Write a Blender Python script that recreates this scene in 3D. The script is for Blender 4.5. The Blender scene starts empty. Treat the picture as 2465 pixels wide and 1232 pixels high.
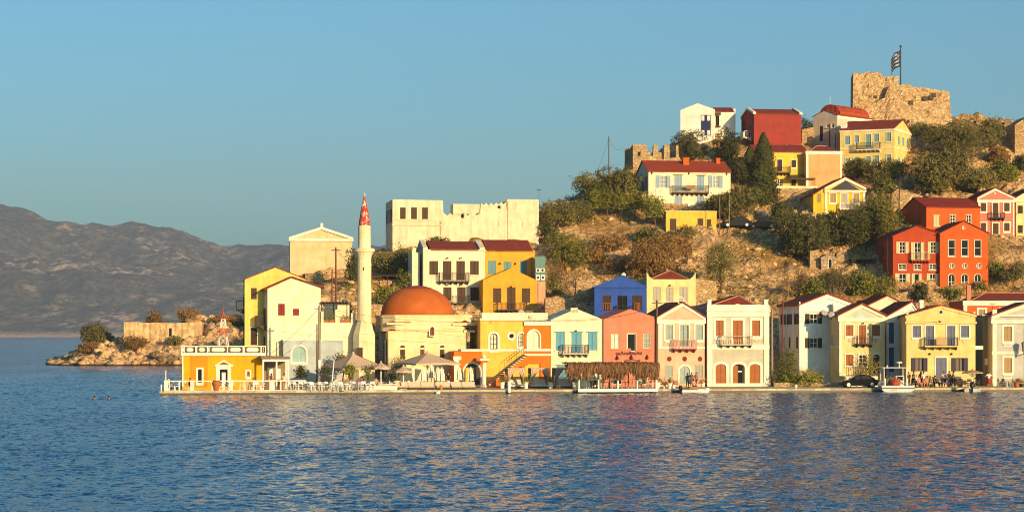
import bpy, bmesh, math, random
import numpy as np
from mathutils import Vector, Matrix
rad = math.radians
random.seed(7); RNG = np.random.default_rng(11)
sc = bpy.context.scene
COL = sc.collection
# camera constants measured from the photograph: focal length in photo pixels, horizon row, centre column, eye height
F, HOR, CX, EYE = 5500., 804., 1232.5, 6.3
QZ = 0.4            # quay level
def W(px, py, Y): return Vector(((px-CX)/F*Y, Y, EYE+(HOR-py)/F*Y))
def YH(py): return 128/(.45-(HOR-py)/F)      # distance of the hillside seen at a given row
def tag(o, label=None, cat=None, group=None, kind=None):
    if label: o['label'] = label
    if cat: o['category'] = cat
    if group: o['group'] = group
    if kind: o['kind'] = kind
    return o
def empty(name, loc, rz=0, label=None, cat=None, group=None):
    o = bpy.data.objects.new(name, None); COL.objects.link(o)
    o.location = loc; o.rotation_euler = (0, 0, rz); o.empty_display_size = .5
    return tag(o, label, cat, group)
def kids(o): return [c for c in o.children]
def copy_tree(o, parent=None):
    c = o.copy(); COL.objects.link(c); c.parent = parent
    for ch in kids(o): copy_tree(ch, c)
    return c
class MB:
    def __init__(s): s.v = []; s.f = []
    def add(s, vs, fs):
        n = len(s.v); s.v += [tuple(v) for v in vs]; s.f += [tuple(i+n for i in f) for f in fs]; return s
    def box(s, x0, x1, y0, y1, z0, z1):
        return s.add([(x0,y0,z0),(x1,y0,z0),(x1,y1,z0),(x0,y1,z0),(x0,y0,z1),(x1,y0,z1),(x1,y1,z1),(x0,y1,z1)],
                     [(0,3,2,1),(4,5,6,7),(0,1,5,4),(1,2,6,5),(2,3,7,6),(3,0,4,7)])
    def prism(s, poly, y0, y1):
        n = len(poly)
        return s.add([(x,y0,z) for x,z in poly]+[(x,y1,z) for x,z in poly],
                     [tuple(range(n)), tuple(range(2*n-1,n-1,-1))]+[(i,(i+1)%n,(i+1)%n+n,i+n)[::-1] for i in range(n)])
    def slab(s, poly, z0, z1):
        n = len(poly)
        return s.add([(x,y,z0) for x,y in poly]+[(x,y,z1) for x,y in poly],
                     [tuple(range(n-1,-1,-1)), tuple(range(n,2*n))]+[(i,(i+1)%n,(i+1)%n+n,i+n) for i in range(n)])
    def ring(s, outer, inner, y0, y1):
        n = len(outer); v = [(x,y0,z) for x,z in outer]+[(x,y0,z) for x,z in inner]+[(x,y1,z) for x,z in outer]+[(x,y1,z) for x,z in inner]
        fs = []
        for i in range(n):
            j = (i+1)%n
            fs += [(i,j,n+j,n+i),(2*n+i,3*n+i,3*n+j,2*n+j),(i,2*n+i,2*n+j,j),(n+i,n+j,3*n+j,3*n+i)]
        return s.add(v, fs)
    def tube(s, p, q, r, r2=None, n=6):
        p, q = Vector(p), Vector(q); d = q-p
        if d.length < 1e-6: return s
        r2 = r if r2 is None else r2
        a = d.orthogonal().normalized(); b = d.normalized().cross(a)
        vs = []
        for c, rr in ((p,r),(q,r2)):
            vs += [c+(a*math.cos(2*math.pi*i/n)+b*math.sin(2*math.pi*i/n))*rr for i in range(n)]
        return s.add(vs, [(i,(i+1)%n,(i+1)%n+n,i+n) for i in range(n)]+[tuple(range(n-1,-1,-1)), tuple(range(n,2*n))])
    def path(s, pts, r, n=5):
        for i in range(len(pts)-1): s.tube(pts[i], pts[i+1], r, n=n)
        return s
    def lathe(s, prof, n=20, c=(0,0), zs=0, rot=0):
        vs = []; fs = []
        for r, z in prof: vs += [(c[0]+r*math.cos(rot+2*math.pi*i/n), c[1]+r*math.sin(rot+2*math.pi*i/n), z+zs) for i in range(n)]
        for k in range(len(prof)-1):
            for i in range(n): fs.append((k*n+i, k*n+(i+1)%n, (k+1)*n+(i+1)%n, (k+1)*n+i))
        fs += [tuple(range(n-1,-1,-1)), tuple(range((len(prof)-1)*n, len(prof)*n))]
        return s.add(vs, fs)
    def ball(s, c, r, n=10, sz=1.):
        m = max(4, n//2)
        prof = [(max(1e-3, r*math.sin(math.pi*k/m)), -r*sz*math.cos(math.pi*k/m)) for k in range(m+1)]
        return s.lathe(prof, n, (c[0], c[1]), c[2])
    def build(s, name, mat=None, parent=None, loc=(0,0,0), smooth=False, rz=0):
        me = bpy.data.meshes.new(name); me.from_pydata(s.v, [], s.f)
        me.validate(); 
        return link_mesh(name, me, mat, parent, loc, smooth, rz)
def link_mesh(name, me, mat=None, parent=None, loc=(0,0,0), smooth=False, rz=0):
    if mat is not None:
        for m in (mat if isinstance(mat, (list, tuple)) else [mat]): me.materials.append(m)
    if smooth: me.polygons.foreach_set('use_smooth', [True]*len(me.polygons))
    o = bpy.data.objects.new(name, me); COL.objects.link(o); o.parent = parent; o.location = loc; o.rotation_euler = (0,0,rz)
    return o
def np_mesh(name, V, Q):
    """fast mesh from numpy verts (n,3) and faces (m,k)"""
    me = bpy.data.meshes.new(name); m, k = Q.shape
    me.vertices.add(len(V)); me.vertices.foreach_set('co', V.astype(np.float32).ravel())
    me.loops.add(m*k); me.loops.foreach_set('vertex_index', Q.astype(np.int32).ravel())
    me.polygons.add(m); me.polygons.foreach_set('loop_start', np.arange(0, m*k, k, dtype=np.int32))
    me.polygons.foreach_set('loop_total', np.full(m, k, dtype=np.int32))
    me.update(calc_edges=True); return me
def grid_faces(nx, ny):
    i = np.arange(nx-1)[None,:]+np.arange(ny-1)[:,None]*nx
    return np.stack([i, i+1, i+nx+1, i+nx], -1).reshape(-1, 4)
# ---- noise helpers
def vnoise(x, y, seed=0):
    xi = np.floor(x).astype(np.int64); yi = np.floor(y).astype(np.int64); fx = x-xi; fy = y-yi
    def h(a, b):
        n = (a*374761393+b*668265263+seed*974634777) & 0x7fffffff
        n = ((n ^ (n >> 13))*1274126177) & 0x7fffffff
        return ((n ^ (n >> 16)) & 0xffff)/65535.
    ux = fx*fx*(3-2*fx); uy = fy*fy*(3-2*fy)
    return (h(xi,yi)*(1-ux)+h(xi+1,yi)*ux)*(1-uy)+(h(xi,yi+1)*(1-ux)+h(xi+1,yi+1)*ux)*uy
def fbm(x, y, oct=4, seed=0, ridge=False):
    t = 0; a = .5; 
    for k in range(oct):
        n = vnoise(x*2**k+17*k, y*2**k+31*k, seed+k)*2-1
        t = t+a*((1-2*abs(n)) if ridge else n); a *= .5
    return t
def worley(x, y, seed=0):
    xi = np.floor(x).astype(np.int64); yi = np.floor(y).astype(np.int64)
    d1 = np.full(x.shape, 9.); d2 = np.full(x.shape, 9.); idv = np.zeros(x.shape)
    for dx in (-1,0,1):
        for dy in (-1,0,1):
            a = xi+dx; b = yi+dy
            def h(s):
                n = (a*374761393+b*668265263+(seed+s)*974634777) & 0x7fffffff
                n = ((n ^ (n >> 13))*1274126177) & 0x7fffffff
                return ((n ^ (n >> 16)) & 0xffff)/65535.
            d = np.hypot(a+h(1)-x, b+h(2)-y); hv = h(3)
            c = d < d1
            d2 = np.where(c, d1, np.minimum(d2, d)); idv = np.where(c, hv, idv); d1 = np.where(c, d, d1)
    return d1, d2, idv
# ---- materials
MATS = {}
class NT:
    def __init__(s, name):
        s.m = bpy.data.materials.new(name); s.m.use_nodes = True; s.t = s.m.node_tree; s.n = s.t.nodes
        s.b = s.n['Principled BSDF']
    def node(s, typ, **kw):
        n = s.n.new(typ)
        for k, v in kw.items():
            if k in n.inputs: n.inputs[k].default_value = v
            else: setattr(n, k, v)
        return n
    def link(s, a, b): s.t.links.new(a, b)
    def coord(s, scale=(1,1,1), out='Object'):
        tc = s.node('ShaderNodeTexCoord'); mp = s.node('ShaderNodeMapping'); mp.inputs['Scale'].default_value = scale
        s.link(tc.outputs[out], mp.inputs['Vector']); return mp.outputs[0]
    def noise(s, vec, scale, detail=4, rough=.55, dist=0):
        n = s.node('ShaderNodeTexNoise', Scale=scale, Detail=detail, Roughness=rough, Distortion=dist); s.link(vec, n.inputs['Vector']); return n.outputs['Fac']
    def ramp(s, fac, stops):
        r = s.node('ShaderNodeValToRGB'); e = r.color_ramp.elements
        while len(e) < len(stops): e.new(.5)
        for i, (p, c) in enumerate(stops):
            e[i].position = p; e[i].color = (*c, 1) if len(c) == 3 else c
        s.link(fac, r.inputs['Fac']); return r.outputs['Color']
    def mix(s, fac, a, b, typ='MIX'):
        m = s.node('ShaderNodeMix', data_type='RGBA', blend_type=typ)
        for k, v in ((0, fac), (6, a), (7, b)):
            if hasattr(v, 'is_linked') or hasattr(v, 'links'): s.link(v, m.inputs[k])
            elif isinstance(v, tuple): m.inputs[k].default_value = (*v, 1) if len(v) == 3 else v
            else: m.inputs[k].default_value = v
        return m.outputs[2]
    def bump(s, h, strength=.4, dist=.05):
        b = s.node('ShaderNodeBump', Strength=strength, Distance=dist); s.link(h, b.inputs['Height']); s.link(b.outputs[0], s.b.inputs['Normal'])
    def base(s, c):
        if isinstance(c, tuple): s.b.inputs['Base Color'].default_value = (*c, 1)
        else: s.link(c, s.b.inputs['Base Color'])
    def rough(s, r, spec=.3):
        s.b.inputs['Roughness'].default_value = r; s.b.inputs['Specular IOR Level'].default_value = spec
def hsv(c, k): return tuple(max(0, min(1, x*k)) for x in c)
def plaster(key, c, dirt=.5):
    if key in MATS: return MATS[key]
    t = NT('plaster_'+key); v = t.coord(); vs = t.coord((1.6,1.6,.22))
    n1 = t.noise(v, .7, 6, .62); n2 = t.noise(vs, 1.1, 5, .6); n3 = t.noise(v, 5, 5, .6)
    a = t.mix(t.ramp(n1, [(.34,(0,0,0)),(.66,(1,1,1))]), hsv(c, 1.06), tuple(x*k_ for x, k_ in zip(c, (.84,.79,.74))))
    st = t.ramp(n2, [(.47,(0,0,0)),(.78,(dirt,dirt,dirt))])
    dirtc = tuple(x*.55+y*.1 for x, y in zip(c, (.45,.33,.2)))
    a = t.mix(st, a, dirtc)
    a = t.mix(.12, a, t.ramp(n3, [(.3,(.3,.3,.3)),(.7,(1,1,1))]), 'MULTIPLY')
    t.base(a); t.rough(.88, .2); t.bump(n3, .25, .04)
    MATS[key] = t.m; return t.m
def paint(key, c, rough=.55, slat=False, var=.85):
    if key in MATS: return MATS[key]
    t = NT(('wood_' if slat else 'paint_')+key); v = t.coord()
    n = t.noise(t.coord((3,3,.6)), 2.2, 4)
    a = t.mix(t.ramp(n, [(.3,(0,0,0)),(.75,(1,1,1))]), c, hsv(c, var))
    if slat:
        w = t.node('ShaderNodeTexWave', wave_type='BANDS', bands_direction='Z', Scale=3.1, Distortion=0.)
        t.link(v, w.inputs['Vector']); a = t.mix(t.ramp(w.outputs['Fac'], [(.0,(.55,.55,.55)),(.45,(0,0,0))]), a, hsv(c, .5))
        t.bump(w.outputs['Fac'], .6, .03)
    t.base(a); t.rough(rough, .35); MATS[key] = t.m; return t.m
def tile(key='tile', c=(.33,.052,.018)):
    if key in MATS: return MATS[key]
    t = NT('roof_'+key); v = t.coord(); n = t.noise(v, 1.3, 6, .65); n2 = t.noise(v, 9, 3)
    w = t.node('ShaderNodeTexWave', wave_type='BANDS', bands_direction='X', Scale=1.35, Distortion=.6); w.inputs['Detail Scale'].default_value = 2; t.link(v, w.inputs['Vector'])
    w2 = t.node('ShaderNodeTexWave', wave_type='BANDS', bands_direction='Z', Scale=1.6, Distortion=.8); t.link(v, w2.inputs['Vector'])
    a = t.mix(t.ramp(n, [(.3,(0,0,0)),(.7,(1,1,1))]), hsv(c, 1.15), hsv(c, .72))
    a = t.mix(t.ramp(n2, [(.55,(0,0,0)),(.75,(.5,.5,.5))]), a, (c[0]*1.2,c[1]*2,c[2]*2.4))
    a = t.mix(t.ramp(w.outputs['Fac'], [(0,(.55,.55,.55)),(.5,(0,0,0))]), a, hsv(c, .45))
    t.base(a); t.rough(.8, .2)
    h = t.node('ShaderNodeMath', operation='ADD'); t.link(w.outputs['Fac'], h.inputs[0]); t.link(w2.outputs['Fac'], h.inputs[1])
    t.bump(h.outputs[0], .5, .06); MATS[key] = t.m; return t.m
def stone(key, c, scale=1.7, mort=.5, bump=.7):
    if key in MATS: return MATS[key]
    t = NT('stone_'+key); v = t.coord((1,1,1.5)); n = t.noise(v, .5, 5, .6); nd = t.noise(v, 3, 3)
    ad = t.node('ShaderNodeVectorMath', operation='SCALE', Scale=.35); t.link(nd, ad.inputs[0])
    av = t.node('ShaderNodeVectorMath', operation='ADD'); t.link(v, av.inputs[0]); t.link(ad.outputs[0], av.inputs[1])
    vo = t.node('ShaderNodeTexVoronoi', feature='DISTANCE_TO_EDGE', Scale=scale); t.link(av.outputs[0], vo.inputs['Vector'])
    vc = t.node('ShaderNodeTexVoronoi', Scale=scale); t.link(av.outputs[0], vc.inputs['Vector'])
    bw = t.node('ShaderNodeRGBToBW'); t.link(vc.outputs['Color'], bw.inputs[0])
    a = t.mix(t.ramp(bw.outputs[0], [(.2,(0,0,0)),(.8,(1,1,1))]), hsv(c, .68), hsv(c, 1.25))
    a = t.mix(t.ramp(n, [(.35,(0,0,0)),(.7,(.7,.7,.7))]), a, (c[0]*.75,c[1]*.62,c[2]*.5))
    e = t.ramp(vo.outputs['Distance'], [(.02,(1,1,1)),(.1,(0,0,0))])
    a = t.mix(t.mix(1-mort, e, (0,0,0)), a, hsv(c, .32))
    t.base(a); t.rough(.92, .15)
    h = t.ramp(vo.outputs['Distance'], [(0,(0,0,0)),(.16,(1,1,1))]); t.bump(h, bump, .12)
    MATS[key] = t.m; return t.m
def simple(key, c, rough=.6, spec=.3, metal=0, var=.85, scale=3, alpha=None):
    if key in MATS: return MATS[key]
    t = NT(key); n = t.noise(t.coord(), scale, 5, .6)
    t.base(t.mix(t.ramp(n, [(.35,(0,0,0)),(.7,(1,1,1))]), c, hsv(c, var))); t.rough(rough, spec); t.b.inputs['Metallic'].default_value = metal
    MATS[key] = t.m; return t.m
def glass(key='pane_glass', c=(.008,.008,.009), rough=.08):
    if key in MATS: return MATS[key]
    t = NT(key); n = t.noise(t.coord(), .9, 3); t.base(t.mix(n, c, hsv(c, 2.2))); t.rough(rough, .5 if rough > .1 else .08); MATS[key] = t.m; return t.m
def leafmat(key, c, c2, dry=None):
    if key in MATS: return MATS[key]
    t = NT('leaves_'+key); v = t.coord(); n = t.noise(v, .55, 3, .6); n2 = t.noise(v, 6, 2)
    oi = t.node('ShaderNodeObjectInfo')
    a = t.mix(t.ramp(n, [(.35,(0,0,0)),(.65,(1,1,1))]), c, c2)
    a = t.mix(t.ramp(n2, [(.5,(0,0,0)),(.75,(.8,.8,.8))]), a, dry or (c2[0]*1.6,c2[1]*1.3,c2[2]))
    hs = t.node('ShaderNodeHueSaturation'); mr = t.node('ShaderNodeMapRange'); mr.inputs['To Min'].default_value = .75; mr.inputs['To Max'].default_value = 1.2
    t.link(oi.outputs['Random'], mr.inputs['Value']); t.link(mr.outputs[0], hs.inputs['Value']); t.link(a, hs.inputs['Color'])
    t.base(hs.outputs['Color']); t.rough(.75, .15); MATS[key] = t.m; return t.m
# ---- house builder: local x runs along the facade, y into the house, z up
def arcpoly(u0, u1, z0, z1, arch=0, n=8):
    if not arch: return [(u0,z0),(u1,z0),(u1,z1),(u0,z1)]
    r = (u1-u0)/2; c = (u0+u1)/2; rise = min(r*arch, (z1-z0)*.6); zs = z1-rise
    return [(u0,z0),(u1,z0)]+[(c+r*math.cos(math.pi*i/n), zs+rise*math.sin(math.pi*i/n)) for i in range(n+1)]
def circpoly(cx, cz, r, n=14): return [(cx+r*math.cos(2*math.pi*i/n), cz+r*math.sin(2*math.pi*i/n)) for i in range(n)]
FOOT = []
class House:
    def __init__(s, name, label, cat, x0, x1, yb, Y, yaw, depth, wall, group=None, z0=None, fd=2.5, trim=None):
        s.yaw = rad(yaw); s.c = math.cos(s.yaw); s.s = math.sin(s.yaw); s.Y0 = Y; s.X0 = (x0-CX)/F*Y
        s.Z0 = EYE+(HOR-yb)/F*Y if z0 is None else z0
        s.root = empty(name, (s.X0, Y, s.Z0), s.yaw, label, cat, group)
        s.wm = wall; s.depth = depth; s.fd = fd; s.holes = []; s.w = s.u(x1); s.outline = None; s.tm = trim
        FOOT.append((s.X0, Y, s.c, s.s, s.w, depth))
    def u(s, px, y=0):
        k = (px-CX)/F; X = s.X0-y*s.s; Yy = s.Y0+y*s.c
        return (k*Yy-X)/(s.c-k*s.s)
    def v(s, py, px=None, y=0):
        t = s.w/2 if px is None else s.u(px, y)
        return EYE+(HOR-py)/F*(s.Y0+t*s.s+y*s.c)-s.Z0
    def part(s, mb, name, mat, parent=None, **k): return mb.build(name, mat, parent or s.root, **k)
    # body outlines
    def flat(s, yt): 
        h = s.v(yt); s.h = h; s.outline = [(0,-s.fd),(s.w,-s.fd),(s.w,h),(0,h)]; return s
    def gable(s, yl, xa, ya, yr=None):
        yr = yl if yr is None else yr
        s.hl = s.v(yl, None); s.hr = s.v(yr, None); s.ax = s.u(xa); s.ha = s.v(ya, xa); s.h = min(s.hl, s.hr)
        s.outline = [(0,-s.fd),(s.w,-s.fd),(s.w,s.hr),(s.ax,s.ha),(0,s.hl)]; return s
    def wall(s, name='wall'):
        bm = bmesh.new(); 
        def loop(poly): 
            vs = [bm.verts.new((x,0,z)) for x, z in poly]
            return vs, [bm.edges.new((vs[i], vs[(i+1)%len(vs)])) for i in range(len(vs))]
        ov, oe = loop(s.outline); es = list(oe); hl = []
        for p in s.holes: 
            v, e = loop(p); es += e; hl.append(v)
        bmesh.ops.triangle_fill(bm, use_beauty=True, use_dissolve=False, edges=es, normal=(0,-1,0))
        for v in hl:
            b = [bm.verts.new((q.co.x, .2, q.co.z)) for q in v]
            for i in range(len(v)): j = (i+1)%len(v); bm.faces.new((v[i], v[j], b[j], b[i]))
        b = [bm.verts.new((q.co.x, s.depth, q.co.z)) for q in ov]
        for i in range(len(ov)): j = (i+1)%len(ov); bm.faces.new((ov[i], ov[j], b[j], b[i]))
        bm.faces.new(b)
        bmesh.ops.recalc_face_normals(bm, faces=bm.faces)
        me = bpy.data.meshes.new(name); bm.to_mesh(me); bm.free()
        s.wo = link_mesh(name, me, s.wm, s.root); return s
    def roof_gable(s, mat=None, oh=.2, ov=.25, th=.12, y0=None, drop=0, name='roof'):
        mb = MB(); y0 = -oh if y0 is None else y0
        for xe, he in ((0, s.hl), (s.w, s.hr)):
            sl = (s.ha-he)/(s.ax-xe) if abs(s.ax-xe) > .01 else 0
            xo = xe-ov if xe < s.ax else xe+ov
            p = [(xo, he+(xo-xe)*sl+.006-drop), (s.ax, s.ha+.006-drop), (s.ax, s.ha+th-drop), (xo, he+(xo-xe)*sl+th-drop)]
            mb.prism(p if xe < s.ax else p[::-1], y0, s.depth+.15)
        s.ro = s.part(mb, name, mat or tile()); return s
    def roof_side(s, yr, mat=None, ov=.25, xl=0, xr=0, over=.12):
        """ridge parallel to the facade; yr = photo row of the ridge"""
        D = s.depth; hr = s.v(yr, None, D/2); h = s.h; s.hridge = hr
        for x in (0, s.w-.3): s.part(MB().add([(x,0,h),(x,D,h),(x,D/2,hr),(x+.3,0,h),(x+.3,D,h),(x+.3,D/2,hr)], [(0,1,2),(3,5,4),(0,2,5,3),(1,4,5,2)]), 'gable_wall', s.wm)
        mb = MB(); sl = (hr-h)/(D/2); t = .12
        def sb(ya, za, yb, zb):
            mb.add([(-over,ya,za+.006),(s.w+over,ya,za+.006),(s.w+over,yb,zb+.006),(-over,yb,zb+.006),(-over,ya,za+t),(s.w+over,ya,za+t),(s.w+over,yb,zb+t),(-over,yb,zb+t)],
                   [(0,3,2,1),(4,5,6,7),(0,1,5,4),(1,2,6,5),(2,3,7,6),(3,0,4,7)])
        sb(-ov, h-ov*sl, D/2, hr); sb(D/2, hr, D+ov, h-ov*sl)
        s.ro = s.part(mb, 'roof', mat or tile()); return s
    def roof_hip(s, x0, x1, yb, xa, ya, xa2=None, mat=None, y0=.3, y1=None):
        y1 = s.depth-.3 if y1 is None else y1; ym = (y0+y1)/2
        a, b = s.u(x0, y0), s.u(x1, y0); z0 = s.v(yb, None, y0); p = s.u(xa, ym); q = s.u(xa2, ym) if xa2 else p+.01; z1 = s.v(ya, None, ym)
        d = (b-a)/2
        if xa2 is None: ym0, ym1 = y0+min(d, ym-y0), y1-min(d, y1-ym)
        else: ym0 = ym1 = ym
        mb = MB()
        if xa2 is None:
            mb.add([(a,y0,z0),(b,y0,z0),(b,y1,z0),(a,y1,z0),(p,ym0,z1),(p,ym1+.01,z1)], [(0,1,4),(1,2,5,4),(2,3,5),(3,0,4,5),(3,2,1,0)])
            ridges = [((a,y0,z0),(p,ym0,z1)),((b,y0,z0),(p,ym0,z1)),((p,ym0,z1),(p,ym1,z1))]
        else:
            mb.add([(a,y0,z0),(b,y0,z0),(b,y1,z0),(a,y1,z0),(p,ym,z1),(q,ym,z1)], [(0,1,5,4),(1,2,5),(2,3,4,5),(3,0,4),(3,2,1,0)])
            ridges = [((a,y0,z0),(p,ym,z1)),((b,y0,z0),(q,ym,z1)),((p,ym,z1),(q,ym,z1))]
        s.ro = s.part(mb, 'roof', mat or tile())
        rb = MB()
        for r0, r1 in ridges: rb.tube(r0, r1, .09, n=5)
        s.part(rb, 'ridge_tiles', simple('ridge_tile', (.5,.2,.1), .8), s.ro); return s
    # openings
    def win(s, xa, xb, ya, yb, kind='sh', m=None, sur=None, arch=0, name='window', sw=.13, frame=None, rnd=False, mun=(1,2), pane=None):
        u0, u1 = s.u(xa), s.u(xb); pc = (xa+xb)/2; z0, z1 = s.v(yb, pc), s.v(ya, pc)
        return s.winm(u0, u1, z0, z1, kind, m, sur, arch, name, sw, frame, rnd, mun, pane)
    def winm(s, u0, u1, z0, z1, kind='sh', m=None, sur=None, arch=0, name='window', sw=.13, frame=None, rnd=False, mun=(1,2), pane=None):
        if rnd:
            c, z, r = (u0+u1)/2, (z0+z1)/2, (z1-z0)/2
            P = lambda d: circpoly(c, z, r+d)
        else: P = lambda d: arcpoly(u0-d, u1+d, z0-(d if name != 'door' or d < 0 else 0), z1+d, arch)
        s.holes.append(P(0)); fm = frame or (m if kind == 'sh' and m else paint('white_frame', (.72,.68,.58)))
        mb = MB(); mb.ring(P(.004), P(-.07), .06, .15)
        cx, w, h = (u0+u1)/2, u1-u0, z1-z0
        if kind in ('gl','osh','op'):
            nx, nz = mun
            for i in range(1, nx+1):
                x = u0+w*i/(nx+1)
                if nx: mb.box(x-.03, x+.03, .08, .14, z0+.05, z1-(.1*h if arch or rnd else .05))
            for i in range(1, nz+1):
                z = z0+h*i/(nz+1); mb.box(u0+.05, u1-.05, .075, .135, z-.025, z+.025)
        wo = s.part(mb, name, fm)
        s.part(MB().prism(P(.02), .165, .18), 'pane', pane or glass(), wo)
        if kind == 'sh':
            if rnd or arch:
                pl = [p for p in P(-.05) if p[0] <= cx-.012]; pr = [p for p in P(-.05) if p[0] >= cx+.012]
                top = max(p[1] for p in P(-.05)); bot = min(p[1] for p in P(-.05))
                L = [(cx-.015,bot)]+[(cx-.015,top)]+sorted([p for p in pl], key=lambda p: -p[1])
                Rr = [(cx+.015,top),(cx+.015,bot)]+sorted([p for p in pr], key=lambda p: p[1])
                for q in (L[::-1], Rr[::-1]): s.part(MB().prism(q, .04, .09), 'shutter' if name != 'door' else 'door_leaf', m, wo)
            else:
                for a, b in ((u0+.05, cx-.015), (cx+.015, u1-.05)):
                    mb = MB().box(a, b, .05, .09, z0+.05, z1-.05); mb.ring([(a,z0+.05),(b,z0+.05),(b,z1-.05),(a,z1-.05)], [(a+.09,z0+.16),(b-.09,z0+.16),(b-.09,z1-.16),(a+.09,z1-.16)], .025, .06)
                    mb.box(a+.06, b-.06, .03, .06, (z0+z1)/2-.05, (z0+z1)/2+.05)
                    s.part(mb, 'shutter' if name != 'door' else 'door_leaf', m, wo)
        if kind == 'osh':
            for a, b in ((u0-w*.55, u0-.02), (u1+.02, u1+w*.55)):
                mb = MB().box(a, b, -.06, -.015, z0, z1); mb.ring([(a,z0),(b,z0),(b,z1),(a,z1)], [(a+.08,z0+.1),(b-.08,z0+.1),(b-.08,z1-.1),(a+.08,z1-.1)], -.085, -.05)
                mb.box(a+.05, b-.05, -.08, -.05, (z0+z1)/2-.05, (z0+z1)/2+.05); s.part(mb, 'shutter', m, wo)
        if sur is not None:
            mb = MB().ring(P(sw), P(.006), -.055, .03)
            s.part(mb, 'surround', sur, wo)
        if not rnd and name == 'window' and kind != 'osh':
            s.part(MB().box(u0-.12, u1+.12, -.11, .04, z0-.12-(sw if sur else 0), z0-.003-(sw if sur else 0)), 'sill', sur or s.wm, wo)
        return wo
    def rwin(s, x, y, r, m, sur=None, kind='sh', **k):
        cx, cz = s.u(x), s.v(y, x); rr = r/F*s.Y0; return s.winm(cx-rr, cx+rr, cz-rr, cz+rr, kind, m, sur, rnd=True, **k)
    def band(s, xa, xb, ya, yb, mat, name='cornice', d=.07, y1=.0, back=.03):
        return s.part(MB().box(s.u(xa), s.u(xb), -d, back, s.v(yb), s.v(ya)), name, mat)
    def panel(s, xa, xb, ya, yb, mat, name='wall_panel', d=.02): return s.band(xa, xb, ya, yb, mat, name, d)
    def pediment(s, mat, tymp=None, yb=None, th=.28, d=.09):
        hb = s.v(yb) if yb else min(s.hl, s.hr); mb = MB()
        a, c, z = (-.12, s.hl), (s.w+.12, s.hr), (s.ax, s.ha)
        mb.prism([(a[0],a[1]-th),(z[0],z[1]-th*1.05),z,(a[0],a[1])], -d, .03)
        mb.prism([(z[0],z[1]-th*1.05),(c[0],c[1]-th),(c[0],c[1]),z], -d-.002, .028)
        mb.box(-.15, s.w+.15, -d-.03, .026, hb-th*1.5, hb-th*.55)
        o = s.part(mb, 'pediment', mat)
        if tymp:
            k = .62; zb = hb-th*.5
            s.part(MB().prism([(s.ax-(s.ax)*k, zb), (s.ax+(s.w-s.ax)*k, zb), (s.ax, zb+(s.ha-zb)*k)], -.03, .02), 'tympanum', tymp, o)
        return s
    def balcony(s, xa, xb, yr, yf, mat, slabm=None, d=.85, nb=4, heavy=False, brm=None, railm=None):
        u0, u1 = s.u(xa), s.u(xb); zf, zr = s.v(yf, (xa+xb)/2, -d), s.v(yr, (xa+xb)/2, -d)
        bo = s.part(MB().box(u0, u1, -d, -.004, zf-.13, zf), 'balcony', slabm or mat)
        mb = MB(); t = .045 if not heavy else .07
        mb.box(u0, u1, -d, -d+t, zr-t, zr); 
        for x in (u0, u1-t): mb.box(x, x+t, -d+t+.002, -.01, zr-t, zr)
        if not heavy: mb.box(u0, u1, -d+.005, -d+t, zf+.08, zf+.11)
        n = max(4, int((u1-u0)/(.16 if not heavy else .27))); r = .017 if not heavy else .06
        for i in range(n+1):
            x = u0+.04+(u1-u0-.08)*i/n
            if heavy: mb.lathe([(.05,0),(.035,.1),(.075,.3),(.03,.62),(.05,.66)], 6, (x, -d+.05), zf)
            else: mb.box(x-r, x+r, -d+.01, -d+.01+2*r, zf, zr)
        for x in (u0, u1-.06):
            mb.box(x, x+.06, -d, -d+.06, zf, zr+.04)
            for k in range(1, 5): mb.box(x+.015, x+.035, -d*k/5, -d*k/5+.03, zf, zr)
        s.part(mb, 'railing', railm or mat, bo)
        for i in range(nb):
            x = u0+.15+(u1-u0-.3)*i/(nb-1)
            s.part(MB().add([(x-.07,0,zf-.13),(x+.07,0,zf-.13),(x+.07,-d*.92,zf-.13),(x-.07,-d*.92,zf-.13),(x-.07,0,zf-.5),(x+.07,0,zf-.5),(x+.07,-d*.8,zf-.24),(x-.07,-d*.8,zf-.24)],
                [(0,1,2,3),(4,7,6,5),(0,4,5,1),(1,5,6,2),(2,6,7,3),(3,7,4,0)]), 'bracket', brm or slabm or mat, bo)
        return bo
    def lside(s, y0, y1, z0, z1, m, name='window', sur=None):
        mb = MB().box(-.05, .0, y0, y1, z0, z1)
        if sur: mb.box(-.07, -.051, y0-.08, y0-.001, z0, z1).box(-.07, -.051, y1+.001, y1+.08, z0, z1)
        mb.box(-.06, -.051, (y0+y1)/2-.02, (y0+y1)/2+.02, z0, z1)
        return s.part(mb, name, m)
    def lbalcony(s, y0, y1, z, m, d=.8, h=.95, slabm=None):
        bo = s.part(MB().box(-d, -.004, y0, y1, z-.12, z), 'balcony', slabm or m); mb = MB()
        mb.box(-d, -d+.05, y0, y1, z+h-.05, z+h); mb.box(-d+.05, -.01, y0, y0+.05, z+h-.05, z+h); mb.box(-d+.05, -.01, y1-.05, y1, z+h-.05, z+h)
        n = int((y1-y0)/.2)
        for i in range(n+1): y = y0+(y1-y0-.04)*i/n; mb.box(-d, -d+.04, y, y+.04, z, z+h-.05)
        for k in range(1, 5): mb.box(-d*k/5, -d*k/5+.035, y0, y0+.035, z, z+h-.05)
        s.part(mb, 'railing', m, bo)
        for y in (y0+.1, y1-.25): s.part(MB().add([(-d*.9,y,z-.12),(-.0,y,z-.12),(-.0,y,z-.6),(-d*.9,y+.14,z-.12),(-.0,y+.14,z-.12),(-.0,y+.14,z-.6)], [(0,1,2),(3,5,4),(0,3,4,1),(0,2,5,3),(1,4,5,2)]), 'bracket', m, bo)
        return bo
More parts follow.
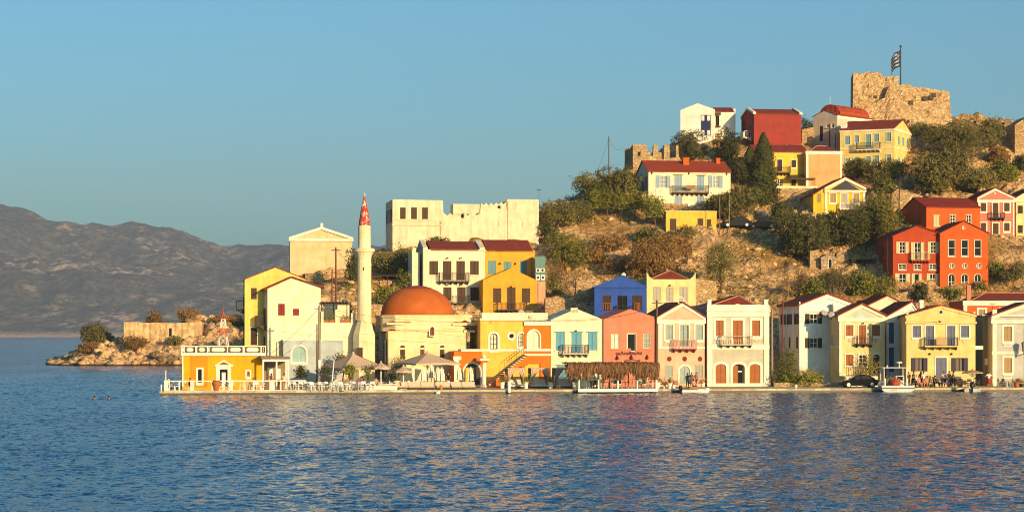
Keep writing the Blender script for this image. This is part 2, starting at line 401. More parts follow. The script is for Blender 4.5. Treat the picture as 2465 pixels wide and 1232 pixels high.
    def chimney(s, xa, xb, ya, yb, y, mat, d=.6, cap=True):
        a, b = s.u(xa, y), s.u(xb, y); z0, z1 = s.v(yb, (xa+xb)/2, y), s.v(ya, (xa+xb)/2, y)
        mb = MB().box(a, b, y, y+d, z0-.3, z1)
        if cap: mb.box(a-.07, b+.07, y-.07, y+d+.07, z1-.25, z1-.12)
        return s.part(mb, 'chimney', mat, getattr(s, 'ro', None))
    def obj(s, x, y, z): return s.root.matrix_basis @ Vector((x, y, z))
    def world(s, px, py, y=0):
        t = s.u(px, y); return Vector((s.X0+t*s.c-y*s.s, s.Y0+t*s.s+y*s.c, EYE+(HOR-py)/F*(s.Y0+t*s.s+y*s.c)))
HAZE = True
# =====================================================  SETTING
def Yq(px): return 236.5+(px-382)*.0078        # quay edge distance
# hillside: thin-plate spline through surveyed points
CP = []
def cp(px, py, Y): p = W(px, py, Y); CP.append((p.x, p.y, p.z))
def cw(px, Y, z): CP.append(((px-CX)/F*Y, Y, z))
for px in range(660, 2900, 240): cw(px, Yq(px)+5, -.3); cw(px, Yq(px)+14, .1)
for px in (1700, 1950, 2200, 2450, 2700): cw(px, 270, .6)
for px, py, Y in ((1000,735,285),(1150,738,285.5),(1290,765,281),(1170,765,282.5),(1440,772,276),(1660,772,275),(1375,745,281),(1720,728,287),(860,720,284),(740,720,285),
    (1320,650,YH(650)),(1320,560,YH(560)),(1330,500,YH(500)),(945,612,304.5),(1297,606,305),(1100,640,298),(720,672,300),(848,664,300),(1800,738,288),
    (1500,660,YH(660)),(1500,600,YH(600)),(1480,520,YH(520)),(1440,445,YH(445)),(1604,562,314.5),(1725,560,314.5),(1561,505,323),(1758,505,323),(1680,640,YH(640)),(1800,640,YH(640)),(1870,690,YH(690)),
    (1820,560,YH(560)),(1880,530,YH(530)),(1500,410,340),(1640,405,342),(1640,342,349),(1770,342,350),(1815,364,344),(1929,364,344),(1818,480,331),(2026,470,330),(1860,500,YH(500)),
    (1960,535,317),(2082,530,317),(1900,600,YH(600)),(1990,657,302.5),(2050,655,302),(2090,600,YH(600)),(2149,700,296),(2263,700,296),(2379,700,295.5),(2460,690,296),(2200,560,309),(2358,565,311),
    (2354,568,314),(2446,571,314.5),(2560,571,315),(2022,425,341),(2150,420,337),(2200,430,338),(1957,350,351),(2020,352,350),(2060,312,358),(2180,312,357),(2305,305,358),(2250,380,345),(2350,380,346),(2350,470,330),(2250,470,329),(2443,378,349),(2520,378,349),(2420,330,356),(2640,480,330),(2640,380,350),(2640,600,311),(2640,700,296),(2100,700,296),(1950,715,291)): cp(px, py, Y)
def cz(px, Y, z): CP.append(((px-CX)/F*Y, Y, z))
for px, Y, z in ((640,262,.2),(600,262,.1),(600,285,1.2),(575,275,-1.5),(545,262,-3),(540,300,-4),(640,300,8),(690,301,13),(690,330,4),(600,340,-4),(780,335,6),(950,335,9),(1120,340,10),(1300,350,18),(1420,372,22),(1560,385,26),(1700,395,31),(1850,395,34),(2000,400,38),(2180,405,38),(2350,405,36),(2600,410,34),
    (800,420,-6),(1200,440,-6),(1600,470,0),(2000,480,0),(2500,480,0),(2900,480,0),(450,350,-8),(450,260,-6),(2750,300,14),(2800,262,0)): cz(px, Y, z)
CP = np.array(CP); SCL = 50.
def _phi(r2): return np.where(r2 > 1e-12, r2*np.log(np.maximum(r2, 1e-12)), 0)
_p = CP[:, :2]/SCL; n_ = len(CP)
_K = _phi(((_p[:,None]-_p[None])**2).sum(-1))+np.eye(n_)*.004
_P = np.c_[np.ones(n_), _p]; _A = np.zeros((n_+3, n_+3)); _A[:n_,:n_] = _K; _A[:n_,n_:] = _P; _A[n_:,:n_] = _P.T
_S = np.linalg.solve(_A, np.r_[CP[:,2], 0, 0, 0])
def terr(X, Y):
    X = np.asarray(X, float); Y = np.asarray(Y, float); sh = X.shape; q = np.stack([X.ravel(), Y.ravel()], -1)/SCL; out = np.zeros(len(q))
    for i in range(0, len(q), 40000):
        c = q[i:i+40000]; out[i:i+40000] = _phi(((c[:,None]-_p[None])**2).sum(-1))@_S[:n_]+_S[n_]+c@_S[n_+1:]
    return out.reshape(sh)
def terr_rough(X, Y):
    z = terr(X, Y)
    d1, d2, idv = worley(X*.45+fbm(X*.3,Y*.3,2,3), Y*.45+fbm(X*.3,Y*.3,2,4), 5)
    e1, e2, idw = worley(X*1.1, Y*1.1, 9)
    rk = np.clip((z-1.)/4, 0, 1)
    patch = np.clip(fbm(X*.06, Y*.06, 3, 21)*1.6+.45, .1, 1)
    return z+rk*patch*((idv-.45)*2.1*np.clip((d2-d1)*3, 0, 1)+(idw-.5)*.9*np.clip((e2-e1)*3, 0, 1))+rk*fbm(X*.5, Y*.5, 4, 13)*.45
def raycast(px, py, y0=252., y1=400.):
    Y = np.arange(y0, y1, .4); X = (px-CX)/F*Y; Z = EYE+(HOR-py)/F*Y; d = terr(X, Y)-Z
    i = np.argmax(d > 0)
    if d[i] <= 0: i = np.argmax(d)
    return Vector((X[i], Y[i], float(terr(X[i:i+1], Y[i:i+1])[0])))
xs = np.arange(-38, 112, .5); ys = np.arange(250, 400, .5); GX, GY = np.meshgrid(xs, ys); GZ = terr_rough(GX, GY)
me = np_mesh('hillside', np.stack([GX, GY, GZ], -1).reshape(-1, 3), grid_faces(len(xs), len(ys)))
# hillside material: ochre limestone, dry grass, dark soil in the joints
t = NT('hill_rock'); v = t.coord(); n1 = t.noise(v, .09, 5, .6); n2 = t.noise(v, .8, 7, .68); n3 = t.noise(v, 4, 5, .6)
vo = t.node('ShaderNodeTexVoronoi', feature='DISTANCE_TO_EDGE', Scale=.9); nd = t.node('ShaderNodeVectorMath', operation='SCALE', Scale=1.1); t.link(n2, nd.inputs[0]); av = t.node('ShaderNodeVectorMath', operation='ADD'); t.link(v, av.inputs[0]); t.link(nd.outputs[0], av.inputs[1]); t.link(av.outputs[0], vo.inputs['Vector'])
a = t.mix(t.ramp(n2, [(.32,(0,0,0)),(.68,(1,1,1))]), (.58,.32,.125), (.88,.59,.30))
a = t.mix(t.ramp(n1, [(.42,(0,0,0)),(.62,(1,1,1))]), a, t.mix(t.ramp(n3, [(.35,(0,0,0)),(.65,(1,1,1))]), (.24,.135,.036), (.50,.29,.095)))
a = t.mix(t.ramp(vo.outputs['Distance'], [(.0,(.8,.8,.8)),(.09,(0,0,0))]), a, (.07,.045,.02))
t.base(a); t.rough(.95, .1)
mh = t.node('ShaderNodeMath', operation='MULTIPLY_ADD'); t.link(n3, mh.inputs[0]); mh.inputs[1].default_value = .5; t.link(n2, mh.inputs[2]); t.bump(mh.outputs[0], .9, .35)
HILLM = t.m
o = link_mesh('hillside', me, HILLM); tag(o, kind='structure')
# quay
def qpt(px, off): return ((px-CX)/F*(Yq(px)+off), Yq(px)+off)
qm = stone('quay', (.56,.46,.30), .8, .35, .25); pave = simple('paving', (.50,.42,.30), .85, .2, scale=1.2, var=.72)
front = [qpt(px, 0) for px in (384,700,1000,1300,1500,1860,2200,2700)]; back = [qpt(px, 30) for px in (2700,1500,900,560)]+[qpt(400, 16)]
mb = MB().slab(front+back, -2.5, QZ-.002); o = mb.build('quay', qm); tag(o, kind='structure')
mb = MB().slab([qpt(px, .55) for px in (390,700,1000,1300,1500,1860,2200,2690)]+[qpt(px, 29.5) for px in (2690,1500,900,570)]+[qpt(405, 15.5)], QZ-.001, QZ+.004); o = mb.build('pavement', pave); tag(o, kind='structure')
wl = simple('wet_weed', (.035,.032,.012), .5, .5, scale=2, var=.5)
mb = MB(); 
for a, b in zip(front, front[1:]):
    d = Vector((b[0]-a[0], b[1]-a[1], 0)).normalized(); nx, ny = d.y*.05, -d.x*.05
    mb.add([(a[0]+nx,a[1]+ny,-.5),(b[0]+nx,b[1]+ny,-.5),(b[0]+nx*.6,b[1]+ny*.6,.2),(a[0]+nx*.6,a[1]+ny*.6,.2),(a[0]-nx*2,a[1]-ny*2,.2),(b[0]-nx*2,b[1]-ny*2,.2)], [(0,1,2,3),(3,2,5,4)])
o = mb.build('quay_waterline', wl); tag(o, kind='structure')
# headland
hx = np.arange(-102, -46, .35); hy = np.arange(450, 520, .35); HX, HY = np.meshgrid(hx, hy)
PX = HX/ HY*F+CX
crest = np.interp(PX, [95,130,175,230,300,400,480,540,580,640,760], [879,868,853,832,815,800,764,768,790,800,805])
zc = EYE+(HOR-crest)/F*487
fy = 456.5+np.interp(PX, [95,110,200,350,600], [6,2,0,.5,0])
tt = np.clip((HY-fy)/(487-fy), 0, 2); prof = np.where(tt < 1, np.sin(np.clip(tt, 0, 1)*math.pi/2)**.8, np.cos((tt-1)*1.5))
base = zc*prof
plate = np.clip((PX-285)/25, 0, 1)*np.clip((500-PX)/20, 0, 1)*np.exp(-((HY-472)/5)**2); base = base*(1-plate)+4.55*plate
d1, d2, idv = worley(HX*.42, HY*.35, 2); e1, e2, idw = worley(HX*.95, HY*.8, 6)
am = np.clip(prof*3, .25, 1)*(1-.8*plate)
HZ = base+am*((idv-.4)*1.6*np.clip((d2-d1)*4, 0, 1)+(idw-.5)*.7*np.clip((e2-e1)*4, 0, 1)+fbm(HX*.6, HY*.6, 3, 2)*.4)-.3
HZ = np.where(HY < fy-1.0, -2., HZ)-np.clip((112-PX)/10, 0, 1)*2.5
t = NT('headland_rock'); v = t.coord(); n2 = t.noise(v, .5, 7, .65); n3 = t.noise(v, 2.5, 5, .65); n1 = t.noise(v, .12, 4)
vo = t.node('ShaderNodeTexVoronoi', feature='DISTANCE_TO_EDGE', Scale=.55); nd = t.node('ShaderNodeVectorMath', operation='SCALE', Scale=1.6); t.link(n2, nd.inputs[0]); av = t.node('ShaderNodeVectorMath', operation='ADD'); t.link(v, av.inputs[0]); t.link(nd.outputs[0], av.inputs[1]); t.link(av.outputs[0], vo.inputs['Vector'])
a = t.mix(t.ramp(n2, [(.3,(0,0,0)),(.7,(1,1,1))]), (.60,.36,.16), (.90,.60,.31)); a = t.mix(t.ramp(n1, [(.5,(0,0,0)),(.62,(.8,.8,.8))]), a, t.mix(n3, (.10,.07,.03), (.28,.19,.09)))
a = t.mix(t.ramp(vo.outputs['Distance'], [(0,(.9,.9,.9)),(.06,(0,0,0))]), a, (.06,.04,.02)); 
sx = t.node('ShaderNodeSeparateXYZ'); t.link(v, sx.inputs[0]); a = t.mix(t.ramp(sx.outputs['Z'], [(.15,(1,1,1)),(.5,(0,0,0))]), a, (.05,.035,.02))
t.base(a); t.rough(.95, .1); t.bump(n3, .9, .4)
o = link_mesh('headland', np_mesh('headland', np.stack([HX,HY,HZ],-1).reshape(-1,3), grid_faces(len(hx), len(hy))), t.m); tag(o, kind='structure')
def headz(X, Y):
    i = int(round((Y-450)/.35)); j = int(round((X+102)/.35)); return float(HZ[min(max(i,0),HZ.shape[0]-1), min(max(j,0),HZ.shape[1]-1)])
# far mountains
mx = np.linspace(-2600, 900, 420); my = np.linspace(4250, 7000, 330); MX, MY_ = np.meshgrid(mx, my); PX = MX/MY_*F+CX
rid = np.interp(PX, [-700,-300,-60,0,40,80,108,180,270,320,350,400,440,490,530,560,580,640,700,900,1300,2200], [520,480,492,500,508,522,538,543,549,541,546,558,566,586,600,598,596,598,597,620,640,660])
foot = 4333+fbm(MX/400, MX*0, 3, 3)*70+np.clip((PX+50)/200, 0, 1)*0
tt = (MY_-foot)/(5750-foot); zr = EYE+(HOR-rid)/F*5750
pr = np.where(tt < 0, tt*.4, np.where(tt < 1, .10*tt+.9*np.clip(tt,0,1)**1.25, 1-(tt-1)*1.4))
wgt = np.clip(tt*3, 0, 1)*(1-.88*np.exp(-((tt-1)/.16)**2))
MZ = zr*pr+wgt*(fbm(MX/650, MY_/650, 5, 8, True)*95+fbm(MX/140, MY_/140, 4, 4, True)*26)+fbm(MX/60, MY_/60, 4, 5, True)*9*np.clip(tt*6,0,1)
MZ = np.where(tt < -.02, -3, np.maximum(MZ, np.where(tt > 0, 1+tt*20, -3)))
t = NT('mountain_scrub'); v = t.coord(); n1 = t.noise(v, .0045, 8, .66); n2 = t.noise(t.coord((1,1,2.2)), .028, 7, .75); n3 = t.noise(v, .06, 4, .6)
a = t.mix(t.ramp(n3, [(.4,(0,0,0)),(.62,(1,1,1))]), (.030,.032,.025), (.080,.072,.050))
mm = t.node('ShaderNodeMath', operation='MULTIPLY'); t.link(t.ramp(n1, [(.46,(0,0,0)),(.6,(1,1,1))]), mm.inputs[0]); t.link(t.ramp(n2, [(.5,(0,0,0)),(.58,(1,1,1))]), mm.inputs[1])
a = t.mix(mm.outputs[0], a, (.40,.29,.20)); sx = t.node('ShaderNodeSeparateXYZ'); t.link(v, sx.inputs[0]); 
mr = t.node('ShaderNodeMapRange'); mr.inputs['From Min'].default_value = 3; mr.inputs['From Max'].default_value = 13; mr.inputs['To Min'].default_value = 1; mr.inputs['To Max'].default_value = 0; t.link(sx.outputs['Z'], mr.inputs['Value'])
a = t.mix(mr.outputs[0], a, (.46,.33,.24)); t.base(a); t.rough(.95, .1); t.bump(n3, 1., 9)
o = link_mesh('mountains', np_mesh('mountains', np.stack([MX,MY_,MZ],-1).reshape(-1,3), grid_faces(len(mx), len(my))), t.m, smooth=True); tag(o, kind='structure')
# sea: sum of wind ripples in a dense zone, coarse beyond
xs = np.r_[-3300,-2000,-1200,-700,-400,-250,-150,-100, np.arange(-70, 73, .21), 100,150,250,400,700,1200,2000,3300]
ys = np.r_[-350,-200,-100,-40,0,20,40,55, np.arange(70, 262, .2), np.arange(262.3, 470, .42), np.geomspace(471, 7200, 130)]
SX, SY = np.meshgrid(xs, ys); SZ = np.zeros_like(SX); r_ = np.random.default_rng(3)
calm = .62+.75*vnoise(SX/26+3, SY/40, 4)*vnoise(SX/9, SY/17, 6)**.5
fade = np.clip((470-SY)/140, 0, 1)*np.clip((SY-50)/14, 0, 1)*np.clip((74-abs(SX))/6, 0, 1)
for i in range(64):
    L = .52*(1.7/.52)**r_.random(); th = r_.normal(0, .75)+rad(14); k = 2*math.pi/L; am = .0028*(L/1.2)**.8*(.6+.8*r_.random())
    ph = (SX*math.sin(th)+SY*math.cos(th))*k+r_.random()*6.28
    SZ += am*np.sin(ph)
SZ += .35*SZ*np.abs(SZ)/.03
SZ *= calm*fade
t = NT('sea_water'); lw = t.noise(t.coord((.02,.035,1)), 1., 3)
t.base(t.mix(t.ramp(lw, [(.4,(0,0,0)),(.65,(1,1,1))]), (.003,.047,.120), (.005,.066,.155))); t.rough(.12, .5); t.b.inputs['IOR'].default_value = 1.33
nv = None       # ripple slopes straight from noise, so that far water stays ruffled
for scl, amp, st in ((2.2, 1.5, .8), (5.5, 1.3, .8), (.45, .6, .8)):
    n = t.node('ShaderNodeTexNoise', Scale=scl, Detail=3, Roughness=.6); t.link(t.coord((1,st,1)), n.inputs['Vector'])
    a_ = t.node('ShaderNodeVectorMath', operation='SUBTRACT'); t.link(n.outputs['Color'], a_.inputs[0]); a_.inputs[1].default_value = (.5,.5,.5)
    m_ = t.node('ShaderNodeVectorMath', operation='MULTIPLY'); t.link(a_.outputs[0], m_.inputs[0]); m_.inputs[1].default_value = (amp, amp, 0)
    if nv is None: nv = m_.outputs[0]
    else: q = t.node('ShaderNodeVectorMath', operation='ADD'); t.link(nv, q.inputs[0]); t.link(m_.outputs[0], q.inputs[1]); nv = q.outputs[0]
cm = t.node('ShaderNodeMapRange'); cm.inputs['From Min'].default_value = .35; cm.inputs['From Max'].default_value = .65; cm.inputs['To Min'].default_value = .55; cm.inputs['To Max'].default_value = 1.15; t.link(t.noise(t.coord((.05,.022,1)), 1., 4), cm.inputs['Value'])
sc_ = t.node('ShaderNodeVectorMath', operation='SCALE'); t.link(nv, sc_.inputs[0]); t.link(cm.outputs[0], sc_.inputs['Scale'])
ge = t.node('ShaderNodeNewGeometry'); q = t.node('ShaderNodeVectorMath', operation='ADD'); t.link(ge.outputs['Normal'], q.inputs[0]); t.link(sc_.outputs[0], q.inputs[1]); nn = t.node('ShaderNodeVectorMath', operation='NORMALIZE'); t.link(q.outputs[0], nn.inputs[0]); t.link(nn.outputs[0], t.b.inputs['Normal'])
SEAM = t.m
o = link_mesh('sea', np_mesh('sea', np.stack([SX,SY,SZ],-1).reshape(-1,3), grid_faces(len(xs), len(ys))), SEAM, smooth=True); tag(o, kind='structure')
# haze
t = bpy.data.materials.new('haze'); t.use_nodes = True; nt = t.node_tree; nt.nodes.clear(); out = nt.nodes.new('ShaderNodeOutputMaterial'); pv = nt.nodes.new('ShaderNodeVolumePrincipled')
pv.inputs['Color'].default_value = (.60,.74,1.0,1); pv.inputs['Density'].default_value = 8.5e-5; pv.inputs['Anisotropy'].default_value = 0.; nt.links.new(pv.outputs[0], out.inputs['Volume'])
if HAZE:
    o = MB().box(-3400, 3400, -400, 7300, -9, 480).build('haze', t); tag(o, kind='stuff')
# light
SUN_AZ, SUN_EL = rad(33), rad(11.5)          # azimuth to the right of straight-behind the camera
sd = Vector((math.sin(SUN_AZ)*math.cos(SUN_EL), -math.cos(SUN_AZ)*math.cos(SUN_EL), math.sin(SUN_EL)))
L = bpy.data.lights.new('sun', 'SUN'); L.energy = 5.0; L.angle = rad(.53); L.color = (1, .68, .335)
lo = bpy.data.objects.new('sun', L); COL.objects.link(lo); lo.rotation_euler = sd.to_track_quat('Z', 'Y').to_euler(); lo.location = sd*300
wd = bpy.data.worlds.new('World'); sc.world = wd; wd.use_nodes = True; nt = wd.node_tree; bg = nt.nodes['Background']
sky = nt.nodes.new('ShaderNodeTexSky'); sky.sky_type = 'NISHITA'; sky.sun_disc = False; sky.sun_elevation = SUN_EL; sky.sun_rotation = math.pi-SUN_AZ
sky.altitude = 0; sky.air_density = 1.0; sky.dust_density = 1.8; sky.ozone_density = 2.2
tint = nt.nodes.new('ShaderNodeMix'); tint.data_type = 'RGBA'; tint.blend_type = 'MULTIPLY'; tint.inputs[0].default_value = 1; tint.inputs[7].default_value = (.38,.75,.93,1); nt.links.new(sky.outputs[0], tint.inputs[6]); nt.links.new(tint.outputs[2], bg.inputs['Color']); bg.inputs['Strength'].default_value = .124
# camera
cam = bpy.data.cameras.new('camera'); co = bpy.data.objects.new('camera', cam); COL.objects.link(co); co.location = (0, 0, EYE); co.rotation_euler = (rad(90), 0, 0)
cam.sensor_width = 36; cam.lens = 36*F/2465; cam.shift_y = (HOR-616)/2465; cam.clip_start = .5; cam.clip_end = 20000; sc.camera = co
sc.view_settings.view_transform = 'Standard'; sc.view_settings.look = 'None'; sc.view_settings.exposure = .46; sc.view_settings.gamma = 1
sc.cycles.filter_width = 1.05
# =====================================================  BUILDINGS
CREAM = plaster('cream', (.80,.71,.50), .35); WHITE = plaster('white', (.80,.77,.68), .3); YEL = plaster('yellow', (.78,.56,.14)); PALEY = plaster('pale_yellow', (.78,.64,.30))
ORY = plaster('orange_yellow', (.76,.36,.035), .35); CORAL = plaster('coral', (.74,.215,.125), .3); PINK = plaster('pink', (.78,.45,.31), .3); BLUE = plaster('blue', (.028,.09,.42), .6)
GREY = plaster('grey_green', (.50,.48,.38), .3); ORA = plaster('orange', (.72,.17,.012), .3); REDW = plaster('red', (.42,.058,.016), .5); ORED = plaster('orange_red', (.58,.105,.016), .35)
BEIGE = plaster('beige', (.72,.53,.30), .4); OLDW = plaster('old_white', (.74,.64,.44), .9); MOSQ = plaster('mosque', (.80,.66,.38), .3); TRIM = plaster('trim', (.80,.75,.62), .2)
DRED = plaster('dark_red', (.31,.045,.033), .6); PEACH = plaster('peach', (.72,.36,.15), .2); GOLD = plaster('golden', (.80,.36,.006), .2); LBLUE = plaster('light_blue', (.50,.58,.60), .3); GREYW = plaster('grey_wall', (.46,.44,.40), .4)
BR = paint('brown', (.085,.042,.018), .6, True); DBR = paint('dark_brown', (.05,.025,.013), .6, True); ORB = paint('orange_brown', (.36,.105,.016), .5, True); TEAL = paint('teal', (.13,.30,.33), .6, True)
AZURE = paint('azure', (.13,.36,.48), .6, True); LTB = paint('light_blue_shutter', (.30,.40,.50), .6, True); REDS = paint('red_shutter', (.24,.02,.012), .6, True); PYS = paint('yellow_shutter', (.66,.55,.30), .6, True)
BGS = paint('beige_shutter', (.48,.43,.34), .7, True); GBL = paint('grey_blue_shutter', (.16,.17,.24), .6, True); SAGE = paint('sage_shutter', (.36,.42,.38), .6, True); TAN = paint('tan_shutter', (.46,.29,.12), .6, True)
IRON = simple('iron', (.03,.022,.018), .6); WHM = simple('white_metal', (.75,.72,.65), .5); DKG = glass(); LGL = glass('lit_glass', (.16,.17,.16), .12); WTR = paint('white_paint', (.78,.75,.66), .5)
TILE = tile(); TILE2 = tile('dark_tile', (.27,.045,.02)); STN = stone('rubble', (.52,.36,.19)); STNB = stone('big_rubble', (.50,.35,.19), 1.1)

# 1 golden waterfront office with pierced white parapet
h = House('harbour_office', 'golden flat-roofed waterfront building with white pierced parapet and pedimented door', 'building', 438.5, 633, 930, 243, 8.5, 9, GOLD, z0=QZ)
h.flat(853)
h.win(475, 487, 887, 922, 'op', sur=TRIM, mun=(0,0)); d = h.win(527.5, 549, 887, 930, 'op', sur=TRIM, name='door', mun=(0,0), sw=.32)
h.win(594, 601, 893, 906, 'sh', TAN, sur=TRIM, sw=.16)
h.wall()
h.part(MB().box(h.u(534), h.u(543), .14, .17, 0, h.v(896)), 'door_panel', WTR, d)
a, b, z = h.u(517), h.u(560), h.v(882); mb = MB(); m_ = (a+b)/2
mb.box(a, b, -.16, .02, z, z+.14).prism([(a,z+.14),(b,z+.14),(m_,z+.62)], -.1, .02); mb.ring([(a-.05,z+.14),(b+.05,z+.14),(m_,z+.74)], [(a+.25,z+.2),(b-.25,z+.2),(m_,z+.58)], -.16, -.101)
h.part(mb, 'pediment', TRIM, d); h.part(MB().prism([(a+.4,z+.22),(b-.4,z+.22),(m_,z+.52)], -.115, -.1015), 'tympanum', paint('dark_red_paint', (.2,.05,.02)), d)
DG = plaster('deep_golden', (.76,.25,.006), .2)
for q in ((459,472.5,855,930),(489.5,500,855,930),(472.6,489.4,855,883.5),(472.6,489.4,925.5,930)): h.panel(*q, DG, 'wall_panel', .03)
h.panel(438.5, 441.5, 855, 930, TRIM, 'corner_strip', .04)
h.band(436, 640, 848.5, 856, TRIM, 'cornice', .18)
pz0, pz1 = h.v(848), h.v(834); pp = MB()
cells = [(439.5,443.5),(445,470),(474.5,498),(500.5,504),(505,546),(549,584),(589,627),(630,638)]
pp.box(h.u(436.5), h.u(640), -.02, .22, pz1-.02, pz1+.1)
xs = [436.5]+[c for ab in cells for c in ab]+[640.]
for i in range(0, len(xs), 2): pp.box(h.u(xs[i]), h.u(xs[i+1]), -.06 if i in (4,8,12) else 0, .2, pz0, pz1-.021)
for a, b in cells:
    ua, ub = h.u(a), h.u(b); w_ = ub-ua; e = min(.22, w_*.3); zm = (pz0+pz1)/2-.01; q = (pz1-pz0)*.36
    hexo = [(ua+e,pz0),(ub-e,pz0),(ub,zm),(ub-e,pz1-.022),(ua+e,pz1-.022),(ua,zm)]
    pp.prism([(ua+e+.12,zm-q),(ub-e-.12,zm-q),(ub-.16,zm),(ub-e-.12,zm+q),(ua+e+.12,zm+q),(ua+.16,zm)], .08, .14)
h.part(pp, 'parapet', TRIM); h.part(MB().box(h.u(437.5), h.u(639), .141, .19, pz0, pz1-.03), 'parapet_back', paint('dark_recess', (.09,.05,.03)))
CUSTOMS = h
# cafe lean-to right of it
h = House('cafe_pavilion', 'white-framed glass cafe pavilion beside the golden waterfront building', 'pavilion', 632, 696, 930, 242.5, 8.5, 5, WTR, z0=QZ)
mb = MB(); zt = h.v(870); w = h.w
for x in (0, w*.5, w-.16): mb.box(x, x+.16, 0, .16, 0, zt)
for x in (0, w-.16): mb.box(x, x+.16, 4.7, 4.86, 0, zt)
mb.box(0, w, -.02, .18, zt, zt+.3); mb.box(0, .16, .19, 4.6, zt, zt+.3); mb.box(w-.16, w, .19, 4.6, zt, zt+.3); h.part(mb, 'frame', WTR)
h.part(MB().prism([(-.2,zt+.31),(w+.1,zt+.31),(w+.1,zt+.5),(-.2,zt+.62)], -.3, 5), 'roof', paint('brown_awning', (.16,.09,.05)))
h.part(MB().box(.17, w-.17, 4.5, 4.55, 0, zt), 'back_wall', plaster('cafe_back', (.28,.2,.13)))
h.part(MB().box(w*.25, w*.45, 4.35, 4.44, 1.0, 2.3).box(w*.6, w*.75, 4.35, 4.44, 1.0, 2.2), 'picture_frame', WTR)
h.part(MB().box(.3, w-.3, 3.2, 3.9, 0, 1.05), 'counter', paint('counter_wood', (.2,.09,.04)))

# 3 tall yellow gable house
h = House('gable_house', 'tall yellow gable house with brown door behind the cream waterfront house', 'house', 589, 737, 900, 259.7, 8, 6, plaster('lemon', (.80,.60,.15)), z0=QZ)
h.gable(673, 663, 644); h.win(604, 618, 693, 720, 'sh', BR, sur=None); h.win(603, 619, 789, 830, 'sh', DBR, name='door', sur=TRIM); h.wall(); h.roof_gable(TILE2, .05, .1, .1)
h.lbalcony(.5, 4., h.v(743), IRON, d=.9); h.lside(1.2, 2.2, h.v(743), h.v(708), DBR, 'door'); h.lside(5, 6, h.v(735), h.v(712), DBR); h.lside(3.2, 4, h.v(835), h.v(790), DBR, 'door', TRIM)
for k in range(2): h.lside(1+3*k, 1.8+3*k, h.v(800), h.v(775), DBR)
# 4 cream house
h = House('gable_house', 'cream gable house with two small red shutters and grey-blue arcade below', 'house', 644, 772, 925, 257.8, 16, 8, CREAM, z0=QZ)
h.gable(695, 703, 668, 691); h.win(669.5, 685.5, 731, 759, 'sh', REDS); h.win(705, 720, 743, 759, 'sh', REDS); h.wall(); h.roof_gable(TILE2, .35, .4, .14)
for x0, x1, y in ((669,687,729.5),(704,721,740)): h.band(x0-.5, x1+.5, y-1.5, y+1, TRIM, 'lintel', .06)
h.part(MB().lathe([(.11,0),(.11,1.7),(.17,1.72),(.17,1.9)], 8, (h.u(650), 2.5), h.v(692)), 'chimney_pipe', IRON, h.ro)
h.lbalcony(.7, 3.6, h.v(783), BR, d=1., h=1.1); h.lside(1.4, 2.3, h.v(783), h.v(742), DBR, 'door', TRIM); h.lside(4.2, 5.2, h.v(783), h.v(742), DBR); h.lside(1.4, 2.3, h.v(860), h.v(810), DBR, 'door'); h.lside(4.5, 5.4, h.v(850), h.v(810), DBR)
AR = plaster('arcade_blue', (.42,.48,.50), .3)
h2 = House('arcade_wall', 'grey-blue arcade wall with a big arched window at the foot of the cream house', 'wall', 682, 826, 925, 257.2, 11.5, 1.6, AR, z0=QZ)
h2.flat(820); h2.win(702, 737, 832, 873, 'gl', frame=WTR, arch=1, mun=(1,0), pane=glass('teal_glass', (.16,.24,.24), .15), sur=TRIM, sw=.16, name='arch_window'); h2.wall(); h2.band(681, 827, 817, 820, TRIM, 'coping', .08, back=1.7)
# annex with roof terrace
h = House('terrace_annex', 'low cream annex with roof terrace, square pillars and dark pergola', 'annex', 772.5, 861, 925, 258.9, 10, 7, CREAM, z0=QZ); h.flat(776); h.wall()
mb = MB(); zt = h.h
for a, b, y in ((773,779,749),(807,817,745),(845,856,753)): mb.box(h.u(a), h.u(b), 0, .35, zt, h.v(y))
mb.box(h.u(817.5), h.u(844.5), .3, .4, zt, zt+.1); h.part(mb, 'pillar', CREAM)
mb = MB(); zp = h.v(733); u0, u1 = h.u(773), h.u(845)
for i in range(8): mb.box(u0, u1, .3+.5*i, .42+.5*i, zp, zp+.12)
for i in range(9): x = u0+(u1-u0)*i/9; mb.box(x, x+.08, .1, 4.3, zp+.125, zp+.25)
for x in (u0+.02, (u0+u1)/2, u1-.15): mb.tube((x+.07,.5,zt), (x+.07,.5,zp), .05).tube((x+.07,3.8,zt), (x+.07,3.8,zp), .05)
mb.box(u0, u1, .2, 4.2, zp+.26, zp+.32); h.part(mb, 'pergola', paint('dark_wood', (.035,.022,.014)))
h.part(MB().box(u0, h.u(856), 6.6, 7, zt, zt+2.2), 'back_wall', CREAM)
ANNEX = h

# 5 beige building with white pediment
h = House('pediment_building', 'plain beige building with a low white pediment on the ridge behind the minaret', 'building', 698, 848, 668, 301, 6, 14, BEIGE, fd=6)
h.gable(571, 774, 546, 571); h.wall(); h.roof_gable(TILE2, -.3, -.3, .1, drop=.1); h.pediment(TRIM, None, 571, .35, .25); h.rwin(774, 562, 4, BR, kind='op', mun=(0,0))
h.part(MB().tube((h.ax,.2,h.ha-.05),(h.ax,.2,h.ha+.5),.22), 'finial', TRIM)
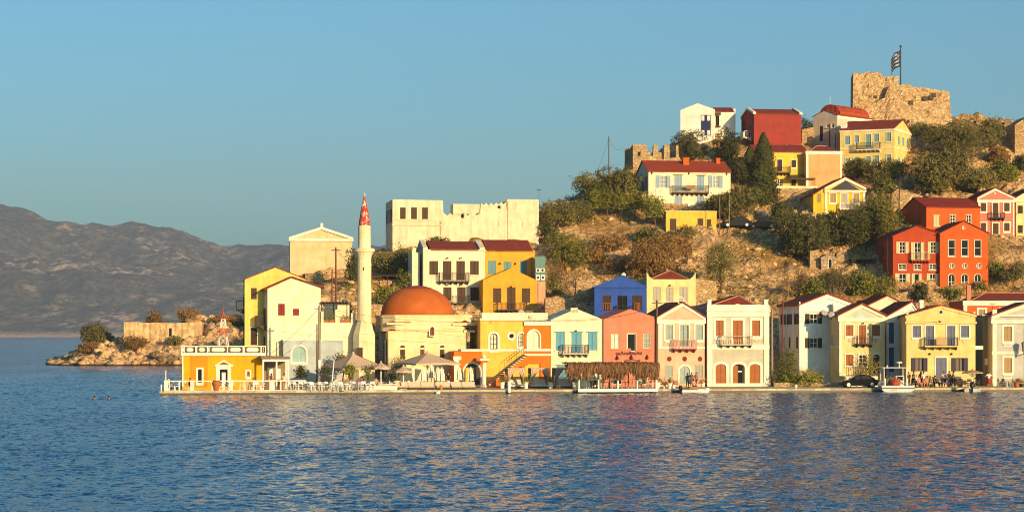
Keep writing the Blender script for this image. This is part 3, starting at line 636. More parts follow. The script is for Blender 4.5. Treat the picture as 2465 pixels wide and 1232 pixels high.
# 6 minaret
MY = 258.9; c = W(877, 925, MY); c.z = QZ
t = empty('minaret', c, 0, 'slender pale yellow minaret with peeling red conical spire beside the mosque', 'minaret')
ml = 1/F*MY
def mz(py): return EYE+(HOR-py)*ml-QZ
r = lambda w: w*ml/2
minm = plaster('minaret', (.80,.71,.45), .4)
mb = MB().lathe([(r(56),-1),(r(56),mz(806)),(r(33),mz(772))], 8, rot=.39); mb.build('base', minm, t)
o = MB().lathe([(r(34),mz(773)),(r(33.4),mz(640)),(r(35),mz(639)),(r(35),mz(636)),(r(33),mz(635)),(r(33),mz(622))], 20).build('shaft', minm, t)
MB().lathe([(r(33),mz(622)),(r(36),mz(615)),(r(45),mz(607)),(r(50),mz(606)),(r(52),mz(601)),(r(50),mz(600)),(r(46),mz(599)),(r(46),mz(598))], 20).build('balcony', minm, t)
MB().lathe([(r(31),mz(598)),(r(30),mz(545)),(r(27.5),mz(543))], 20).build('turret', minm, t)
k = NT('peeling_red_paint'); n = k.noise(k.coord((1,1,.8)), 2.4, 7, .7); k.base(k.mix(k.ramp(n, [(.53,(0,0,0)),(.6,(1,1,1))]), (.42,.035,.02), (.74,.58,.42))); k.rough(.7)
MB().lathe([(r(27.5),mz(543)),(r(26),mz(535)),(r(17),mz(505)),(r(4),mz(475)),(.03,mz(472))], 20).build('spire', k.m, t)
MB().ball((0,0,mz(470)), .16).tube((0,0,mz(470)),(0,0,mz(463)),.04).build('finial', simple('lead', (.5,.48,.42), .5), t)
MB().box(-.75,-.1,-1.32,-1.2,mz(880),mz(836)).build('door', BR, t); MB().box(-.1,.02,-r(33)-.03,-r(33)+.1,mz(651),mz(644)).build('slit_window', DKG, t)
# 7 mosque
h = House('mosque', 'yellow stone mosque with big orange dome behind the cafe umbrellas', 'mosque', 935, 1124, 925, 256.3, 8.7, 11, MOSQ, z0=QZ)
h.flat(797)
for a, b in ((963,975),(1011.5,1022),(1059,1070)): h.win(a, b, 841, 864, 'sh', BR if a != 1011.5 else paint('red_lattice', (.2,.05,.03), .6, True), sur=None)
for a, b in ((963,975),(1011.5,1022),(1059,1070)): h.win(a, b, 831, 836, 'sh', BR, arch=1)
h.wall()
for a, b in ((957,981),(1005,1028),(1053,1077)): h.panel(a, b, 826, 829, TRIM, 'hood', .05)
D = h.depth; W_ = h.w; cxm = h.u(1017); RR = (h.u(1105)-h.u(928))/2; zt = h.h; zd = h.v(758)
oct_r = RR*1.1
mb = MB(); 
def chamf(a, b, y0, y1, ch): return [(a+ch,y0),(b-ch,y0),(b,y0+ch),(b,y1-ch),(b-ch,y1),(a+ch,y1),(a,y1-ch),(a,y0+ch)]
uL, uR = h.u(924), h.u(1137)
dr = MB().slab(chamf(uL, uR, -.25, D+.1, 1.3), zt+.003, zd-.25); h.part(dr, 'drum', MOSQ)
mb = MB().slab(chamf(uL-.1, uR+.1, -.35, D+.2, 1.34), zd-.25, zd).slab(chamf(uL-.08, uR+.08, -.32, D+.2, 1.34), h.v(781), h.v(777.5))
mb.box(h.u(930), h.u(969), -.5, 2.6, h.v(781.5), h.v(776)).box(h.u(1088), h.u(1142), -.5, 2.6, h.v(783), h.v(777)).box(h.u(934), h.u(964), -.14, 2, h.v(802), h.v(795)).box(h.u(1116), h.u(1143), -.2, 3, h.v(800), h.v(794))
h.part(mb, 'cornice', MOSQ)
tm = MB()
for a, b, y, zz in ((932,992,776,.45),(1090,1132,776,.5),(935,964,795,.3),(1117,1136,793,.3)):
    ua, ub = h.u(a), h.u(b); z = h.v(y); tm.add([(ua,-.4,z),(ub,-.4,z),(ub,1.2,z),(ua,1.2,z),((ua+ub)/2,.6,z+zz)], [(0,1,4),(1,2,4),(2,3,4),(3,0,4)])
h.part(tm, 'corner_roof', TILE)
wo = h.winm(h.u(1035), h.u(1044.5), h.v(807), h.v(787), 'sh', paint('red_lattice', (.2,.05,.03), .6, True), arch=1.2); wo.location.y = -.43; h.part(MB().ring(arcpoly(h.u(1032),h.u(1047),h.v(809),h.v(783),1.1), arcpoly(h.u(1034.5),h.u(1045),h.v(807.5),h.v(786),1.2), .1, .2), 'surround', TRIM, wo)
hd = h.v(686)-zd; prof = []; n = 14; k = hd/RR
for i in range(n+1):
    a = math.pi/2*i/n; prof.append((max(.02, RR*math.cos(a)), zd+hd*(math.sin(a)**.94 if i else 0)))
dm = NT('dome_orange'); v = dm.coord(); nn = dm.noise(v, .8, 6, .6); dm.base(dm.mix(dm.ramp(nn, [(.3,(0,0,0)),(.7,(1,1,1))]), (.48,.125,.02), (.38,.08,.014))); dm.rough(.8, .2); dm.bump(dm.noise(v, 6), .2, .04)
do = h.part(MB().lathe([(RR+.12,zd),(RR+.12,zd+.12)]+[(RR,zd+.13)]+prof[1:], 40, (cxm, D/2)), 'dome', dm.m, smooth=True)
h.part(MB().lathe([(RR*.42,zd+hd*.925),(RR*.2,zd+hd*1.0),(.05,zd+hd*1.02)], 24, (cxm, D/2)), 'dome_cap', paint('dome_cap_red', (.34,.05,.015)), do)
for i, y in enumerate((1.2, 2.9, 4.6)):
    h.part(MB().prism([(0,0),(1,0),(1,3.2),(.5,3.8),(0,3.2)], 0, .06), 'niche', DBR, loc=(-.055, y+1, 1.6), rz=rad(90)-math.pi); h.part(MB().box(-.12,-.0,y+1.02,y+1.25,1,5.3), 'pilaster', TRIM)
h.lside(2, 2.9, h.v(800), h.v(782), DBR)
MOSQUE = h

# 8 white fortress mansion
h = House('fortress_mansion', 'large old white mansion with zigzag parapet between two towers on the ridge', 'building', 945, 1297, 605, 306, 9, 9, OLDW, fd=7)
pts = [(945,480),(1066,482.5),(1067,509),(1070,514),(1077,519),(1084,512.5),(1090,518),(1098,513.5),(1106,519),(1118,511.5),(1126,519),(1137,513),(1147,518),(1153,515),(1156,508),(1157.5,488),(1164,494),(1170,488.5),(1176,494.5),(1182,488),(1188,494),(1194,488),(1201,492),(1207,486),(1212,492),(1219,485),(1222,479.5),(1297,480.5)]
h.h = h.v(480); h.outline = [(0,-h.fd),(h.w,-h.fd)]+[(h.u(x), h.v(y, x)) for x, y in reversed(pts)]; h.outline[-1] = (0, h.outline[-1][1]); h.outline[2] = (h.w, h.outline[2][1])
h.depth = .8
for a, b in ((963,976.5),(989.5,1003.5),(1016,1030)): h.win(a, b, 499.5, 529, 'sh', BR)
for a, b, y0, y1 in ((1198,1201,534,545),(1256,1259,535,546),(1269.5,1271.5,500,506),(1108.5,1118,512.8,526),(1196.5,1206,494,503),(1176,1178.5,497,503),(1086,1088.5,521,526),(1138,1140.5,521,527)): h.win(a, b, y0, y1, 'op', mun=(0,0), frame=OLDW, name='slit_window')
h.wall('front_wall'); h.depth = 9
uA, uB = h.u(1066), h.u(1222)
h.part(MB().box(0, uA, .803, 9, -7, h.v(481.5)-.02), 'tower', OLDW); h.part(MB().box(uB, h.w, .803, 9, -7, h.v(480.5)-.03), 'tower', OLDW)
h.part(MB().box(uA+.003, uB-.003, .803, 9, -7, h.v(524)), 'middle_range', OLDW)
h.part(MB().box(h.u(1091,6), h.u(1156,6), 6, 8.9, -2, h.v(491,None,6)), 'rear_block', OLDW)
ST = simple('rust_stain', (.46,.27,.12), .9, .1, scale=2, var=.6)
for x, y0, y1, w_ in ((1222,484,575,1.6),(1060,533,566,2.2),(1219,484,500,2),(1240,488,500,.8)): h.part(MB().prism([(h.u(x-w_*.5),h.v(y1)),(h.u(x),h.v(y1+6)),(h.u(x+w_*.4),h.v(y1)),(h.u(x+w_),h.v(y0)),(h.u(x-w_),h.v(y0))], -.012, -.002), 'stain', ST)
h.band(944, 1067, 528.5, 530.5, OLDW, 'string_course', .06); h.band(944, 1062, 541, 544, OLDW, 'string_course', .12)
for i in range(5): h.lside(1+1.55*i, 1.5+1.55*i, h.v(535), h.v(503), DBR)
for i in range(2): h.lside(2+2*i, 2.6+2*i, h.v(610), h.v(592), WTR)
# 9 white three-storey house
h = House('town_house', 'white three-storey house with brown shutters and two iron balconies behind the dome', 'house', 1019, 1168, 735, 286, 8.5, 9, CREAM, fd=5)
h.flat(602.5)
for a, b in ((1033.5,1054.5),(1131.5,1152.5)): h.win(a, b, 628, 661, 'sh', BR)
for a, b in ((1066,1086.5),(1098.5,1119)): h.win(a, b, 628, 674, 'sh', BR, name='door')
h.win(1067, 1087, 691, 724, 'sh', BR); h.win(1100.5, 1121, 691, 729, 'sh', BR, name='door'); h.win(1132, 1152.5, 691, 724, 'sh', BR)
h.wall(); h.roof_side(583, TILE2, .15, over=-.9); h.balcony(1056, 1128, 656, 676, IRON, nb=6); h.balcony(1062, 1128, 711, 729, IRON, nb=5)
for a, b in ((0,.55),(h.w-.7,h.w-.02)): h.part(MB().add([(a,.0,h.h),(b,.0,h.h),(b,4.5,h.hridge+.3),(a,4.5,h.hridge+.3),(a,9,h.h),(b,9,h.h),(a,0,h.h+.35),(b,0,h.h+.35)], [(6,7,2,3),(0,1,7,6),(3,2,5,4),(0,6,3,4),(1,5,2,7)]), 'gable_parapet', CREAM)
h.band(1018, 1169, 600.5, 603.5, CREAM, 'cornice', .12)
for x, y in ((1077,622),(1109,622),(1077,686),(1109,686)): h.part(MB().tube((h.u(x),0,h.v(y)),(h.u(x),-.4,h.v(y)+.15),.04).ball((h.u(x),-.4,h.v(y)+.02),.1,8), 'wall_lamp', IRON)
h2 = House('garden_wall', 'tall narrow cream wall left of the white three-storey house', 'wall', 992, 1010, 735, 287, 8.5, 5, CREAM, fd=5); h2.flat(607); h2.wall()
h2.part(MB().prism([(0,h2.h),(h2.w*.5,h2.h),(h2.w*.5,h2.h+.5),(.1,h2.h+.7)], 0, .4), 'coping', CREAM)
# 10 orange houses
h = House('town_house', 'orange-yellow house with teal shutters and red roof, the rear of the pair', 'house', 1168.5, 1287, 735, 288, 8.5, 9, ORY, fd=5)
h.flat(605)
for a, b, y0, y1 in ((1175,1194,627.5,660),(1212,1231,630,655),(1251,1269,627.5,660)): h.win(a, b, y0, y1, 'sh', TEAL)
h.wall(); h.roof_side(579.5, TILE2, .1, over=-.2); h.band(1168.5, 1288, 603, 606, ORY, 'cornice', .1)
for x in (1203, 1240): h.part(MB().tube((h.u(x),0,h.v(633)),(h.u(x),-.2,h.v(633)+.1),.03).ball((h.u(x),-.22,h.v(635)),.12,8), 'wall_lamp', IRON)
h = House('gable_house', 'orange-yellow gable house with brown shutters and small iron balcony', 'house', 1162.5, 1292, 765, 283.5, 8.5, 6, ORY, fd=5)
h.gable(674, 1230.5, 645.5, 674)
for a, b in ((1187,1206.5),(1256,1276)): h.win(a, b, 693.5, 728, 'sh', BR)
h.win(1220.5, 1241, 691.5, 745, 'sh', BR, name='door'); h.wall(); h.roof_gable(TILE2, -.25, -.1, .05, drop=.12); h.balcony(1195, 1267, 728, 745, IRON, nb=7)
h.part(MB().tube((h.u(1230),0,h.v(689)),(h.u(1230),-.2,h.v(688)),.03).ball((h.u(1230),-.22,h.v(690)),.11,8), 'wall_lamp', IRON)
# glazed bay with air conditioners
h = House('glazed_bay', 'narrow teal glazed stair tower with air conditioners right of the orange houses', 'building', 1288, 1313, 765, 286, 8.5, 3, plaster('pinkish', (.62,.36,.22), .6), fd=5); h.flat(678); h.wall()
o = h.part(MB().box(0, h.w, 0, 2.9, h.h+.003, h.v(617)), 'glazing', simple('teal_glazing', (.10,.2,.19), .15, .5))
mb = MB()
for k in range(3): x = (h.w-.06)*k/2; mb.box(x, x+.06, -.03, -.002, h.h, h.v(617))
for y in (617, 640, 658, 677): mb.box(0, h.w, -.03, -.002, h.v(y)-.03, h.v(y)+.03)
h.part(mb, 'frame', paint('green_frame', (.12,.16,.13)), o)
for xa, y0, y1 in ((1289,646,655),(1300,646,655),(1289,662,674),(1301,662,674)):
    a = h.part(MB().box(h.u(xa), h.u(xa+10), -.3, -.033, h.v(y1), h.v(y0)), 'air_conditioner', WHM)
    h.part(MB().prism(circpoly(h.u(xa+5), h.v((y0+y1)/2), .17), -.32, -.301), 'fan', IRON, a)
for x in (1291, 1296): h.part(MB().tube((h.u(x),-.1,h.v(760)),(h.u(x),-.1,h.v(680)),.06), 'drain_pipe', plaster('pinkish', (.62,.36,.22)))

# 12 museum with portal and stair
h = House('museum', 'yellow building with arched windows and round window above the outside stair', 'building', 1156.5, 1260.5, 927, 255, 8.5, 9, plaster('museum_yellow', (.80,.48,.085), .2), z0=QZ)
h.flat(770); WG = glass('pale_glass', (.4,.36,.26), .2)
h.win(1180, 1197.5, 802, 840, 'gl', sur=TRIM, arch=1, sw=.25, frame=BR, mun=(1,2), pane=WG); h.rwin(1231, 808.5, 6.8, BR, TRIM, 'op', mun=(0,0), sw=.18); h.win(1247.5, 1262.5, 802, 833, 'gl', sur=TRIM, arch=1, sw=.2, frame=BR, mun=(1,2), pane=WG)
h.holes[-1] = [(min(x, h.w-.05), z) for x, z in h.holes[-1]]
h.wall(); h.band(1155, 1261, 767, 771.5, TRIM, 'cornice', .22, back=.5); h.band(1155.5, 1261, 840, 845, TRIM, 'string_course', .08)
h.part(MB().box(.6, h.u(1330), 3.2, 3.5, h.h, h.v(752)), 'roof_parapet', CREAM); h.part(MB().box(0, h.w, .55, 9, h.h-.2, h.h+.02), 'roof_slab', CREAM)
h.part(MB().box(h.u(1283),h.u(1290),3.1,3.19,h.v(766),h.v(759)), 'vent', GREYW)
MUSEUM = h
h = House('porch_block', 'orange block with white arched opening and stair arch in front of the yellow building', 'building', 1262, 1326.5, 927, 255.6, 8.5, 8, ORA, z0=QZ)
h.flat(783); h.win(1271, 1299, 795, 839, 'gl', sur=TRIM, arch=1, sw=.16, frame=TRIM, mun=(1,0), name='arch_window', pane=plaster('cream', (.80,.71,.50)))
h.winm(-.002+.05, h.u(1301), .0, h.v(874), 'gl', frame=ORA, sur=None, mun=(0,0), name='passage', pane=plaster('museum_yellow', (.80,.48,.085)))
h.wall(); h.band(1261, 1328, 773, 783, TRIM, 'parapet', .16, back=.3); h.band(1261.5, 1327.5, 839.5, 844.7, TRIM, 'string_course', .1); h.band(1261.5, 1327.5, 851, 856, TRIM, 'string_course', .09)
# stair: steps climb to the right
h3 = House('outside_stair', 'orange outside stair with white steps and iron handrail', 'stair', 1170, 1270, 927, 253.7, 8.5, 1.3, ORA, z0=QZ); n = 17
prof = [(0,0)]; ub = h3.w; zt = h3.v(853)
st = MB(); 
for i in range(n): a, b = ub*i/n, ub*(i+1)/n; z = zt*(i+1)/n; st.box(a, b+.05, -.06, 1.3, z-.09, z)
under = [(ub*.62,0)]+[(ub*(.62+.38*k/6), zt*(.60+.12*math.sin(k/6*1.57))-.1) for k in range(7)]
h3.part(MB().prism([(.0,0),(ub*.62,0),(ub*.66,zt*.52),(ub*.8,zt*.62),(ub,zt*.66),(ub,zt-.1),(.1,.12)], .0, 1.28), 'stringer', ORA); h3.part(st, 'steps', TRIM)
rm = MB(); 
for i in range(8, n): a = ub*(i+.5)/n; z = zt*(i+1)/n; rm.tube((a,.03,z),(a,.03,z+.95),.022,n=4)
rm.tube((ub*8.5/n,.03,zt*9/n+.95),(ub*(n-.5)/n,.03,zt+.95),.035,n=5); h3.part(rm, 'handrail', IRON)
mb = MB().ring(arcpoly(h.u(1236),h.u(1301),0,h.v(872),.35), arcpoly(h.u(1238),h.u(1299.5),-.05,h.v(874.5),.35), -.02, .06)
# portal
h = House('orange_portal', 'low orange portal with arched passage left of the yellow building', 'portal', 1093, 1160, 927, 253.5, 8.5, 4, ORA, z0=QZ); h.flat(845)
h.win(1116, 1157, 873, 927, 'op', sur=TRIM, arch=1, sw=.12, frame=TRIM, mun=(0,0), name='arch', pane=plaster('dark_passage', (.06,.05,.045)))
h.wall(); h.band(1110, 1161, 840, 845.5, TRIM, 'coping', .12, back=3); h.band(1091, 1110, 857, 866, TRIM, 'capital', .16); h.panel(1093, 1104, 866, 927, TRIM, 'pilaster', .1)
h.part(MB().box(h.u(1121), h.u(1130), .11, .16, 0, h.v(885)).box(h.u(1133), h.u(1142), .11, .16, 0, h.v(884)), 'inner_door', plaster('museum_yellow', (.80,.48,.085)))
c = W(1165, 925, 252.2); c.z = QZ
t = empty('gate_column', c, rad(8.5), 'white column with orange capital and ball finial beside the orange portal', 'column'); k = 252.2/F
MB().lathe([(.3,0),(.3,.2),(.25,.25),(.23,2.75),(.27,2.8)], 14).build('shaft', TRIM, t); MB().box(-.42,.42,-.42,.42,2.8,2.98).build('capital', ORA, t); MB().box(-.55,.55,-.55,.55,2.985,3.2).build('abacus', TRIM, t); MB().ball((0,0,3.42),.24).build('finial', TRIM, t)

# 13 cream house with azure shutters
h = House('gable_house', 'cream gable house with bright azure shutters right of the orange block', 'house', 1326.5, 1452.5, 927, 256, 8.5, 9, CREAM, z0=QZ)
h.gable(769, 1388, 743, 769)
for a, b in ((1337.5,1359.5),(1415,1438)): h.win(a, b, 800, 843, 'sh', AZURE)
h.win(1375.5, 1400, 800, 848, 'sh', AZURE, name='door'); h.win(1340, 1366, 880, 925, 'sh', TEAL, name='door'); h.win(1412, 1432, 882, 910, 'sh', AZURE); h.wall(); h.roof_gable(TILE2, -.3, -.15, .06, drop=.14)
for a, b, y in ((1335,1361,797.5),(1373,1403,797.5),(1412,1440,797.5),(1337,1369,876.5)): h.band(a, b, y, y+2, TEAL, 'lintel', .1)
h.balcony(1351.5, 1414.5, 829.5, 850, IRON, brm=plaster('grey_bracket', (.3,.32,.3)), slabm=GREYW, nb=5); h.part(MB().box(h.u(1374),h.u(1391),.0,.5,h.ha-.4,h.ha+.1), 'ridge_block', CREAM)
h.part(MB().tube((h.u(1386),0,h.v(795)),(h.u(1386),-.2,h.v(794)),.03).ball((h.u(1386),-.24,h.v(796)),.1,8), 'wall_lamp', IRON)
# 14 coral house
h = House('gable_house', 'coral red gable house with dark painted lettering above the thatched pergola', 'house', 1453, 1578, 927, 256.6, 8.5, 9, CORAL, z0=QZ)
h.gable(768, 1517, 743.5, 763); PG = glass('curtain_glass', (.5,.46,.33), .25)
h.win(1471, 1490.5, 803, 839, 'gl', mun=(1,2), pane=PG, frame=paint('cream_frame', (.62,.5,.28))); h.win(1510, 1530, 803, 845, 'op', mun=(0,0), name='door', sur=plaster('pale_coral', (.74,.4,.25))); h.win(1548, 1567, 802, 838.5, 'gl', mun=(1,2), pane=LGL, frame=paint('cream_frame', (.62,.5,.28)))
h.win(1475, 1497, 880, 925, 'op', name='door', mun=(0,0)); h.win(1530, 1560, 880, 925, 'op', name='door', mun=(1,0)); h.wall(); h.roof_gable(TILE2, -.3, -.15, .06, drop=.14)
h.part(MB().box(h.u(1511), h.u(1519), .0, .06, h.v(845), h.v(838)), 'red_box', CORAL); DK = paint('sign_maroon', (.10,.012,.01))
mb = MB(); a = 1483
for i, wd in enumerate((5,6,4,6,5,7,5,6,6,5)):   # joined brush lettering, too small in the photo to read
    z = h.v(851+1.2*math.sin(i*1.9)); u = h.u(a); w2 = wd/F*256*.9
    pts = [(u+w2*t_/6, -.03, z+.16*math.sin(t_*1.9+i)+.05*(i%3)) for t_ in range(7)]; mb.path(pts, .055, 4); a += wd+.9
mb.path([(h.u(1482),-.03,h.v(851)),(h.u(1500),-.03,h.v(853)),(h.u(1520),-.03,h.v(852.5)),(h.u(1545),-.03,h.v(849))], .05, 4); h.part(mb, 'lettering', DK)
mb = MB()
mb.path([(h.u(1503),-.03,h.v(868)),(h.u(1510),-.03,h.v(865.5)),(h.u(1518),-.03,h.v(868)),(h.u(1524),-.03,h.v(864.5)),(h.u(1531),-.03,h.v(868)),(h.u(1541),-.03,h.v(865))], .07, 4).path([(h.u(1503),-.03,h.v(868.5)),(h.u(1515),-.03,h.v(871)),(h.u(1530),-.03,h.v(871.5)),(h.u(1541),-.03,h.v(866)),(h.u(1538),-.03,h.v(872))], .07, 4); h.part(mb, 'lettering', DK)
for x, y in ((1485.5,863),(1519.5,862),(1557.5,862)): h.part(MB().lathe([(.02,.0),(.16,.1),(.17,.22),(.06,.45),(.01,.6)], 8, (h.u(x),-.16), h.v(y+3)), 'wall_lamp', DK)
# 15 blue house, 16 yellow house with hip roof, behind
h = House('gable_house', 'cobalt blue gable house with brown shutters behind the coral house', 'house', 1431, 1556, 772, 275.4, -1, 8, BLUE, fd=5)
h.gable(691, 1501, 664, 690)
h.win(1451, 1471, 711, 747, 'sh', DBR); h.win(1486, 1510, 711, 750, 'op', frame=DBR, mun=(1,0), name='door'); h.win(1522, 1546, 711, 746, 'sh', DBR); h.wall(); h.roof_gable(plaster('blue', (.05,.09,.42)), .05, .1, .1); h.band(1430, 1557, 689.5, 692.5, BLUE, 'cornice', .12)
h.balcony(1484, 1524, 735, 752, IRON, nb=3, d=.6)
for xa, xb in ((1453,1470),(1528,1540)):
    mb = MB()
    for i in range(5): x = h.u(xa)+(h.u(xb)-h.u(xa))*i/4; mb.box(x-.04, x+.04, -.1, -.05, h.v(746), h.v(729))
    mb.box(h.u(xa), h.u(xb), -.115, -.1, h.v(730), h.v(728.5)); h.part(mb, 'railing', ORB)
h.part(MB().ball((0,0,0), .3, 12), 'dish_dome', WHM, loc=(h.u(1501), .4, h.v(662)))
h = House('town_house', 'pale yellow house with red hip roof and corner horns beside the blue house', 'house', 1556.8, 1674.5, 772, 276, 7, 9, PALEY, fd=5)
h.flat(672)
for a, b, y0, y1 in ((1572.5,1590,690.5,725),(1603.5,1621,691,727),(1635.5,1655,690.5,728)): h.win(a, b, y0, y1, 'sh', BGS)
h.win(1578, 1592, 748, 772, 'sh', BGS); h.win(1640, 1656, 748, 772, 'sh', BGS)
h.wall(); h.roof_hip(1567, 1657, 671, 1606, 652, mat=TILE2)
for a, s_ in ((0,1),(h.w,-1)): h.part(MB().prism([(a,h.h),(a+s_*.75,h.h),(a+s_*.3,h.h+.35),(a,h.h+.85)][::s_], 0, .5), 'corner_horn', PALEY)
h.part(MB().tube((h.u(1612),0,h.v(686)),(h.u(1612),-.25,h.v(685)),.03).ball((h.u(1612),-.27,h.v(687)),.11,8), 'wall_lamp', IRON); h.part(MB().ball((0,0,0),.16), 'finial', TRIM, h.ro, loc=(h.u(1606,4.5),4.5,h.v(651.5,None,4.5)))
# 17 pink house
h = House('gable_house', 'salmon pink gable house with sage green shutters and white pediment', 'house', 1584.5, 1696, 929, 257.3, 8, 9, PINK, z0=QZ)
h.gable(762, 1643, 728, 762)
for a, b in ((1602,1620),(1674,1692)): h.win(a, b, 782, 817.5, 'sh', SAGE, sur=TRIM, sw=.17)
h.win(1637, 1657.5, 782, 834, 'gl', frame=SAGE, mun=(1,2), pane=LGL, sur=TRIM, name='door', sw=.18)
for x in (1611, 1648, 1685): h.rwin(x, 863.5, 6, REDS)
h.win(1602.5, 1618.5, 880, 910, 'sh', SAGE, sur=PINK, sw=.06); h.win(1675.5, 1691, 879, 909, 'sh', SAGE, sur=PINK, sw=.06); h.win(1636, 1660.5, 880.5, 922, 'sh', SAGE, sur=TRIM, arch=.9, name='door', sw=.2)
h.wall(); h.roof_gable(TILE2, .3, .25, .12); h.pediment(TRIM, None, 765, .42, .1); h.band(1584.5, 1696.5, 834, 839, TRIM, 'string_course', .05); h.panel(1584.7, 1594, 768, 834, TRIM, 'pilaster', .045)
h.balcony(1619, 1673.5, 816.5, 838.5, paint('red_metal', (.28,.03,.02)), nb=4, railm=paint('pink_rail', (.45,.22,.15)))
h.part(MB().ring(circpoly(h.u(1638),h.v(725)+.1,.42), circpoly(h.u(1638),h.v(725)+.1,.32), -.1, .0), 'arch_ornament', TRIM)
for a, b in ((1604,1617),(1676,1690)): h.part(MB().prism(circpoly(h.u((a+b)/2),h.v(826),.22,6), -.06, .0), 'medallion', PINK)
# 18 neoclassical green-grey and white house
h = House('town_house', 'grey-green neoclassical house with white pilasters and three orange arched doors', 'house', 1702.5, 1851, 930, 257.8, 8, 11, GREY, z0=QZ)
h.flat(734); 
for a, b in ((1723.5,1741.5),(1810.5,1829.5)): h.win(a, b, 771, 808.5, 'sh', ORB, sur=TRIM, sw=.3)
h.win(1764.5, 1787.5, 771, 830, 'sh', ORB, sur=TRIM, name='door', sw=.3)
h.win(1722.5, 1748, 875.5, 926, 'sh', ORB, sur=TRIM, arch=.62, name='door', sw=.28); d = h.win(1764, 1792.5, 875.5, 926, 'op', frame=ORB, sur=TRIM, arch=.62, name='door', sw=.28, mun=(0,0)); h.win(1804.5, 1830, 875.5, 926, 'sh', ORB, sur=TRIM, arch=.62, name='door', sw=.28)
h.wall()
h.part(MB().box(h.u(1764.5), h.u(1776.5), .05, .1, .05, h.v(880)), 'door_leaf', ORB, d); h.part(MB().box(h.u(1787), h.u(1792.2), .02, .14, .05, h.v(884)), 'door_leaf', DBR, d); h.part(MB().box(h.u(1777), h.u(1787), .1, .13, h.v(895), h.v(892)), 'transom', WTR, d)
h.band(1700, 1853.5, 745, 749, TRIM, 'cornice', .3); h.band(1702, 1851.5, 733.5, 745, TRIM, 'frieze', .1); h.band(1701.5, 1852, 749, 762, TRIM, 'architrave', .06); h.band(1702, 1851.7, 828.5, 840.5, TRIM, 'string_course', .1)
for a, b in ((1702.3,1714.5),(1838.5,1851.2)):
    h.panel(a, b, 762, 828, TRIM, 'pilaster', .09); mb = MB(); z0 = 0; i = 0
    while z0 < h.v(841)-.1: mb.box(h.u(a), h.u(b), -.1, .02, z0+.02, min(z0+.40, h.v(840.7))-.02); z0 += .40
    mb.box(h.u(a)+.02, h.u(b)-.02, -.07, .02, 0, h.v(840.7)); h.part(mb, 'quoins', TRIM)
    h.part(MB().box(h.u(a)+.05, h.u(b)-.1, .0, .5, h.h-.02, h.v(722.5)).box(h.u(a), h.u(b)-.05, -.05, .55, h.v(722.5), h.v(720.5)), 'corner_post', TRIM)
h.panel(1716, 1838, 922, 929.5, TRIM, 'plinth', .04)
h.part(MB().prism([(h.u(1763),h.v(734)),(h.u(1787),h.v(734)),(h.u(1775),h.v(731))], -.1, .1), 'crest', TRIM)
h.roof_hip(1714, 1817, 734.5, 1766, 713, mat=TILE2, y0=.6, y1=10); h.balcony(1732.5, 1807.5, 807.5, 828, plaster('grey_stone_balcony', (.5,.42,.3)), slabm=plaster('grey_stone_balcony', (.5,.42,.3)), heavy=True, nb=5, brm=BR)
for x in (1733, 1820): h.part(MB().prism(circpoly(h.u(x),h.v(817),.25,6), -.08, -.0), 'medallion', GREY)
# 19 white-blue house with side facade in shade
BW = plaster('bluish_white', (.76,.78,.73), .3)
h = House('gable_house', 'tall pale blue-white gable house with black shutters behind the palm bushes', 'house', 1926.5, 2058, 915, 266, 7, 10.5, BW, z0=1.0)
h.gable(734, 1992, 708, 732)
for y0, y1 in ((755,779),(813,837)): h.win(1949, 1968, y0, y1, 'osh', DBR, mun=(1,1)); h.win(2010, 2026, y0, y1, 'osh', DBR, mun=(1,1))
h.wall(); h.roof_gable(TILE, .3, .35, .16); h.pediment(WTR, None, 736, .45, .12)
for k, y in enumerate((1.0, 4.6, 7.6)):
    h.lside(y, y+1.1, h.v(780), h.v(755), DBR); h.lside(y+.15, y+.75, h.v(838), h.v(811), DBR)
    h.part(MB().box(-.1,-.0,y-.55,y-.05,h.v(780),h.v(755)).box(-.1,-.0,y+1.15,y+1.65,h.v(780),h.v(755)), 'shutter', DBR)
h.part(MB().box(-.03,.0,.0,10.5,h.v(738),h.v(733)), 'eaves_band', WTR); h.part(MB().box(-.12,.0,-.06,.2,0,h.v(726)), 'corner_post', WTR)
# 20 pale yellow house with white pediment
h = House('gable_house', 'cream-yellow gable house with orange shutters, half in the shadow of its neighbour', 'house', 2020, 2130, 905, 261.5, 4.5, 10, plaster('warm_yellow', (.80,.61,.30), .3), z0=1.0)
h.gable(759, 2074.5, 732, 759)
for a, b in ((2035.5,2054),(2099,2118)): h.win(a, b, 782, 808.5, 'sh', ORB, sur=TRIM)
h.win(2067.5, 2085, 782, 826.5, 'sh', ORB, sur=TRIM, name='door'); h.win(2036, 2054, 853, 879.5, 'sh', ORB, sur=TRIM); h.win(2067.5, 2086.5, 853, 881, 'op', sur=TRIM); h.win(2101, 2119, 851, 899, 'op', sur=TRIM, arch=1, name='door', mun=(0,0))
h.wall(); h.roof_gable(TILE, .3, .3, .16); h.pediment(TRIM, plaster('tymp_blue', (.52,.58,.56)), 760, .42, .12); h.balcony(2059.5, 2098, 808.5, 826.5, IRON, nb=3); h.chimney(2006.5, 2016.5, 730, 765, 4, WTR)
h.panel(2020.2, 2026, 765, 905, TRIM, 'corner_strip', .05); h.part(MB().box(-.03,.0,0,10,h.v(836),h.v(832)), 'string_course', TRIM); h.lside(3, 4, 4, 5.2, GREYW)
for a in (2045, 2108): h.part(MB().box(h.u(a-3.5),h.u(a+3.5),-.06,.0,h.v(823),h.v(815)), 'vent', BGS)
h.part(MB().tube((h.u(2077),0,h.v(777)),(h.u(2077),-.25,h.v(776)),.03).ball((h.u(2077),-.28,h.v(778)),.1,8), 'wall_lamp', IRON)
FENCEH = h
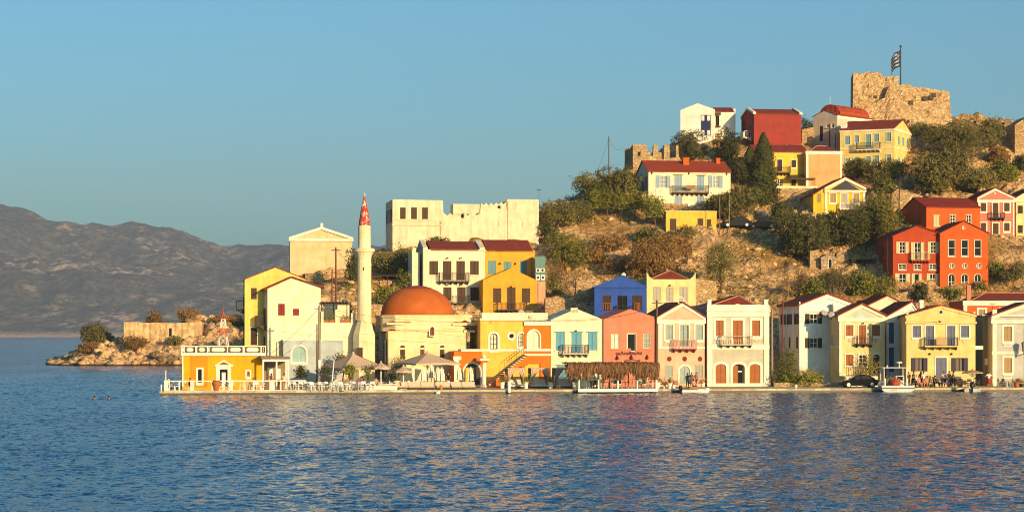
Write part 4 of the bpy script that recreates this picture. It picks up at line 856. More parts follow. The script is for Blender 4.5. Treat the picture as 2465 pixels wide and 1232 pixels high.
# 21 narrow white-blue neighbour and 21b cream gable behind
h = House('gable_house', 'narrow white gable house with blue strip shutters beside the sunny yellow house', 'house', 2133.5, 2216, 905, 263.5, 3, 9, BW, z0=1.0)
h.gable(763, 2196, 727, 757)
for y0, y1 in ((774,826),(836,894)): h.win(2140, 2152, y0, y1, 'sh', paint('strong_blue', (.02,.16,.36), .6, True), name='door')
h.wall(); h.roof_gable(TILE, .25, .2, .16); h.pediment(WTR, plaster('tymp_lblue', (.44,.56,.58)), 764, .4, .12); h.chimney(2214, 2223, 722, 745, 3, WTR)
h = House('gable_house', 'cream gable with red roof rising behind the narrow white house', 'house', 2088, 2186, 905, 281, 5, 8, CREAM, z0=1.2)
h.gable(736, 2137, 712.5, 737); h.wall(); h.roof_gable(TILE, .25, .3, .16); h.pediment(CREAM, None, None, .3, .08)
# 22 sunny yellow house
SY = plaster('sunny_yellow', (.81,.61,.24), .3)
h = House('gable_house', 'sunny yellow gable house with grey-blue doors behind the people on the quay', 'house', 2182, 2348, 930, 256.5, -3.5, 9, SY, z0=QZ)
h.gable(760, 2264.5, 736, 758)
for a, b in ((2197,2216.5),(2313.5,2332.5)): h.win(a, b, 784, 811.5, 'sh', GBL, sur=TRIM, sw=.15)
for a, b in ((2228.5,2248),(2280,2299.5)): h.win(a, b, 784, 832, 'sh', GBL, sur=TRIM, name='door', sw=.15)
for a, b in ((2204,2222.5),(2301,2319.5)): h.win(a, b, 861, 893, 'osh', paint('dark_navy', (.035,.03,.06)), sur=None, mun=(1,0), pane=plaster('grey_blind', (.2,.17,.15)), frame=BR)
h.win(2253, 2278.5, 861, 915, 'sh', GBL, sur=TRIM, name='door', sw=.16); h.rwin(2265, 751, 4, BR, TRIM, sw=.1)
h.wall(); h.roof_gable(TILE, .05, .2, .14); h.balcony(2224.5, 2304.5, 811.5, 832, paint('navy_rail', (.04,.045,.06)), slabm=SY, nb=5, brm=BR)
h.pediment(SY, None, 771, .25, .1)
for a in (2207, 2323): h.part(MB().prism(circpoly(h.u(a),h.v(821),.3,10), -.04, -.0), 'medallion', plaster('pale_panel', (.78,.6,.3)))
h.part(MB().box(h.u(2252),h.u(2277),-.86,-.8,h.v(830),h.v(812)), 'banner', paint('tan_cloth', (.5,.3,.13)))
for x in (2238, 2290.5): h.part(MB().ball((h.u(x),-.1,h.v(851.5)),.13,8), 'wall_lamp', IRON)
h.part(MB().ball((h.u(2262),-.1,h.v(774)),.12,8), 'wall_lamp', IRON); h.part(MB().box(0,.25,-.05,.3,h.hl-.1,h.hl+.35).box(h.w-.25,h.w,-.05,.3,h.hr-.1,h.hr+.4), 'corner_post', SY)
for a, b in ((2196,2231),(2293,2328)): h.part(MB().box(h.u(a),h.u(b),-.03,.01,0,h.v(897)), 'wall_panel', plaster('pale_panel', (.78,.6,.3)))
h.part(MB().box(h.w,h.w+.9,.3,1.1,h.v(841),h.v(832)), 'porch_roof', TRIM)
# 23 grey house at the right edge
h = House('town_house', 'light grey house with white window frames at the right edge of the quay', 'house', 2389, 2562, 928, 258, -4, 10, plaster('light_grey', (.50,.49,.44), .2), z0=QZ)
h.gable(760, 2476, 728, 760)
for a, b, y0, y1 in ((2417,2435.5,786,821),(2417.5,2436,861,897),(2470,2489,786,821),(2470,2489,861,910),(2520,2539,786,821)): h.win(a, b, y0, y1, 'sh', TAN, sur=TRIM, sw=.22)
h.wall(); h.roof_gable(TILE2, .25, .2, .14); h.pediment(TRIM, None, 764, .45, .16); h.band(2388, 2563, 845, 852.5, TRIM, 'string_course', .07); h.panel(2389.2, 2399, 770, 928, TRIM, 'pilaster', .06); h.band(2387, 2563, 757, 762, TRIM, 'cornice', .2)
for a, y in ((2426,828),(2426.5,905)): h.part(MB().box(h.u(a-10),h.u(a+10),-.05,.01,h.v(y+6),h.v(y-6)), 'wall_panel', TRIM); h.part(MB().box(h.u(a-8),h.u(a+8),-.065,-.05,h.v(y+2.5),h.v(y-2.5)), 'wall_panel', BGS)
h.part(MB().box(0,.5,-.1,.4,h.hl-.1,h.hl+.7), 'corner_post', TRIM)
mb = MB().lathe([(.2,0),(.3,.9),(.36,.95),(.05,1.2)], 6, (h.u(2462), -1.), h.v(846)); mb.tube((h.u(2462),-1.,h.v(846)),(h.u(2462),-1,h.v(854)),.1).tube((h.u(2462),-1,h.v(852)),(h.u(2462),0,h.v(852)),.05); h.part(mb, 'lantern', simple('lantern_glass', (.2,.19,.16), .3))
# 24 orange house behind with hip roof
h = House('town_house', 'orange-red house with white attic and red hip roof behind the grey house', 'house', 2319, 2520, 905, 274, 0, 9, plaster('vermilion', (.66,.13,.03), .2), z0=1.2)
h.flat(724); h.win(2356, 2371, 745, 780, 'sh', TAN, sur=TRIM, sw=.25); h.win(2410, 2425, 745, 780, 'sh', TAN, sur=TRIM, sw=.25); h.win(2356, 2368, 800, 850, 'sh', REDS, name='door'); h.wall(); h.band(2317.5, 2522, 723.5, 735.5, TRIM, 'frieze', .12); h.roof_hip(2337, 2505, 723.5, 2372, 705, 2470, TILE2); h.panel(2319.2, 2328, 735.5, 860, TRIM, 'pilaster', .07)
h.chimney(2328, 2337.5, 686, 724, .7, plaster('pink_chimney', (.6,.2,.12)), .55, False)
h2 = House('alley_wall', 'grey-green passage wall with a wall cabinet in the alley beside the grey house', 'wall', 2366, 2389, 928, 262, -4, 10, plaster('alley', (.22,.23,.2), .5), z0=QZ); h2.flat(758); h2.wall(); h2.part(MB().box(.2,.7,-.18,-.003,h2.v(878),h2.v(862)), 'meter_box', WHM); h2.part(MB().box(.55,.9,-.5,-.1,h2.v(845),h2.v(828)), 'sign_panel', WTR); h2.band(2364,2390,757,760,TRIM,'coping',.1)

# ---------- hillside houses
h = House('gable_house', 'deep red gable house with open yellow shutters, left of the orange one on the hillside', 'house', 2149.5, 2263, 699, 297, 4, 9, REDW, fd=5)
h.gable(569, 2208, 544, 562); WF = paint('white_frame', (.72,.68,.58))
for a, b in ((2165,2179),(2240,2253)): h.win(a, b, 582, 610, 'osh', PYS, mun=(1,2), sur=None)
h.win(2201, 2216, 583, 627, 'osh', PYS, mun=(1,2), name='door')
for a, b in ((2163,2180.5),(2200,2216.5),(2236.5,2253)): h.win(a, b, 635.5, 648.5, 'gl', mun=(1,1), sur=paint('pink_trim', (.6,.4,.26)), sw=.06)
h.win(2164, 2181, 658, 697, 'osh', PYS, mun=(1,2)); h.win(2200.5, 2212, 658, 697, 'osh', PYS, mun=(0,1), name='door'); h.win(2238, 2252, 658, 697, 'osh', PYS, mun=(1,2))
h.wall(); h.roof_gable(tile('red_tile', (.26,.03,.014)), .2, .25, .12); h.balcony(2192, 2235.5, 606.5, 625.5, PYS, slabm=REDW, nb=6, brm=REDW, d=.7)
h.part(MB().tube((-.06,2.5,-2),(-.06,2.5,h.hl),.07), 'drain_pipe', paint('pink_trim', (.6,.4,.26))); h.lside(5, 5.8, h.v(615), h.v(590), DBR); h.lside(5, 5.8, h.v(675), h.v(662), DBR)
h = House('gable_house', 'bright orange gable house with dark arched openings on the hillside', 'house', 2263, 2379, 699, 296.7, 4, 9, ORED, fd=5)
h.gable(562, 2321, 533, 561); PT = paint('pink_trim', (.6,.4,.26))
for a, b in ((2282.5,2298),(2314,2330),(2345.5,2361)): h.win(a, b, 577.5, 616, 'op', sur=PT, sw=.07, mun=(0,1)); h.win(a, b, 659, 697, 'op', sur=PT, sw=.07, mun=(1,1), arch=1)
for x in (2291, 2322, 2356.5): h.rwin(x, 640, 6, None, PT, 'gl', mun=(1,1), sw=.07)
h.rwin(2319.5, 548, 3.5, None, PT, 'gl', mun=(1,1), sw=.06); h.wall(); h.roof_gable(tile('red_tile', (.26,.03,.014)), .15, .15, .12); h.band(2263.3, 2380, 619, 621.5, ORED, 'string_course', .05)
h = House('town_house', 'red-orange house with long red roof, highest of the red group', 'house', 2230, 2360, 600, 309, 12, 9, ORED, fd=5)
h.flat(500); h.win(2248, 2261.5, 518, 543, 'sh', PYS, sur=PT, sw=.06); h.win(2287, 2299.5, 517, 540, 'op', sur=PT, sw=.07); h.win(2326, 2338, 517, 543, 'op', sur=PT, sw=.07); h.wall(); h.roof_side(478, tile('red_tile', (.26,.03,.014)), .1, over=.1)
h = House('gable_house', 'rose pink house with white pediment and dark balcony at the right edge', 'house', 2354.5, 2442, 567, 315, 2, 9, plaster('rose', (.70,.20,.14), .2), fd=5)
h.gable(475, 2396, 453, 475)
for a, b in ((2360.5,2373.5),(2417,2430)): h.win(a, b, 488.5, 508.5, 'sh', BR, sur=TRIM, sw=.17); h.win(a, b, 536.5, 556, 'sh', BR, sur=TRIM, sw=.17)
h.win(2389.5, 2403, 488.5, 523, 'sh', BR, sur=TRIM, name='door', sw=.15); h.win(2390, 2403.5, 537.5, 566, 'sh', BR, sur=TRIM, name='door', sw=.15); h.rwin(2396, 465, 2.4, WTR)
h.wall(); h.roof_gable(TILE2, .25, .25, .12); h.pediment(TRIM, None, 478, .34, .12); h.balcony(2383.5, 2416.5, 510.5, 523, IRON, nb=4, d=.75); h.panel(2354.7, 2358, 480, 567, TRIM, 'pilaster', .05); h.panel(2438, 2441.8, 480, 567, TRIM, 'pilaster', .05)
h = House('gable_house', 'lemon yellow house half cut by the right edge beside the rose pink one', 'house', 2446, 2530, 571, 315.5, 2, 9, PALEY, fd=5); h.gable(476, 2489, 452, 476)
for y0, y1 in ((495,514),(542,561)): h.win(2449.5, 2462, y0, y1, 'sh', DBR); h.win(2485, 2498, y0, y1, 'sh', DBR)
h.wall(); h.roof_gable(TILE2, .2, .2, .12); h.pediment(TRIM, None, 478, .3, .1)
# 27 small yellow temple-front house
h = House('gable_house', 'small bright yellow house with white pediment and dark blue tympanum', 'house', 1958, 2082.5, 528, 318, 3, 9, plaster('bright_yellow', (.80,.50,.03), .2), fd=6)
h.hl = h.v(476); h.hr = h.v(452); h.ax = h.u(2034); h.ha = h.v(427); ul = h.u(1986)
h.outline = [(0,-6),(h.w,-6),(h.w,h.hr),(h.ax,h.ha),(ul,h.hr),(0,h.v(470))]
for a, b in ((1998.5,2011.5),(2054.5,2067)): h.win(a, b, 465.5, 488, 'sh', TAN, sur=TRIM, sw=.16)
h.win(1966, 1976, 465.5, 488, 'sh', TAN); h.win(2025, 2039.5, 466.5, 501, 'sh', BGS, sur=TRIM, name='door', sw=.16); h.win(1999, 2013.5, 518, 528, 'sh', TAN, sur=TRIM, arch=1, sw=.14); h.wall()
uw = h.w-ul; mb = MB(); z = (h.ax,h.ha)
for p in ([(0-.2,h.v(471)),(ul,h.hr),(ul,h.hr+.13),(-.2,h.v(470)+.1)], [(ul-.15,h.hr-.05),z,(z[0],z[1]+.13),(ul-.15,h.hr+.08)], [z,(h.w+.15,h.hr-.05),(h.w+.15,h.hr+.08),(z[0],z[1]+.13)]): mb.prism(p, -.2, 9.1)
h.part(mb, 'roof', TILE2); mb = MB(); mb.prism([(ul-.1,h.hr-.35),(z[0],z[1]-.42),(z[0],z[1]-.01),(ul-.1,h.hr-.01)], -.25, .02).prism([(z[0],z[1]-.42),(h.w+.1,h.hr-.35),(h.w+.1,h.hr-.01),(z[0],z[1]-.01)], -.252, .018).box(ul-.12, h.w+.12, -.28, .015, h.hr-.62, h.hr-.37)
h.part(mb, 'pediment', TRIM); h.part(MB().prism([(ul+.7,h.hr-.3),(h.w-.7,h.hr-.3),(z[0],z[1]-.5)], -.06, -.0), 'tympanum', paint('navy', (.008,.012,.04)))
for a, b in ((1985,1991),(2077.5,2082.5)): h.panel(a, b, 462, 528, TRIM, 'pilaster', .08)
h.balcony(2019.5, 2058, 488.5, 501.5, WHM, slabm=TRIM, nb=5, d=.7); h.lside(3, 4.2, h.v(495), h.v(470), GREYW)
# 28 peach and yellow house
h = House('town_house', 'yellow house with balcony and awning terrace behind the cypress', 'house', 1818, 1943, 478, 332, 5, 8, plaster('strong_yellow', (.80,.52,.06), .2), fd=6)
h.flat(366); h.win(1871, 1883, 384.5, 412, 'sh', DBR, sur=TRIM, name='door', sw=.1); h.win(1905, 1916, 385.5, 403, 'sh', DBR, sur=TRIM, sw=.1); h.win(1871, 1883, 430, 449.5, 'op', sur=BR, sw=.06); h.win(1905, 1916, 430, 449, 'sh', DBR); h.wall()
h.roof_side(351, TILE2, .25); h.balcony(1869.5, 1901, 400.5, 415, IRON, nb=4, d=.7); h.band(1817, 1944, 364.5, 368, TRIM, 'cornice', .1)
h.part(MB().box(h.u(1862), h.u(1958), -2.2, -.003, h.v(505), h.v(456)), 'terrace_base', STN); h.part(MB().box(h.u(1861), h.u(1959), -2.3, -.004, h.v(456), h.v(450)), 'terrace_parapet', CREAM)
z = h.v(424); a, b = h.u(1895), h.u(1956); mb = MB().add([(a,-2.1,z-.6),(b,-2.1,z-.6),(b,-.05,z+.1),(a,-.05,z+.1),(a,-2.1,z-.5),(b,-2.1,z-.5),(b,-.05,z+.2),(a,-.05,z+.2)], [(0,3,2,1),(4,5,6,7),(0,1,5,4),(1,2,6,5),(2,3,7,6),(3,0,4,7)])
for x in (a+.1, (a+b)/2, b-.1): mb.tube((x,-2.,h.v(450)),(x,-2.,z-.55),.05)
h.part(mb, 'awning', paint('dark_awning', (.05,.035,.025)))
h = House('town_house', 'flat peach-coloured house block with white corner strips beside the yellow balcony house', 'house', 1940, 2026.5, 478, 331, 5, 7.9, PEACH, fd=6)
h.flat(366); h.wall(); h.panel(1940.2, 1946, 368, 478, TRIM, 'pilaster', .04); h.panel(2021.5, 2026.4, 368, 478, TRIM, 'pilaster', .04); h.band(1939, 2028, 364, 371.5, TRIM, 'cornice', .08); h.roof_hip(1948, 2018, 365, 1966, 352, 1990, TILE2)
# 30 dark red house
h = House('town_house', 'plain dark red house with white-edged red roof behind the cypress top', 'house', 1815, 1929, 363, 345, 8, 8, DRED, fd=6)
h.flat(275.5); h.wall(); h.roof_side(265, TILE2, .1, over=-.3); hh = h.h
for a, b in ((-.15,.3),(h.w-.3,h.w+.15)): h.part(MB().add([(a,-.1,hh),(b,-.1,hh),(b,4,h.hridge+.05),(a,4,h.hridge+.05),(b,8,hh),(a,8,hh),(a,-.1,hh+.3),(b,-.1,hh+.3),(b,4,h.hridge+.35),(a,4,h.hridge+.35),(b,8,hh+.3),(a,8,hh+.3)], [(6,7,8,9),(9,8,10,11),(0,1,7,6),(0,6,9,3),(3,9,11,5),(1,2,8,7),(2,4,10,8),(5,11,10,4)]), 'gable_parapet', TRIM)
h.lbalcony(1.5, 4.5, h.v(329), WHM, d=1.1, slabm=WTR); h.lside(2, 3, h.v(329), h.v(300), DBR, 'door')
for y in (.6, 5.5): h.lside(y, y+.9, h.v(310), h.v(285), DBR); h.lside(y, y+.9, h.v(352), h.v(335), DBR)
# 31 white house with blue and white shutter
h = House('gable_house', 'white gable house on the crest with a tall blue and white door', 'house', 1638, 1721, 340, 349, -5.5, 8, WHITE, fd=4)
h.gable(265, 1679, 249, 264); d = h.win(1687, 1711, 277, 327, 'sh', paint('deep_blue', (.012,.025,.09)), name='door', frame=paint('dark_recess', (.09,.05,.03))); h.wall(); h.roof_gable(TILE2, -.2, -.1, .05, drop=.1)
for x0, x1 in ((1688.5,1695.5),(1702.5,1709.5)):
    for y0, y1 in ((279,291),(314,325)): h.part(MB().box(h.u(x0),h.u(x1),-.02,.02,h.v(y1),h.v(y0)), 'door_panel', WTR, d); h.part(MB().box(h.u(x0+2.2),h.u(x1-2.2),-.03,-.02,h.v(y1-2),h.v(y1-5)), 'door_panel', GREYW, d)
h = House('town_house', 'white wing with open balcony niche on the crest joined to the white gable house', 'house', 1721, 1770.5, 340, 351, 2, 7, WHITE, fd=4)
h.flat(270); h.win(1722.5, 1731.5, 279, 304, 'op', frame=DBR, name='loggia', mun=(1,0)); h.wall(); h.roof_side(261, TILE2, .1, over=-.15); h.band(1721, 1734, 272, 278, BR, 'niche_roof', .7)
h.band(1721, 1734, 304, 307, BR, 'niche_floor', .5); h.part(MB().box(h.w-.3, h.w, 0, 7, h.h, h.v(262)), 'gable_parapet', TRIM)
# 33 white house with red roof
h = House('town_house', 'cream two-storey house with red tile roof and light blue shutters on the slope', 'house', 1561, 1758.5, 503, 324, 9, 8, CREAM, fd=5)
h.flat(413.5); 
for a, b in ((1588,1604.5),(1714.5,1730.5)): h.win(a, b, 423, 452, 'osh', LTB, mun=(1,2), pane=LGL)
for a, b in ((1623.5,1641),(1678,1695)): h.win(a, b, 423, 459.5, 'sh', LTB, name='door'); h.win(a, b, 471.5, 500, 'sh', LTB, name='door'); h.band(a-3, b+3, 421, 422.5, BR, 'lintel', .12)
h.wall(); h.roof_side(389.5, TILE, .2, over=.15); h.chimney(1645, 1659, 379.5, 402, 2.4, plaster('orange_red', (.58,.105,.016)), .8); h.chimney(1724.5, 1733.5, 380.5, 400, 3, plaster('orange_red', (.58,.105,.016)), .7)
for x, y in ((1652,404),(1729,400)): h.part(MB().box(h.u(x-8,2), h.u(x+8,2), 2, 3.5, h.v(y,None,2)-.3, h.v(y,None,2)-.05), 'chimney_base', TRIM, h.ro)
h.balcony(1617.5, 1703.5, 446.5, 463, IRON, slabm=BR, nb=8, d=.8); h.part(MB().box(h.u(1649),h.u(1670),-.9,-.82,h.v(456),h.v(447)), 'name_board', paint('brown_board', (.25,.1,.03)))
for x in (1569, 1658, 1749): h.part(MB().lathe([(.03,0),(.12,.2),(.03,.5)], 6, (h.u(x),-.1), h.v(421)), 'wall_lamp', BR)
for y0, z0, z1 in ((.8,455,425),(3,460,425),(5.4,455,425),(2,500,478)): h.lside(y0, y0+1, h.v(z0), h.v(z1), GBL)
h.part(MB().box(-1.1,-.003,.4,5,h.v(466),h.v(463)), 'side_canopy', TILE); h.part(MB().box(-.9,-.004,.6,4.6,-2,h.v(468)), 'side_porch', CREAM)
h.part(MB().box(h.u(1654),h.u(1668),-.3,-.003,h.v(500),h.v(490)), 'air_conditioner', WHM)
# 34 small flat yellow building
h = House('flat_roof_house', 'small flat-roofed yellow house with three brown doors below the cream house', 'house', 1603.5, 1725, 560, 315, 6, 6, plaster('mustard', (.76,.47,.07), .45), fd=3)
h.flat(508)
for a, b, y in ((1612.5,1628,526.5),(1679,1693,526),(1701.5,1712,528)): h.win(a, b, y, 558.5, 'sh', BR, name='door')
h.wall(); h.part(MB().box(-.1,h.w+.1,.3,6.1,h.h-.1,h.h+.05), 'roof', CREAM); h.part(MB().box(-.04,0,0,6,-2,h.h-.3), 'side_wall', STN)
# 35 large yellow corner house
h = House('town_house', 'large yellow corner house with light blue shutters below the castle', 'house', 2022, 2153, 425, 343, -24, 10, plaster('straw', (.80,.62,.20), .25), fd=5)
h.h = h.v(318, 2022); zr_ = h.v(303.5, 2153); h.h = (h.h+zr_)/2; h.outline = [(0,-5),(h.w,-5),(h.w,h.h),(0,h.h)]; SB = paint('sky_shutter', (.25,.40,.40), .6, True)
for a, b, y0, y1 in ((2034,2046.5,327.5,348.5),(2058,2067.5,326.5,343.5),(2104,2116,322.5,341.5),(2133.5,2145,319.5,340.5),(2035,2046,381,404),(2058,2069,378,403.5),(2084,2096,376,400.5),(2104.5,2116,374,399.5),(2134,2145,371.5,398.5)): h.win(a, b, y0, y1, 'sh', SB, sur=TRIM, sw=.09)
h.win(2084.5, 2097, 323.5, 356, 'sh', SB, sur=TRIM, name='door', sw=.09); h.wall(); h.roof_side(292, TILE2, .2, over=.1); h.balcony(2064.5, 2121, 343, 359, IRON, slabm=TRIM, nb=6, d=.9)
for z0, z1 in ((325,345),(376,398)):
    for y in (2., 4.7, 7.4): h.part(MB().box(h.w, h.w+.05, y, y+1, h.v(z1,2153), h.v(z0,2153)).box(h.w+.05, h.w+.08, y+.47, y+.53, h.v(z1,2153), h.v(z0,2153)), 'window', SB)
h.part(MB().box(h.w, h.w+.05, 0, 10, h.v(356,2153), h.v(353,2153)).box(h.w,h.w+.07,-.05,10,h.h-.35,h.h), 'string_course', TRIM); h.band(2022, 2153, 355, 358, TRIM, 'string_course', .05); h.part(MB().box(-.07,h.w+.06,-.07,.0,h.h-.35,h.h), 'cornice', TRIM)
h.part(MB().box(0,.8,.5,1.2,h.h,h.h+1.1), 'chimney', TRIM, h.ro)
# 36 church with barrel dome
h = House('church', 'grey-white church with red barrel dome and small bell arch below the castle', 'church', 1957.5, 2015.5, 348, 352, -42, 13, plaster('church_grey', (.62,.54,.42), .4), fd=5)
h.hl = h.v(283,1957.5); h.hr = h.v(275.5,2015.5); h.hl = h.hr = (h.hl+h.hr)/2; h.ax = h.w/2; h.ha = h.v(266); h.outline = [(0,-5),(h.w,-5),(h.w,h.hr),(h.ax,h.ha),(0,h.hl)]
h.win(1972.5, 1981, 303.5, 340, 'sh', DBR, name='door'); h.win(1989.5, 1995, 300, 308, 'op', mun=(0,0)); h.win(2001.5, 2007.5, 298, 308, 'op', mun=(0,0)); h.wall(); h.roof_gable(TILE2, .1, .15, .1)
R_ = h.w*.44; n = 10; vs = []; 
for y in (1.2, 12.8): vs += [(h.ax-R_*math.cos(math.pi*i/n), y, h.ha-.75+R_*.9*math.sin(math.pi*i/n)) for i in range(n+1)]
bd = MB().add(vs, [(i,i+1,i+n+2,i+n+1) for i in range(n)]+[tuple(range(n,-1,-1)), tuple(range(n+1,2*n+2))]); o = h.part(bd, 'barrel_dome', tile('red_dome', (.36,.055,.02)), h.ro); h.part(MB().tube((h.ax,1.3,h.ha+R_*.9-1),(h.ax,1.3,h.ha+R_*.9+.5),.04).box(h.ax-.2,h.ax+.2,1.27,1.33,h.ha+R_*.9+.15,h.ha+R_*.9+.22), 'cross', WHM, o)
h.part(MB().box(h.w, h.w+.03, .0, 13, h.hr-.5, h.hr-.05), 'eaves_band', TRIM)
h.part(MB().prism([(0,0),(.5,0),(.5,2.4),(0,2.4)], 0, .7).prism([(1.5,0),(2.,0),(2.,2.4),(1.5,2.4)], 0, .7).prism([(0,2.4),(2,2.4),(1.6,3.2),(1,3.5),(.4,3.2)], 0, .7), 'bell_arch', STN, loc=(h.w-.4, 12.9, h.hr-2.6), rz=rad(42))
# 40 grey shed with gable
h = House('shed', 'small grey gabled shed in shade left of the bright yellow house', 'shed', 1899, 1944, 530, 326, 3, 4, GREYW, fd=3); h.gable(500, 1921, 485); h.win(1903, 1910, 508, 522, 'op'); h.wall(); h.roof_gable(GREYW, .1, .1, .1)
# 39 stone hut
h = House('stone_hut', 'little stone hut with white-edged dark doorway at the foot of the dark trees', 'hut', 1977, 2014, 655, 303.5, 3, 3.5, stone('hut', (.46,.36,.24)), fd=2); h.gable(621, 1995, 612, 621); h.win(1993.5, 2003.5, 623, 655, 'op', frame=WTR, name='door', mun=(0,0)); h.wall(); h.roof_gable(stone('hut', (.46,.36,.24)), .1, .1, .1)
# 38 stone house at right edge, headland ruin
h = House('stone_house', 'bare stone gable house cut by the right edge of the view', 'house', 2443, 2520, 377, 350, 2, 8, STN, fd=4); h.gable(301, 2480, 277, 301); h.wall(); h.roof_gable(TILE2, -.2, -.1, .05, drop=.15); h.part(MB().box(h.u(2448),h.u(2465),-.08,-.003,h.v(318),h.v(315)), 'ledge', STN)
t = NT('ruin_plaster'); v = t.coord(); n1 = t.noise(v, .55, 6, .7); n2 = t.noise(t.coord((1.3,1.3,.3)), 1.2, 5, .65); n3 = t.noise(v, 4, 5, .65)
a = t.mix(t.ramp(n1, [(.42,(0,0,0)),(.55,(1,1,1))]), (.72,.54,.28), (.50,.33,.16)); a = t.mix(t.ramp(n2, [(.5,(0,0,0)),(.62,(.8,.8,.8))]), a, (.27,.17,.08)); a = t.mix(t.ramp(n3, [(.55,(0,0,0)),(.7,(.6,.6,.6))]), a, (.38,.26,.14)); t.base(a); t.rough(.95, .1); t.bump(n3, .8, .1); OLDY = t.m
h = House('ruined_house', 'roofless weathered yellowish building on the rocky headland', 'ruin', 298, 486, 812, 470, 4, 6, OLDY, z0=4.6, fd=3)
pts = [(298,775),(330,774.5),(345,777),(375,776),(420,777.5),(455,776),(486,775)]; h.h = h.v(776); h.outline = [(0,-3),(h.w,-3)]+[(h.u(x),h.v(y)) for x, y in reversed(pts)]; h.outline[2] = (h.w, h.outline[2][1]); h.outline[-1] = (0, h.outline[-1][1])
h.win(406, 414, 789, 811, 'op', frame=OLDY, name='door', mun=(0,0)); h.depth = .6; h.wall('front_wall'); h.part(MB().box(h.w-.6,h.w-.001,.603,6,-3,h.h-.1).box(0.001,.6,.603,6,-3,h.h-.3).box(.61,h.w-.61,5.4,6,-3,h.h-.2), 'rear_wall', OLDY); h.band(297,487,811,815,OLDY,'plinth',.25)
# =====================================================  CASTLE, RUINS, STONE WALLS
def rough_block(name, parent, mat, prof, u0, u1, zb, depth, batter=.0, amp=.25, step=.35, seed=1):
    """thick masonry block with a broken top line; prof(u) = height of the top, face roughened in real geometry"""
    us = np.arange(u0, u1+step, step); us[-1] = u1; nz = 34; V = []; nu = len(us)
    tops = np.array([prof(u) for u in us]); top = zb+1
    def sheet(y, sgn, sd):
        for j in range(nz):
            for i, u in enumerate(us):
                f = j/(nz-1); z = zb+(tops[i]-zb)*f
                d1, d2, idv = worley(np.array([u*1.3+sd]), np.array([z*1.9]), seed); n = float((idv[0]-.5)*np.clip((d2[0]-d1[0])*4, 0, 1)) if 0 < j < nz-1 else 0
                V.append((u+(1 if i == nu-1 else -1 if i == 0 else 0)*batter*.5*(1-f)*(tops[i]-zb), y-sgn*(batter*(1-f)*(tops[i]-zb)+n*amp), z))
    sheet(0, 1, 0); sheet(depth, -1, 40); N = nu*nz; Fs = []
    for b, fl in ((0, False), (N, True)):
        for j in range(nz-1):
            for i in range(nu-1):
                q = (b+j*nu+i, b+j*nu+i+1, b+(j+1)*nu+i+1, b+(j+1)*nu+i); Fs.append(q[::-1] if fl else q)
    for i in range(nu-1): a = (nz-1)*nu+i; Fs.append((a, a+1, N+a+1, N+a)); Fs.append((i, N+i, N+i+1, i+1))
    for j in range(nz-1):
        a = j*nu; Fs.append((a, a+nu, N+a+nu, N+a)); a = j*nu+nu-1; Fs.append((a, N+a, N+a+nu, a+nu))
    m = MB(); m.v = V; m.f = Fs; return m.build(name, mat, parent)
CST = stone('castle', (.74,.50,.26), 2.8, .4, .8)
class Frame(House):
    pass
h = Frame('castle', 'ruined stone castle tower and bastion on the hilltop', 'castle', 2054, 2300, 312, 358, -6, 14, CST)
def pr(pts): 
    xs_ = [h.u(p[0]) for p in pts]; zs_ = [h.v(p[1], p[0]) for p in pts]
    return lambda u: float(np.interp(u, xs_, zs_)+.4*(vnoise(np.array([u*.9]), np.array([.5]), 3)[0]-.5)+.45*(vnoise(np.array([u*2.6]), np.array([2.5]), 5)[0]-.5))
rough_block('tower', h.root, CST, pr([(2054,176),(2085,175),(2095,172),(2106,176),(2110,171),(2115,171.5),(2121,178),(2124,184),(2140,183),(2163,182.5)]), 0, h.u(2163), -5, 9, .02, .5, .35, 2)
h.Y0 -= .0
ro = rough_block('bastion', h.root, CST, pr([(2060,256),(2100,250),(2132,236),(2136,207),(2163,205.5),(2176,205),(2190,208),(2222,212),(2250,218),(2281,223),(2284,224)]), h.u(2060), h.u(2283), -5, 10, .15, .42, .4, 5); ro.location.y = -1.2
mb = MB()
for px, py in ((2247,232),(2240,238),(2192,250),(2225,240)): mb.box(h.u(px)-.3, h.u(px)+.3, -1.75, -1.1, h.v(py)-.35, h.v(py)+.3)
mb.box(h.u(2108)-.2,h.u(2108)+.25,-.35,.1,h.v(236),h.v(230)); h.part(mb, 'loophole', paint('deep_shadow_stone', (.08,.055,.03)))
# flagpole
c = h.world(2168, 206, 4); t = empty('flagpole', c, 0, 'tall flagpole with a waving blue and white striped flag on the castle', 'flagpole'); k = c.y/F
MB().tube((0,0,-1.5),(0,0,92*k),.13,.09,8).ball((0,0,92*k+.1),.2).build('pole', simple('dark_pole', (.05,.055,.06), .5), t)
fw, fh = 29*k*.86, 2.55; nu, nv = 28, 18; V = []; zt = 86*k
for j in range(nv+1):
    for i in range(nu+1):
        f = i/nu; x = -f*fw*.86; V.append((x, .25*math.sin(f*7+j*.09)*f+f*.5, zt-j/nv*fh-f*f*1.5-.16*math.sin(f*6.5)))
FB = paint('flag_blue', (.016,.028,.085), .8); FWH = paint('flag_white', (.34,.36,.40), .8); fs = []; mi = []
for j in range(nv):
    for i in range(nu):
        fs.append((j*(nu+1)+i, j*(nu+1)+i+1, (j+1)*(nu+1)+i+1, (j+1)*(nu+1)+i)); st = j//2
        if i < 10 and j < 10: w_ = (4 <= i <= 5) or (4 <= j <= 5)
        else: w_ = st % 2 == 1
        mi.append(1 if w_ else 0)
m = MB(); m.v = V; m.f = fs; fo = m.build('flag', [FB, FWH], t); fo.data.polygons.foreach_set('material_index', mi)
